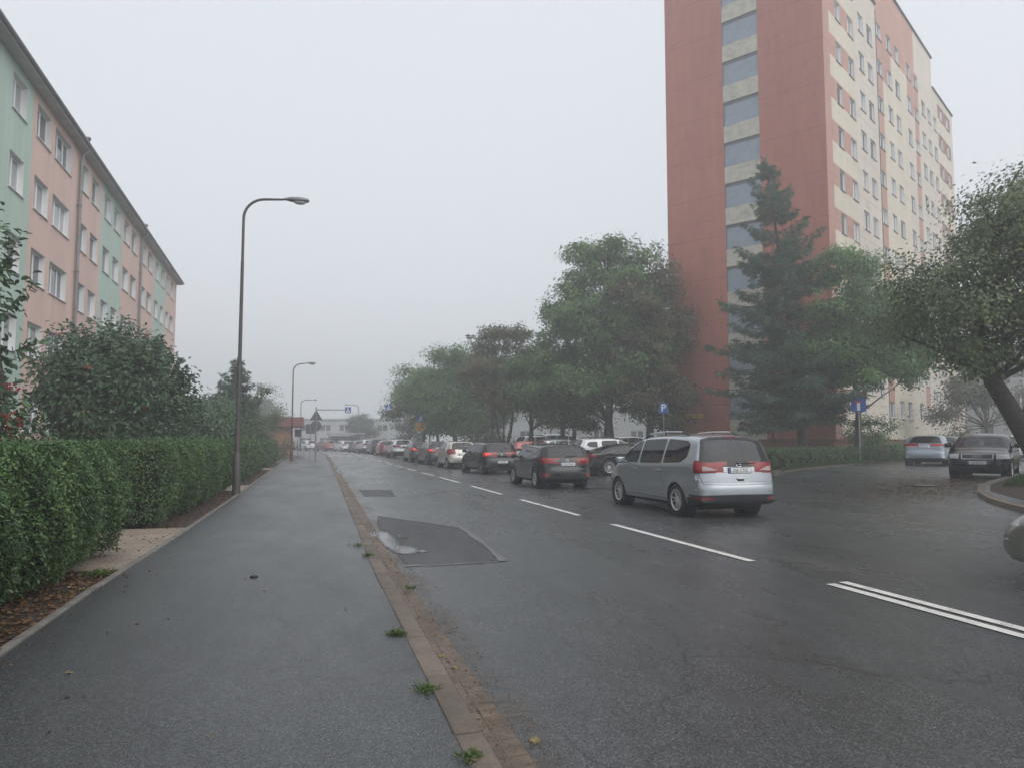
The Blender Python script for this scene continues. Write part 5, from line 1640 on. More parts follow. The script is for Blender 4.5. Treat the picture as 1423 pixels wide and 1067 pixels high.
def ex_wiper(y0=-.05, y1=.38, z0=1.18, z1=1.22):
    def fn(S_, mod, root, pm, lit):
        if 'wip' not in S_:
            m = MB(); P = []
            for i in range(6):
                t = i / 5; y = y0 + (y1 - y0) * t; z = z0 + (z1 - z0) * t
                P.append((rear_x(mod, y, z) - .018, y, z))
            m.tube(P, .009, 6); m.ball(P[0], .028, 6)
            S_['wip'] = m.mesh('rear_wiper', M['black'])
        obj('rear_wiper', S_['wip'], root)
    return fn
def ex_badge(kind, z, front=False, s=.075):
    def fn(S_, mod, root, pm, lit):
        k = 'badge' + str(front)
        if k not in S_:
            m = MB(); x = (front_x(mod, 0, z) + .008) if front else rear_x(mod, 0, z) - .008
            T = Matrix.Translation((x, 0, z)) @ Matrix.Rotation(PI / 2 * (1 if front else -1), 4, 'Y')
            def ring(cy, r, w, sy=1.0, mi=0):
                A = T @ Matrix.Translation((0, cy, 0)) @ Matrix.Diagonal((1, sy, 1, 1)); m.lathe([(r, -.004), (r, .006), (r - w, .006), (r - w, -.004)], 24, mi, A, closed=True)
            if kind == 'oval':
                ring(0, s * .62, .012, 1.9); A = T @ Matrix.Diagonal((1, 1.9, 1, 1)); m.lathe([(s * .58, .004), (.001, .006)], 24, 1, A)
            elif kind == 'rings':
                for i in range(4): ring((i - 1.5) * s * .78, s * .55, .009)
            elif kind == 'h':
                ring(0, s * .6, .008, 1.6); 
                for dy in (-.022, .022): m.box(x - .006, x - .001, dy - .007 + .004, dy + .007 + .004, z - .026, z + .026)
                m.box(x - .006, x - .001, -.02, .024, z - .005, z + .006)
            else:
                ring(0, s * .75, .009); m.lathe([(s * .6, .003), (.001, .006)], 20, 1 if kind == 'disc' else 0, T)
            S_[k] = m.mesh('badge', [M['chrome'], M['navy'] if kind == 'oval' else M['black']])
        obj('badge', S_[k], root)
    return fn
def ex_brakes(spots, r=.045):
    """glowing bulbs behind the tail lens: only for cars whose lamps are lit"""
    def fn(S_, mod, root, pm, lit):
        if not lit: return
        if 'bulb' not in S_:
            out = []
            for y, z in spots:
                for sg in ((1, -1) if lit == 2 else (1,)):
                    m = MB(); m.ball((rear_x(mod, sg * y, z) - .004, sg * y, z), r, 8, 0, (.35, 1, 1)); out.append(m.mesh('brake_bulb', M['brake_lit']))
            S_['bulb'] = out
        for me in S_['bulb']: obj('brake_bulb', me, root)
    return fn
def ex_high(z, w=.16):
    def fn(S_, mod, root, pm, lit):
        if 'high' not in S_:
            x = rear_x(mod, 0, z); S_['high'] = MB().rbox(x - .015, x + .03, -w, w, z - .016, z + .014, .006).mesh('high_brake_light', M['tail_red'])
        obj('high_brake_light', S_['high'], root)
    return fn
def ex_handle(z, w=.09):
    def fn(S_, mod, root, pm, lit):
        if 'tgh' not in S_:
            x = rear_x(mod, 0, z); m = MB(); m.rbox(x - .022, x + .02, -w, w, z, z + .032, .008, 0); m.rbox(x - .010, x + .02, -w * .85, w * .85, z - .035, z, .008, 1)
            S_['tgh'] = m.mesh('tailgate_handle', [M['alloy'], M['black']])
        obj('tailgate_handle', S_['tgh'], root)
    return fn
def ex_exhaust(y, z=.27):
    def fn(S_, mod, root, pm, lit):
        if 'exh' not in S_:
            x = mod['xR']; S_['exh'] = MB().tube([(x + .04, y, z), (x + .45, y, z)], .03, 10, 0, False).mesh('exhaust_pipe', M['steel'])
        obj('exhaust_pipe', S_['exh'], root)
    return fn
def ex_under():
    def fn(S_, mod, root, pm, lit):
        if 'und' not in S_:
            m = MB(); y = S_['W'] / 2 - .28
            m.rbox(S_['xr'] - .6, S_['xf'] + .5, -y, y, .17, .3, .03); m.tube([(S_['xr'], -y - .05, S_['R']), (S_['xr'], y + .05, S_['R'])], .05, 8)
            S_['und'] = m.mesh('underbody', M['cabin'])
        obj('underbody', S_['und'], root)
    return fn
def ex_grille(zb, zt, w, badge_z=None):
    def fn(S_, mod, root, pm, lit):
        if 'grl' not in S_:
            m = MB(); zc = (zb + zt) / 2; x = front_x(mod, 0, zc)
            f = lambda y, z: front_x(mod, y, z)
            for z in (zb, zt): m.tube([(f(y, z) + .008, y, z) for y in np.linspace(-w, w, 9)], .013, 6, 0)
            for y in (-w, w): m.tube([(f(y, zb) + .008, y, zb), (f(y, zt) + .008, y, zt)], .014, 6, 0)
            for z in np.linspace(zb, zt, 5)[1:-1]: m.tube([(f(y, z) + .004, y, z) for y in np.linspace(-w, w, 9)], .005, 4, 1)
            S_['grl'] = m.mesh('grille_frame', [M['chrome'], M['alloy_dark']])
        obj('grille_frame', S_['grl'], root)
    return fn
def ex_spoiler(x, z, w):
    def fn(S_, mod, root, pm, lit):
        if 'spo' not in S_:
            m = MB(); m.rbox(x - .02, x + .26, -w, w, z, z + .035, .012); m.rbox(x + .1, x + .2, -w * .7, w * .7, z - .07, z + .01, .01)
            S_['spo'] = m.mesh('tail_spoiler', M['black'])
        obj('tail_spoiler', S_['spo'], root)
    return fn

def seam(pts, wd=.008, key='seam'):
    out = []
    for a, b in zip(pts, pts[1:]):
        a = Vector(a); b = Vector(b); d = (b - a).normalized(); n = Vector((-d.y, d.x)) * wd / 2
        out.append(('side', [tuple(a - n), tuple(b - n), tuple(b + n), tuple(a + n)], key, None))
    return out
def rseam(pts, lim, wd=.009, key='seam', pj='rear'):
    out = []
    for a, b in zip(pts, pts[1:]):
        a = Vector(a); b = Vector(b); d = (b - a).normalized(); n = Vector((-d.y, d.x)) * wd / 2
        out.append((pj, [tuple(a - n), tuple(b - n), tuple(b + n), tuple(a + n)], key, lim))
    return out
def glassset(polys, r=.05, frame=.022):
    """side windows with their black surround"""
    out = []
    for P, key in polys:
        c = Vector((sum(p[0] for p in P) / len(P), sum(p[1] for p in P) / len(P)))
        out.append(('side', round_poly(P, r + frame), 'trim', None))
    for P, key in polys:
        out.append(('side', round_poly(inset_in(P, frame), r), key, None))
    return out
def inset_in(P, d):
    n = len(P); A = sum(P[i][0] * P[(i + 1) % n][1] - P[(i + 1) % n][0] * P[i][1] for i in range(n))
    return inset_poly(P if A > 0 else P[::-1], d)
M['navy'] = plain('navy enamel', (0.012, 0.025, 0.09), .25)
SPECS = {}
# people carrier
SPECS['mpv'] = dict(W=1.88, H=1.735, xf=1.425, xr=-1.425, R=.335, Ra=.375, tw=.225, belt=(1.07, 1.0), tum=.30, kf=.20, kr=.07, cab=(-2.2, 1.35), mir=(.98, 1.06), handles=((.42, .93), (-.72, .94)), spokes=5, style=1, raily=.60, gx=.1, gz=.08,
    crease=[(.93, .86, .009), (.56, .54, .006)],
    prof=[(-2.26, .25, .06), (-2.41, .30, .1), (-2.46, .45, .22), (-2.46, .62, .26), (-2.43, .72, .24), (-2.40, .90, .24), (-2.36, 1.08, .22), (-2.22, 1.42, .17), (-2.12, 1.60, .12), (-1.98, 1.675, .11), (-1.5, 1.715, .11), (-.6, 1.735, .11), (.2, 1.70, .11), (.78, 1.585, .12), (1.25, 1.31, .16), (1.66, 1.06, .2), (2.02, .93, .2), (2.24, .80, .24), (2.35, .62, .28), (2.36, .42, .26), (2.28, .28, .16), (2.1, .23, .06)],
    plate=(.98, .0), fplate=.42,
    feats=glassset([([(1.36, 1.09), (.34, 1.06), (.34, 1.585), (.56, 1.565), (.95, 1.37)], 'gs1'), ([(.28, 1.06), (-.80, 1.085), (-.80, 1.62), (.28, 1.60)], 'gs2d'), ([(-.86, 1.085), (-1.62, 1.12), (-1.83, 1.24), (-1.84, 1.50), (-1.70, 1.575), (-.86, 1.62)], 'gs3d')], .05)
    + seam([(.31, .34), (.31, 1.06)]) + seam([(-.83, 1.08), (-.83, .72), (-1.0, .50)]) + seam([(1.25, .34), (1.28, .75), (1.36, 1.0)]) + seam([(1.25, .34), (-1.0, .34)], .012)
    + [('rear', round_poly([(-.1, 1.045), (.70, 1.05), (.84, 1.13), (.70, 1.60), (.45, 1.655), (-.1, 1.665)], .06), 'trim', -1.9), ('rear', round_poly([(-.1, 1.10), (.72, 1.12), (.66, 1.56), (.42, 1.625), (-.1, 1.635)], .05), 'grd', -1.9),
       ('rear', [(.36, .99), (.56, .925), (.97, .915), (.97, 1.18), (.82, 1.175), (.36, 1.045)], 'trim', -2.1), ('rear', [(.41, .995), (.58, .94), (.95, .93), (.95, 1.165), (.83, 1.16), (.41, 1.03)], 'tr', -2.1), ('side', [(-2.45, .935), (-2.13, .95), (-2.25, 1.13), (-2.36, 1.17), (-2.45, 1.17)], 'tr', (-3, -2.0)),
       ('rear', [(.48, .985), (.80, .965), (.80, 1.06), (.72, 1.055)], 'tc', -2.1),
       ('rear', [(-.1, .22), (1, .22), (1, .48), (-.1, .50)], 'trim', -1.95), ('side', [(-2.5, .22), (-1.86, .22), (-1.86, .42), (-2.5, .48)], 'trim', (-3, -1.8)), ('rear', [(.62, .395), (.92, .40), (.92, .435), (.62, .43)], 'rf', -2.0),
       ('front', [(-.1, 1.10), (.70, 1.08), (.52, 1.555), (-.1, 1.60)], 'gf', .6), ('front', [(.45, .66), (.88, .70), (.86, .88), (.55, .80)], 'hl', 1.7), ('front', [(-.1, .58), (.4, .58), (.42, .72), (-.1, .74)], 'gl', 1.9), ('front', [(-.1, .28), (.7, .28), (.66, .45), (-.1, .45)], 'gl', 1.9)]
    + rseam([(-.1, .685), (.80, .70), (.86, .92)], -2.0) + rseam([(-.1, .745), (.9, .75)], -2.0, .006),
    extras=[ex_rails('silver', -1.45, .55), ex_wiper(.02, -.42, 1.115, 1.135), ex_badge('oval', 1.075, False, .055), ex_high(1.655), ex_handle(.80), ex_under()])
# compact estate
SPECS['estate'] = dict(W=1.78, H=1.47, xf=1.325, xr=-1.325, R=.315, Ra=.35, belt=(1.0, .90), tum=.34, kf=.2, kr=.08, cab=(-2.0, 1.15), mir=(.72, .98), handles=((.25, .86), (-.72, .90)), spokes=10, raily=.53,
    crease=[(.84, .66, .011)],
    prof=[(-2.05, .25, .06), (-2.18, .30, .1), (-2.22, .45, .22), (-2.21, .60, .26), (-2.16, .72, .24), (-2.13, .90, .24), (-2.06, 1.03, .22), (-1.90, 1.25, .17), (-1.78, 1.385, .13), (-1.66, 1.425, .11), (-1.1, 1.455, .11), (-.3, 1.47, .11), (.25, 1.43, .11), (.62, 1.33, .13), (1.02, 1.10, .16), (1.32, .95, .2), (1.72, .86, .2), (2.0, .75, .24), (2.14, .58, .28), (2.16, .42, .26), (2.08, .27, .16), (1.9, .22, .06)],
    plate=(.80, 0), fplate=.45,
    feats=glassset([([(1.0, .98), (.13, .95), (.10, 1.36), (.30, 1.35), (.66, 1.20)], 'gs1'), ([(.08, .96), (-.86, 1.01), (-.80, 1.355), (.05, 1.38)], 'gs2d'), ([(-.91, 1.02), (-1.62, 1.12), (-1.66, 1.20), (-1.40, 1.315), (-.85, 1.355)], 'gs3d')], .04)
    + seam([(.10, .3), (.11, .95)]) + seam([(-.86, 1.0), (-.84, .7), (-.98, .5)]) + seam([(1.1, .32), (1.08, .95)])
    + [('rear', round_poly([(-.1, 1.0), (.66, 1.0), (.58, 1.345), (.40, 1.38), (-.1, 1.39)], .05), 'trim', -1.5), ('rear', round_poly([(-.1, 1.03), (.62, 1.035), (.54, 1.32), (.38, 1.345), (-.1, 1.355)], .05), 'grd', -1.5),
       ('rear', [(.42, .90), (.90, .80), (.90, 1.0), (.70, 1.02), (.46, .96)], 'tr', -1.85), ('side', [(-2.2, .80), (-1.78, .90), (-1.72, .97), (-2.0, 1.01), (-2.2, 1.0)], 'tr', (-3, -1.6)),
       ('rear', [(.6, .42), (.86, .44), (.86, .52), (.64, .50)], 'rf', -1.8), ('rear', [(-.1, .22), (.75, .22), (.70, .40), (-.1, .42)], 'trim', -1.8),
       ('front', [(-.1, .99), (.66, .97), (.52, 1.30), (-.1, 1.34)], 'gf', .5), ('front', [(.42, .62), (.82, .66), (.80, .82), (.55, .76)], 'hl', 1.5), ('front', [(-.1, .32), (.6, .32), (.5, .62), (-.1, .66)], 'gl', 1.7)]
    + rseam([(-.1, .66), (.74, .68), (.80, .80)], -1.8),
    extras=[ex_rails('black', -1.4, .1), ex_wiper(.0, -.36, 1.05, 1.075), ex_badge('h', .925, False, .06), ex_under()])
# family hatchback
SPECS['hatch'] = dict(W=1.76, H=1.50, xf=1.29, xr=-1.29, R=.315, Ra=.35, belt=(1.0, .93), tum=.33, kf=.2, kr=.1, cab=(-1.7, 1.1), mir=(.72, 1.0), handles=((.22, .88), (-.70, .91)), spokes=5, raily=.52, rim='alloy_dark',
    crease=[(.82, .76, .007)],
    prof=[(-1.80, .26, .06), (-1.92, .32, .1), (-1.96, .46, .22), (-1.95, .62, .26), (-1.90, .74, .24), (-1.87, .92, .24), (-1.80, 1.04, .22), (-1.62, 1.29, .17), (-1.52, 1.41, .13), (-1.40, 1.45, .11), (-.9, 1.485, .11), (-.2, 1.50, .11), (.28, 1.46, .11), (.62, 1.36, .13), (1.0, 1.13, .16), (1.28, .98, .2), (1.66, .89, .2), (1.94, .77, .24), (2.08, .60, .28), (2.10, .42, .26), (2.02, .27, .16), (1.85, .22, .06)],
    plate=(.56, 0), fplate=.45,
    feats=glassset([([(.98, 1.02), (.13, .98), (.10, 1.39), (.32, 1.375), (.66, 1.22)], 'gs1'), ([(.08, .985), (-.78, 1.01), (-.82, 1.375), (.05, 1.41)], 'gs2d'), ([(-.84, 1.02), (-1.22, 1.06), (-1.30, 1.20), (-1.2, 1.32), (-.87, 1.37)], 'gs3d')], .04)
    + seam([(.10, .3), (.11, .98)]) + seam([(-.80, 1.0), (-.80, .7), (-.95, .5)]) + seam([(1.1, .32), (1.08, .95)])
    + [('rear', round_poly([(-.1, 1.035), (.66, 1.045), (.58, 1.37), (.40, 1.405), (-.1, 1.41)], .05), 'trim', -1.3), ('rear', round_poly([(-.1, 1.065), (.62, 1.07), (.54, 1.34), (.38, 1.375), (-.1, 1.38)], .05), 'grd', -1.3),
       ('rear', [(.48, .84), (.9, .82), (.9, 1.01), (.60, 1.02), (.50, .98)], 'tr', -1.6), ('side', [(-2.0, .82), (-1.62, .86), (-1.62, .99), (-2.0, 1.01)], 'tr', (-3, -1.5)), ('rear', [(.54, .90), (.63, .90), (.63, .96), (.54, .96)], 'tc', -1.6),
       ('rear', [(-.1, .22), (.95, .22), (.95, .36), (-.1, .36)], 'trim', -1.6),
       ('front', [(-.1, 1.03), (.66, 1.0), (.52, 1.34), (-.1, 1.38)], 'gf', .5), ('front', [(.42, .64), (.82, .66), (.80, .82), (.48, .78)], 'hl', 1.5), ('front', [(-.1, .60), (.38, .60), (.40, .74), (-.1, .75)], 'gl', 1.7), ('front', [(-.1, .30), (.6, .30), (.5, .44), (-.1, .44)], 'gl', 1.7)]
    + rseam([(-.1, .665), (.76, .68), (.82, .82)], -1.6),
    extras=[ex_wiper(.0, -.34, 1.08, 1.24), ex_badge('ring', .90, False, .06), ex_brakes([(.72, .93)]), ex_high(1.405, .12), ex_under()])
# small hatchback
SPECS['small'] = dict(W=1.70, H=1.53, xf=1.23, xr=-1.23, R=.30, Ra=.335, belt=(1.02, .96), tum=.30, kf=.2, kr=.12, cab=(-1.6, 1.1), mir=(.72, 1.02), handles=((.22, .9), (-.66, .93)), spokes=7, raily=.5,
    crease=[(.80, .72, .007)],
    prof=[(-1.62, .26, .06), (-1.74, .32, .1), (-1.79, .46, .24), (-1.78, .62, .28), (-1.72, .74, .26), (-1.66, .92, .26), (-1.60, 1.04, .24), (-1.48, 1.30, .18), (-1.40, 1.43, .14), (-1.28, 1.48, .12), (-.8, 1.515, .11), (-.1, 1.53, .11), (.35, 1.48, .11), (.68, 1.36, .13), (1.08, 1.10, .16), (1.30, .99, .2), (1.60, .90, .2), (1.82, .78, .24), (1.94, .60, .28), (1.95, .42, .26), (1.88, .28, .16), (1.7, .22, .06)],
    plate=(.78, 0), fplate=.45,
    feats=glassset([([(1.05, 1.04), (.13, 1.0), (.10, 1.42), (.36, 1.39), (.72, 1.23)], 'gs1'), ([(.08, 1.0), (-.80, 1.03), (-.88, 1.38), (.05, 1.43)], 'gs2')], .05)
    + seam([(.10, .3), (.11, 1.0)]) + seam([(-.82, 1.0), (-.78, .7), (-.90, .5)])
    + [('rear', round_poly([(-.1, 1.05), (.62, 1.06), (.55, 1.38), (.38, 1.43), (-.1, 1.44)], .05), 'trim', -1.2), ('rear', round_poly([(-.1, 1.08), (.58, 1.09), (.52, 1.36), (.36, 1.40), (-.1, 1.41)], .05), 'gr', -1.2),
       ('rear', [(.56, .80), (.9, .78), (.9, 1.08), (.64, 1.10), (.56, 1.0)], 'tr', -1.35), ('side', [(-1.8, .78), (-1.50, .84), (-1.46, 1.02), (-1.56, 1.09), (-1.8, 1.08)], 'tr', (-3, -1.3)),
       ('rear', [(-.1, .22), (.95, .22), (.95, .34), (-.1, .34)], 'trim', -1.4),
       ('front', [(-.1, 1.05), (.62, 1.02), (.5, 1.35), (-.1, 1.40)], 'gf', .5), ('front', [(.42, .66), (.80, .68), (.76, .88), (.5, .82)], 'hl', 1.4), ('front', [(-.1, .40), (.4, .40), (.42, .58), (-.1, .6)], 'gl', 1.6)]
    + rseam([(-.1, .60), (.72, .62), (.78, .80)], -1.4),
    extras=[ex_wiper(.0, -.32, 1.09, 1.16), ex_badge('ring', .94, False, .05), ex_under()])
# off-roader
SPECS['suv'] = dict(W=1.82, H=1.63, xf=1.335, xr=-1.335, R=.35, Ra=.40, tw=.215, belt=(1.16, 1.08), tum=.26, kf=.16, kr=.08, cab=(-1.8, 1.15), mir=(.78, 1.12), handles=((.22, 1.0), (-.72, 1.02)), spokes=5, raily=.56, rim='alloy_dark', mirror_paint=False,
    crease=[(.98, .94, .008)],
    prof=[(-1.86, .34, .06), (-2.0, .40, .1), (-2.06, .54, .2), (-2.05, .70, .22), (-2.0, .80, .2), (-1.99, 1.0, .2), (-1.94, 1.16, .18), (-1.72, 1.46, .15), (-1.62, 1.55, .12), (-1.46, 1.595, .11), (-.9, 1.62, .11), (-.2, 1.63, .11), (.22, 1.58, .11), (.55, 1.47, .13), (.95, 1.22, .16), (1.18, 1.12, .18), (1.7, 1.05, .18), (1.98, .95, .22), (2.12, .74, .24), (2.14, .52, .24), (2.06, .38, .16), (1.9, .32, .06)],
    plate=(.90, 0), fplate=.55,
    feats=glassset([([(.92, 1.17), (.13, 1.13), (.10, 1.50), (.28, 1.49), (.60, 1.34)], 'gs1'), ([(.06, 1.13), (-.80, 1.16), (-.80, 1.50), (.04, 1.52)], 'gs2d'), ([(-1.02, 1.17), (-1.40, 1.19), (-1.60, 1.28), (-1.48, 1.44), (-1.02, 1.47)], 'gs3d')], .06)
    + seam([(.10, .4), (.11, 1.13)]) + seam([(-.84, 1.2), (-.84, .8), (-.98, .6)]) + seam([(1.15, .42), (1.1, 1.05)])
    + [('side', [(-1.0, .36), (1.0, .36), (1.0, .52), (-1.0, .52)], 'trim', None), ('rear', round_poly([(-.1, 1.14), (.66, 1.15), (.56, 1.48), (.40, 1.54), (-.1, 1.55)], .05), 'trim', -1.4), ('rear', round_poly([(-.1, 1.17), (.62, 1.18), (.53, 1.46), (.38, 1.50), (-.1, 1.51)], .05), 'grd', -1.4),
       ('rear', [(.66, .94), (.93, .93), (.93, 1.14), (.66, 1.14)], 'tr', -1.7), ('side', [(-2.05, .93), (-1.82, .95), (-1.82, 1.12), (-2.05, 1.14)], 'tr', (-3, -1.6)),
       ('rear', [(-.1, .30), (.98, .30), (.98, .60), (-.1, .60)], 'trim', -1.6),
       ('front', [(-.1, 1.16), (.66, 1.13), (.52, 1.46), (-.1, 1.5)], 'gf', .4), ('front', [(.50, .80), (.84, .80), (.82, .97), (.5, .97)], 'hl', 1.6), ('front', [(-.1, .78), (.48, .78), (.48, .96), (-.1, .96)], 'gl', 1.8), ('front', [(-.1, .34), (.9, .34), (.8, .58), (-.1, .58)], 'trim', 1.7)],
    extras=[ex_rails('black', -1.35, .15), ex_under()])
# long coupe
SPECS['coupe'] = dict(W=1.86, H=1.375, xf=1.39, xr=-1.39, R=.34, Ra=.37, tw=.24, belt=(.96, .86), tum=.46, kf=.22, kr=.16, cab=(-1.3, 1.0), mir=(.55, .94), handles=((-.25, .84),), spokes=10, raily=.5,
    crease=[(.80, .70, .010)],
    prof=[(-2.2, .26, .06), (-2.36, .32, .1), (-2.42, .46, .24), (-2.41, .62, .3), (-2.37, .76, .3), (-2.33, .92, .28), (-2.24, 1.0, .2), (-2.0, 1.03, .16), (-1.72, 1.06, .16), (-1.2, 1.24, .16), (-.7, 1.35, .14), (-.2, 1.375, .13), (.15, 1.34, .13), (.5, 1.22, .15), (.95, .99, .18), (1.2, .92, .2), (1.75, .82, .22), (2.14, .70, .26), (2.36, .54, .34), (2.38, .38, .3), (2.28, .25, .16), (2.1, .2, .06)],
    plate=(.70, 0), fplate=.4,
    feats=glassset([([(.72, .94), (-.45, .92), (-.45, 1.27), (-.12, 1.285), (.2, 1.21)], 'gs1d'), ([(-.49, .925), (-1.20, 1.0), (-1.10, 1.09), (-.75, 1.235), (-.49, 1.27)], 'gs2d')], .04)
    + seam([(-.47, .35), (-.46, .9)]) + seam([(.95, .3), (.92, .88)])
    + [('rear', [(-.1, 1.08), (.62, 1.09), (.48, 1.30), (-.1, 1.33)], 'trim', -.6), ('rear', [(-.1, 1.095), (.58, 1.105), (.46, 1.285), (-.1, 1.31)], 'grd', -.6),
       ('rear', [(.44, .80), (.95, .76), (.95, .93), (.62, .93), (.46, .88)], 'tr', -2.0), ('side', [(-2.42, .76), (-1.98, .82), (-2.02, .90), (-2.42, .93)], 'tr', (-3, -1.9)),
       ('front', [(-.1, .97), (.66, .94), (.5, 1.23), (-.1, 1.27)], 'gf', .2), ('front', [(.45, .55), (.84, .57), (.8, .72), (.5, .66)], 'hl', 1.8), ('front', [(-.1, .5), (.4, .5), (.38, .62), (-.1, .64)], 'gl', 1.9)],
    extras=[ex_spoiler(-2.34, 1.06, .68), ex_under(), ex_exhaust(.55)])
# long liftback
SPECS['lift'] = dict(W=1.88, H=1.50, xf=1.425, xr=-1.425, R=.33, Ra=.365, belt=(1.02, .92), tum=.36, kf=.2, kr=.12, cab=(-1.8, 1.2), mir=(.78, 1.0), handles=((.28, .88), (-.74, .92)), spokes=5, raily=.5,
    crease=[(.88, .76, .010)],
    prof=[(-2.18, .26, .06), (-2.32, .32, .1), (-2.37, .46, .24), (-2.36, .62, .28), (-2.31, .74, .26), (-2.28, .92, .26), (-2.2, 1.02, .22), (-2.02, 1.10, .18), (-1.66, 1.30, .16), (-1.40, 1.42, .13), (-.9, 1.48, .12), (-.2, 1.50, .12), (.35, 1.45, .12), (.75, 1.31, .14), (1.15, 1.08, .17), (1.45, .95, .2), (1.9, .86, .22), (2.2, .74, .26), (2.36, .58, .3), (2.38, .42, .28), (2.28, .28, .16), (2.1, .22, .06)],
    plate=(.90, 0), fplate=.45,
    feats=glassset([([(1.12, 1.0), (.18, .97), (.15, 1.38), (.36, 1.37), (.78, 1.18)], 'gs1'), ([(.12, .975), (-.84, 1.02), (-.90, 1.36), (.10, 1.40)], 'gs2'), ([(-.9, 1.03), (-1.42, 1.10), (-1.5, 1.18), (-1.3, 1.3), (-.95, 1.36)], 'gs3')], .04)
    + seam([(.15, .3), (.16, .97)]) + seam([(-.86, 1.0), (-.84, .7), (-1.0, .5)])
    + [('rear', round_poly([(-.1, 1.07), (.72, 1.07), (.56, 1.37), (.40, 1.42), (-.1, 1.43)], .05), 'trim', -1.2), ('rear', round_poly([(-.1, 1.10), (.68, 1.10), (.53, 1.34), (.38, 1.385), (-.1, 1.40)], .05), 'grd', -1.2),
       ('rear', [(.56, .945), (.95, .89), (.95, 1.045), (.74, 1.04)], 'tr', -1.95), ('side', [(-2.38, .89), (-1.90, 1.0), (-1.92, 1.05), (-2.1, 1.06), (-2.38, 1.04)], 'tr', (-3, -1.8)),
       ('rear', [(-.1, .22), (.95, .22), (.95, .36), (-.1, .36)], 'trim', -1.95),
       ('front', [(-.1, 1.0), (.7, .98), (.54, 1.32), (-.1, 1.36)], 'gf', .5), ('front', [(.45, .63), (.90, .65), (.88, .80), (.5, .76)], 'hl', 1.9), ('side', [(1.78, .79), (2.05, .66), (2.4, .64), (2.4, .78), (2.1, .82)], 'hl', (1.7, 3)), ('front', [(-.1, .32), (.6, .32), (.5, .56), (-.1, .58)], 'gl', 1.9)]
    + rseam([(-.1, .66), (.82, .68), (.86, .86)], -1.95),
    extras=[ex_badge('oval', .99, False, .05), ex_under()])
# parked hatchback seen from the front
SPECS['front_hatch'] = dict(W=1.73, H=1.45, xf=1.255, xr=-1.255, R=.31, Ra=.345, belt=(.99, .93), tum=.33, kf=.16, kr=.1, cab=(-1.6, 1.05), mir=(.62, 1.0), handles=((.12, .87), (-.75, .89)), spokes=6, raily=.5,
    crease=[(.62, .6, .006)],
    prof=[(-1.72, .26, .06), (-1.84, .32, .1), (-1.88, .46, .22), (-1.87, .62, .26), (-1.82, .74, .24), (-1.79, .90, .24), (-1.70, 1.02, .22), (-1.48, 1.28, .17), (-1.38, 1.36, .13), (-1.24, 1.40, .11), (-.8, 1.43, .11), (-.2, 1.45, .11), (.2, 1.42, .11), (.5, 1.33, .13), (.88, 1.10, .15), (1.15, .97, .16), (1.6, .90, .15), (1.90, .82, .16), (2.0, .72, .2), (2.03, .56, .24), (2.03, .40, .24), (1.95, .26, .16), (1.8, .21, .06)],
    plate=(.80, 0), fplate=.52,
    feats=glassset([([(.86, 1.01), (.0, .97), (-.02, 1.345), (.2, 1.335), (.56, 1.19)], 'gs1'), ([(-.05, .975), (-.86, 1.0), (-.86, 1.31), (-.06, 1.36)], 'gs2'), ([(-.9, 1.01), (-1.22, 1.05), (-1.2, 1.2), (-.92, 1.30)], 'gs3')], .04)
    + seam([(-.02, .3), (-.01, .97)]) + seam([(1.0, .32), (.98, .92)])
    + [('rear', [(-.1, 1.03), (.62, 1.04), (.52, 1.32), (-.1, 1.36)], 'gr', -1.2), ('rear', [(.55, .78), (.9, .78), (.9, 1.0), (.6, 1.0)], 'tr', -1.5),
       ('front', round_poly([(-.1, 1.0), (.66, .985), (.70, 1.0), (.54, 1.325), (-.1, 1.365)], .03), 'trim', .3), ('front', round_poly([(-.1, 1.03), (.64, 1.01), (.51, 1.305), (-.1, 1.34)], .03), 'gf', .3),
       ('front', round_poly([(.50, .635), (.83, .645), (.83, .785), (.50, .795)], .03), 'hl', 1.6), ('front', [(-.1, .63), (.42, .63), (.42, .79), (-.1, .79)], 'gl', 1.7), ('front', [(-.1, .27), (.62, .27), (.58, .40), (-.1, .40)], 'gl', 1.6)]
    + rseam([(-.1, .60), (.9, .60)], 1.5, .008, 'seam', 'front') + rseam([(-.1, .825), (.75, .82)], 1.5, .008, 'seam', 'front') ,
    extras=[ex_grille(.635, .785, .42), ex_badge('rings', .71, True, .075), ex_under()])
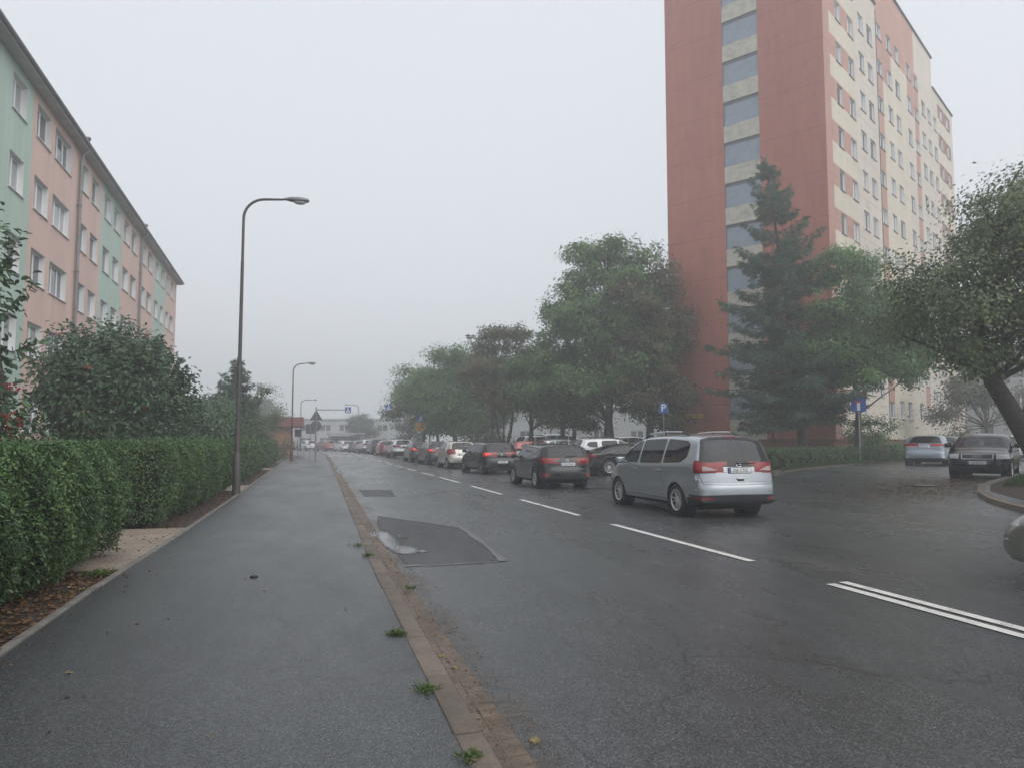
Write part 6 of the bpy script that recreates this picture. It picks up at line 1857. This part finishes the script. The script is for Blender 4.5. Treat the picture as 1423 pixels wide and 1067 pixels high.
# ------------------------------------------------------------------ lamps and signs
def lamp(label, loc, H, arm, ang, polem, group='street lamps', r0=.085, headlen=.62, base=True, box=True):
    root = empty('street_lamp', loc, ang, label, 'street lamp', group)
    p = MB()
    if base: p.lathe([(r0 * 1.75, -.1), (r0 * 1.65, 1.12), (r0 * 1.15, 1.22)], 12, 0); p.box(r0 * 1.3, r0 * 1.62, -.05, .05, .45, .95)
    z1, z2 = H * .42, H * .78
    p.tube([(0, 0, 1.0), (0, 0, z1)], [r0 * 1.05, r0], 12); p.tube([(0, 0, z1), (0, 0, z2)], [r0 * .86, r0 * .72], 12); p.lathe([(r0 * 1.0, z1 - .02), (r0 * .98, z1 + .03), (r0 * .86, z1 + .05)], 12)
    p.build('pole', polem, root)
    a = MB(); rb = .62; P = [(0, 0, z2 - .05), (0, 0, H - rb)]
    for i in range(1, 9):
        t = i / 8 * R(86); P.append((rb * (1 - math.cos(t)), 0, H - rb + rb * math.sin(t)))
    P.append((arm, 0, H + .04)); a.tube(P, [r0 * .62] * (len(P) - 1) + [r0 * .5], 10)
    a.build('arm', polem, root)
    h = MB(); L = headlen
    sec = [(0, .045, .04), (.10 * L, .06, .05), (.25 * L, .12, .085), (.65 * L, .145, .10), (.92 * L, .11, .075), (L, .05, .04)]
    vs = []; n = 12
    for x, wy, wz in sec:
        for k in range(n):
            t = 2 * PI * k / n; vs.append((arm - .02 + x, wy * math.cos(t), H + .05 + wz * max(-.35, math.sin(t))))
    fs = [(i * n + k, i * n + (k + 1) % n, (i + 1) * n + (k + 1) % n, (i + 1) * n + k) for i in range(len(sec) - 1) for k in range(n)]
    h.add(vs, fs, 0, True); h.add(vs[-n:], [tuple(range(n))])
    hd = h.build('lamp_head', M['lamp_head'], root)
    MB().ball((arm + L * .6, 0, H + .02), .2, 8, 0, (1.0, .55, .5)).build('lamp_bowl', M['lamp_glass'], hd)
    return root
lamp('nearest tall brown street lamp beside the hedge', (-1.98, 22.8, 0), 8.72, 1.14, 0, M['lamp_pole'], r0=.064, headlen=.74)
lamp('second street lamp with a rust red pole at the hedge end', (-1.22, 58.0, 0), 7.3, .95, .05, M['lamp_rust'], r0=.066, headlen=.7)
lamp('third pale street lamp above the kiosk in the fog', (-1.1, 106, 0), 7.0, 1.5, 0, M['lamp_pole'])
lamp('street lamp with birds on its head above the tree row', (13.75, 56, .05), 9.35, 1.5, PI - .05, M['lamp_pole'])
lamp('far thin street lamp behind the right crossing sign', (7.8, 124, 0), 7.2, 1.6, PI, M['lamp_pole'], base=False)
lamp('foggy street lamp beyond the kiosk', (-6.5, 150, 0), 7.5, 1.6, 0, M['lamp_pole'], base=False)
for i, (dx, rz, lb) in enumerate([(1.62, .4, 'pigeon on the tip of the lamp head'), (1.9, 2.2, 'pigeon on the middle of the lamp head'), (2.05, -.6, 'pigeon hunched at the outer end of the lamp head')]):
    x = 13.75 - dx
    b = MB(); T = Matrix.Translation((x, 56 + .02, 9.35 + .24)) @ Matrix.Rotation(rz, 4, 'Z')
    prof = [(-.20, .012, .0), (-.13, .03, .005), (-.06, .062, .01), (.0, .075, .02), (.06, .065, .035), (.10, .042, .075), (.125, .034, .105), (.15, .03, .12), (.17, .018, .118), (.195, .004, .11)]
    b.tube([T @ Vector((px2, 0, pz)) for px2, r_, pz in prof], [r_ for _, r_, _ in prof], 8)
    for s in (-.025, .025): b.tube([T @ Vector((.01, s, -.05)), T @ Vector((.012, s, -.11))], .006, 4)
    o = b.build('pigeon', M['sign_back']); tag(o, lb, 'pigeon', 'pigeons on a street lamp')

def post(name, label, loc, h, parts, rz=0, cat='road sign', r=.03, group=None, polem='steel'):
    root = empty(name, loc, rz, label, cat, group)
    p = MB(); p.tube([(0, 0, -.2), (0, 0, h)], r, 10); p.lathe([(r * .9, h), (r * 1.1, h + .01), (.001, h + .03)], 10)
    p.build('pole', M[polem], root)
    for fn in parts: fn(root)
    return root
# sign faces look along local -y
def plate_box(x0, x1, z0, z1, mat, back='sign_back', y=-.05, nm='sign_plate', r=.03):
    def fn(root):
        m = MB(); P = round_poly([(x0, z0), (x1, z0), (x1, z1), (x0, z1)], r)
        T = Matrix(((1, 0, 0, 0), (0, 0, -1, y), (0, 1, 0, 0), (0, 0, 0, 1)))
        m.prism(P, 0, .012, 0, T); q = m.build(nm, M[back], root)
        f = MB().prism([(a * 1, b) for a, b in inset_poly(P, .012)], .012, .0135, 0, T); f.build('sign_face', M[mat], q)
    return fn
def poly_face(P, mat, y=-.066, nm='symbol', depth=.0015):
    def fn(root):
        T = Matrix(((1, 0, 0, 0), (0, 0, -1, y), (0, 1, 0, 0), (0, 0, 0, 1)))
        MB().prism(P, 0, depth, 0, T).build(nm, M[mat], root)
    return fn
def letters(s, size, x, z, mat, y=-.066, bold=0.0):
    def fn(root):
        T = Matrix(((1, 0, 0, x), (0, 0, -1, y - .001), (0, 1, 0, z), (0, 0, 0, 1)))
        vs, fs = text_mb(s, size)
        m = MB()
        for dx, dz in ((0, 0), (bold, 0), (-bold, 0), (0, bold), (0, -bold)) if bold else ((0, 0),):
            m.add([T @ Vector((p.x + dx, p.y + dz, abs(dx) * .01 + dz * .02)) for p in vs], fs)
        m.build('lettering', M[mat], root)
    return fn
def ring_poly(cx, cz, r, n=28): return [(cx + r * math.cos(2 * PI * i / n), cz + r * math.sin(2 * PI * i / n)) for i in range(n)]
post('parking_sign', 'blue parking sign with a white P on a thin pole', (21.67, 42.8, .4), 3.62, [plate_box(-.29, .29, 2.85, 3.5, 'sign_blue'), letters('P', .62, 0.0, 3.19, 'sign_white', bold=.02)], R(-26))
# crossing, warning and round sign seen from behind
tri = [(-.45, 0), (.45, 0), (.06, .78), (-.06, .78)]
def back_tri(root):
    T = Matrix(((1, 0, 0, 0), (0, 0, -1, .045), (0, 1, 0, 2.98), (0, 0, 0, 1)))
    m = MB(); m.prism(round_poly([(-.46, 0), (.46, 0), (0, .80)], .07), 0, .015, 0, T); m.box(-.2, .2, .02, .03, 3.1, 3.14); m.box(-.1, .1, .02, .03, 3.45, 3.48); m.build('sign_plate', M['sign_back'], root)
def back_round(root):
    T = Matrix(((1, 0, 0, 0), (0, 0, -1, .045), (0, 1, 0, 2.56), (0, 0, 0, 1)))
    m = MB(); m.prism(ring_poly(0, 0, .39), 0, .015, 0, T); m.box(-.25, .25, .02, .03, 2.42, 2.46); m.box(-.25, .25, .02, .03, 2.66, 2.70); m.build('sign_plate', M['sign_back'], root)
post('road_sign', 'grey backs of a triangular sign above a round sign on one pole', (.5, 56.2, .03), 3.85, [back_tri, back_round], 0, r=.04)
def back_rect(root):
    T = Matrix(((1, 0, 0, 0), (0, 0, -1, .045), (0, 1, 0, 2.45), (0, 0, 0, 1)))
    MB().prism(round_poly([(-.35, -.4), (.35, -.4), (.35, .4), (-.35, .4)], .05), 0, .015, 0, T).build('sign_plate', M['sign_back'], root)
post('road_sign', 'grey back of a square sign partly behind the round one', (.12, 63.5, .03), 2.9, [back_rect], 0)
walker = [(-.03, .16), (.035, .15), (.05, .02), (.13, -.06), (.10, -.09), (.02, -.03), (.01, -.12), (.13, -.3), (.09, -.33), (-.03, -.16), (-.13, -.33), (-.17, -.31), (-.07, -.12), (-.07, .0), (-.14, -.06), (-.17, -.03), (-.08, .08)]
def crossing_gantry(label, loc, arm, zz, size):
    root = empty('crossing_sign', loc, 0, label, 'road sign', 'pedestrian crossing signs over the road')
    p = MB(); p.tube([(0, 0, -.2), (0, 0, zz + .25)], [.075, .06], 10); p.build('pole', M['lamp_pole'], root)
    a = MB(); a.tube([(0, 0, zz), (arm, 0, zz + .02)], [.045, .035], 8); a.build('arm', M['lamp_pole'], root)
    s = arm + (size / 2 if arm > 0 else -size / 2); h = size / 2
    b = MB(); b.rbox(s - h, s + h, -.10, .10, zz - h, zz + h, .02); bx = b.build('sign_box', M['sign_blue'], root)
    k = size / .95
    T = Matrix(((k, 0, 0, s), (0, 0, -1, -.1), (0, k, 0, zz - .02 * k), (0, 0, 0, 1)))
    MB().prism([(-.4, -.36), (.4, -.36), (0, .38)], .001, .003, 0, T).build('white_triangle', M['sign_white'], bx)
    T2 = T @ Matrix.Translation((0, -.08, .003)) @ Matrix.Diagonal((.62, .62, 1, 1))
    m = MB(); m.prism(walker, .0, .002, 0, T2); m.prism(ring_poly(0, .23, .055, 12), 0, .002, 0, T2); m.build('walking_figure', M['ink'], bx)
    return root
crossing_gantry('blue pedestrian crossing sign on an arm from the left pavement', (.66, 75, 0), 2.75, 4.5, .58)
crossing_gantry('blue pedestrian crossing sign on an arm from the tree side', (11.7, 74, 0), -3.85, 4.75, .58)
# dead end street sign with small plates above
DZ = 3.02
post('dead_end_sign', 'blue dead end road sign with red bar below dark name plates', (27.25, 32.05, hgt(27)), 3.72, [
    plate_box(-.35, .35, DZ - .35, DZ + .33, 'sign_blue', y=-.045, r=.05), poly_face([(-.075, DZ - .29), (.075, DZ - .29), (.075, DZ + .10), (-.075, DZ + .10)], 'sign_white'), poly_face([(-.16, DZ + .10), (.16, DZ + .10), (.16, DZ + .20), (-.16, DZ + .20)], 'sign_red'),
    plate_box(-.32, -.02, 3.40, 3.68, 'sign_back', y=-.045), plate_box(.02, .32, 3.40, 3.68, 'sign_back', y=-.045)], R(-42))
post('road_sign', 'yellow road sign under a small blue sign before the tree row', (10.5, 72, 0), 3.9, [plate_box(-.55, .55, 2.45, 3.3, 'sign_orange', y=-.06), plate_box(-.42, .42, 3.32, 4.05, 'sign_blue', y=-.06), poly_face([(-.3, 3.4), (.3, 3.4), (0, 3.95)], 'sign_white', y=-.08), poly_face(ring_poly(.08, 2.85, .12, 12), 'ink', y=-.08), plate_box(.62, 1.25, 2.85, 3.3, 'sign_white', y=-.06)], R(-8))
post('road_sign', 'white round sign beside the yellow sign', (12.4, 73, 0), 3.3, [poly_face(ring_poly(0, 3.0, .33), 'sign_white', y=-.05, nm='sign_plate', depth=.015)], R(-10))
post('road_sign', 'small blue road sign beyond the leaning tree trunk', (29.3, 23.9, hgt(29) + .1), 3.0, [plate_box(-.28, .28, 2.2, 2.9, 'sign_blue'), letters('P', .5, 0, 2.55, 'sign_white', bold=.015)], R(-50))

# ------------------------------------------------------------------ buildings far off
def pbox(mb, *a, **k): return mb.box(*a, **k)
kr = empty('kiosk', (-4.5, 79, 0), 0, 'small orange kiosk with a deep brick red canopy', 'kiosk')
kb_ = MB(); kb_.box(-3, 2.85, -4, 4, -.1, 2.9); kb_.build('wall', plain('orange brown kiosk render', (0.48, 0.24, 0.15), .8, noise=(1.5, .15)), kr)
kc = MB(); zt, zl = 3.75, 2.85
vs = [(-3.4, -4.9, zl), (4.0, -4.9, zl), (4.0, 4.9, zl), (-3.4, 4.9, zl), (-3.4, -4.9, zt), (4.0, -4.9, zt), (4.0, 4.9, zt), (-3.4, 4.9, zt)]
kc.add(vs, [(0, 3, 2, 1), (4, 5, 6, 7), (0, 1, 5, 4), (1, 2, 6, 5), (2, 3, 7, 6), (3, 0, 4, 7)]); kc.build('canopy', plain('brick red canopy sheet', (0.22, 0.075, 0.07), .5, noise=(2, .15)), kr)
kw = MB(); kw.box(2.85, 2.88, -2.8, -.4, .9, 2.3, 0); kw.box(2.85, 2.88, .4, 2.8, .9, 2.3, 0); kw.build('window', M['window_glass'], kr)
kd = MB(); kd.box(.4, 1.4, -4.03, -4, 0, 2.1); kd.build('door', M['sill_dark'], kr)
st = MB(); st.box(.2, .9, -.06, .06, 1.9, 2.7); st.tube([(.55, 0, -.1), (.55, 0, 2.7)], .03, 8)
tag(st.build('notice_board', M['sign_back'], None, (-1.65, 83, 0)), 'grey notice board on a post beside the kiosk', 'notice board')

FOGW = render_wall('wall grey with fog in its colour', (0.50, 0.51, 0.53), .08, .2)  # fog painted into the wall and roof colour of the far low buildings
def far_building(name, label, loc, rz, Lx, Ly, Hh, wallm, cols_, rows_, sill0, step, ww, wh, roofm='bitumen', cat='building', band=None):
    root = empty(name, loc, rz, label, cat)
    ops_ = []
    for i in range(cols_):
        for j in range(rows_):
            u = Lx * (i + .5) / cols_ - ww / 2
            ops_.append((u, u + ww, sill0 + j * step, sill0 + j * step + wh))
    m = MB(); facade(m, 0, Lx, -.2, Hh, ops_, [(0, Lx, b0, b1, 1) for b0, b1 in (band or [])], lambda u, z, q: (u, q, z), .18, 2)
    m.quad((0, Ly, -.2), (0, 0, -.2), (0, 0, Hh), (0, Ly, Hh), 0); m.quad((Lx, 0, -.2), (Lx, Ly, -.2), (Lx, Ly, Hh), (Lx, 0, Hh), 0); m.quad((Lx, Ly, -.2), (0, Ly, -.2), (0, Ly, Hh), (Lx, Ly, Hh), 0)
    m.build('wall', [wallm, M['joint_shade'], M['white_reveal']], root)
    r_ = MB(); r_.box(-.2, Lx + .2, -.2, Ly + .2, Hh, Hh + .25); r_.build('roof', wallm, root)
    for a, b, c, d in ops_: add_window(root, (a, .12, c), 0, b - a, d - c, 'two', M['sill_dark'], False)
    return root
GREYW = render_wall('grey render', (0.36, 0.37, 0.38), .12, .2)
PALEW = render_wall('pale grey panels', (0.34, 0.35, 0.36), .1, .2)
far_building('flat_hall', 'low flat two storey glazed hall in the fog at the bend', (-5.5, 141, 0), R(-12), 24, 12, 5.2, FOGW, 7, 2, .7, 2.4, 2.0, 1.2)
far_building('long_grey_building', 'long low grey building behind the car park trees', (22, 102, .2), R(-20), 46, 14, 5.6, FOGW, 9, 1, 1.2, 3, 1.8, 1.4)
far_building('far_apartment_block', 'pale block of flats at the far end of the side street', (66, 66, .4), R(-35), 26, 10, 11, PALEW, 8, 3, 1.6, 3, 1.4, 1.4, cat='apartment building')
cy_ = empty('bus_shelter', (5.6, 127, 0), R(8), 'low roofed shelter in the fog beside the road bend', 'shelter')
MB().rbox(-2.6, 3.4, -1.2, 1.2, 2.5, 2.68, .04).build('roof', M['steel'], cy_)
for x in (-2.3, 3.1):
    for y in (-1, 1): MB().tube([(x, y, -.1), (x, y, 2.5)], .05, 8).build('post', M['steel'], cy_)
MB().box(-2.2, 3.0, 1.0, 1.03, .3, 2.2).build('back_panel', M['window_glass'], cy_)

# ------------------------------------------------------------------ cars
SILVER = paint('silver blue metallic paint', (0.38, 0.41, 0.44), .6, .34)
BLACK = paint('black paint', (0.004, 0.005, 0.007), 0.0, .2, .3)
BLACK2 = paint('black pearl paint', (0.005, 0.006, 0.009), .0, .2, .3)
BEIGE = paint('pale gold silver paint', (0.52, 0.49, 0.44), .55, .38)
GREYD = paint('dark graphite paint', (0.035, 0.037, 0.042), .5, .32)
BROWN = paint('dark brown grey paint', (0.05, 0.045, 0.043), .5, .34)
WHITE = paint('white paint', (0.74, 0.75, 0.76), 0, .3)
RED = paint('red paint', (0.25, 0.035, 0.032), 0, .3)
REDB = paint('bright orange red paint', (0.42, 0.06, 0.04), 0, .32)
BLUEG = paint('light steel blue paint', (0.30, 0.35, 0.40), .6, .36)
OLIVE = paint('olive grey metallic paint', (0.20, 0.20, 0.165), .5, .38)
GREYM = paint('mid grey paint', (0.2, 0.21, 0.22), .5, .35)
Q = 'cars queuing in the right lane'
PK = 'cars parked in the car park'
SS = 'cars parked along the side street'
H9 = PI / 2
car('mpv', SILVER, (8.42, 15.82, 0), R(91.5), 'people_carrier', 'silver people carrier with roof rails, last car but one of the queue', Q, plate='DJE CT02')
car('estate', BLACK, (8.16, 25.15, 0), R(90.5), 'estate_car', 'black estate car with dark roof rails ahead of the silver people carrier', Q, plate='DJ 5173A')
car('hatch', BLACK2, (8.50, 35.45, 0), R(96), 'hatchback', 'black hatchback with its left tail lamp lit in the queue', Q, plate='DJ 8290L', lit=1)
car('small', BEIGE, (8.22, 42.2, 0), R(92), 'small_hatchback', 'small pale gold silver hatchback between two dark hatchbacks', Q, plate='')
car('hatch', GREYD, (8.05, 48.6, 0), R(94), 'hatchback', 'dark graphite hatchback in front of the pale gold car, lamps lit', Q, plate='', lit=2)
car('hatch', BROWN, (7.85, 54.8, 0), R(93), 'hatchback', 'dark brown hatchback fifth ahead in the queue behind the white crossover', Q, plate='', lit=2)
car('suv', WHITE, (7.85, 66.9, 0), R(94), 'crossover_car', 'white crossover in the queue before the red hatchback', Q, plate='')
car('small', RED, (7.55, 75.8, 0), R(93), 'small_hatchback', 'dull red small car in the queue before the foggy bend', Q, plate='')
car('mpv', GREYD, (7.4, 84.5, 0), R(94), 'people_carrier', 'dark van like car in the fog ahead of the red car', Q, plate='')
FQ = [('suv', WHITE, 6.9, 91.5, 96, 'pale off-roader ahead of the dark van like car in the fog'), ('hatch', GREYM, 6.1, 98, 100, 'grey hatchback at the start of the foggy bend'), ('estate', WHITE, 4.6, 104.5, 107, 'white estate car in the foggy bend'), ('hatch', RED, 2.4, 111, 113, 'reddish hatchback in the foggy bend behind a white car'), ('hatch', WHITE, -.3, 117, 118, 'white hatchback in the middle of the foggy bend'), ('lift', SILVER, -3.6, 122.5, 124, 'silver car near the far end of the foggy bend'), ('hatch', GREYD, -7.6, 127, 130, 'dark car at the far end of the foggy bend'), ('estate', GREYM, -12, 131, 132, 'farthest grey car before the kiosk in the fog')]
for s, p, x, y, hd, lb in FQ: car(s, p, (x, y, 0), R(hd), 'queued_car', lb, Q, plate='', detail=False)
car('lift', OLIVE, (8.46, 4.60, 0), R(90), 'saloon_car', 'olive grey car nose at the right picture edge', Q)
# car park
car('coupe', BLACK, (14.05, 31.35, .05), R(4), 'coupe', 'black coupe with a tail spoiler parked nose away from the road', PK, plate='')
car('suv', WHITE, (14.4, 34.3, .05), R(2), 'off_roader', 'white off-roader with black roof rails parked behind the black coupe', PK, plate='')
car('coupe', WHITE, (13.3, 39.0, .03), R(2), 'coupe', 'white low car parked between the red hatchback and the black estate', PK, plate='')
car('hatch', REDB, (13.4, 43.2, .03), R(2), 'hatchback', 'red hatchback parked behind the white low car', PK, plate='')
car('small', SILVER, (18.9, 36.6, .28), R(184), 'small_hatchback', 'silver small car parked nose to nose with the black coupe', PK)
car('hatch', SILVER, (15.9, 45.6, .15), R(3), 'hatchback', 'silver hatchback roof showing behind the white off-roader', PK, detail=False)
car('suv', WHITE, (18.0, 57.2, .28), R(12), 'off_roader', 'white car under the multi stemmed tree', PK, detail=False)
car('mpv', WHITE, (21.6, 62.4, .36), R(8), 'white_van', 'tall white van like car behind the tree row', PK, detail=False)
car('hatch', WHITE, (25.8, 56.4, .36), R(0), 'hatchback', 'white hatchback between the maple trunks', PK, detail=False)
car('estate', WHITE, (28.4, 61.5, .36), R(5), 'estate_car', 'white estate farther back between the maple trunks', PK, detail=False)
car('lift', GREYM, (12.6, 58.0, .03), R(95), 'saloon_car', 'grey car beside the dark bush', PK, detail=False)
# side street
car('lift', BLUEG, (30.15, 30.5, .36), R(38.5), 'liftback_car', 'light steel blue liftback parked beside the low hedge, rear towards the viewer', SS, plate='DJ 3174')
car('front_hatch', BLACK, (21.95, 19.95, .36), R(216), 'hatchback', 'black hatchback facing the viewer at the street corner', SS, front_plate='DJ 43223')
car('hatch', GREYD, (36.0, 35.3, .36), R(216), 'hatchback', 'dark car beyond the steel blue liftback', SS, detail=False)
car('small', WHITE, (41.6, 35.6, .36), R(36), 'small_hatchback', 'white hatchback past the black one on the side street', SS, detail=False)
car('hatch', RED, (47.6, 38.2, .36), R(36), 'hatchback', 'red car at the right edge on the side street', SS, detail=False)

# small things on the ground
mh = empty('manhole_cover', (17.5, 17.95, hgt(17.5) + .006), .4, 'pale manhole cover in the side street surface', 'manhole cover')
MB().lathe([(.36, 0), (.36, .012), (.30, .012)], 24).build('rim', M['edging'], mh)
c_ = MB(); c_.lathe([(.295, .0), (.295, .010), (.001, .010)], 24)
for i in range(-2, 3): c_.box(-.24, .24, i * .1 - .012, i * .1 + .012, .010, .014)
c_.build('cover', M['steel'], mh)
c2 = MB(); c2.rbox(-.25, .25, -.2, .2, 0, .02, .004, 0)
for i in range(-4, 5): c2.box(i * .05 - .012, i * .05 + .012, -.16, .16, .02, .0215, 1)
dr = c2.build('drain_grate', [M['steel'], M['ink']], None, (1.08, 12.9, -.012)); tag(dr, 'iron drain grate in the gutter beyond the puddle', 'drain')
st_ = MB(); st_.ball((0, 0, .012), .035, 6, 0, (1.3, .8, .5)); tag(st_.build('stone', M['ink'], None, (-.57, 9.05, .035)), 'small dark stone on the pavement', 'stone')
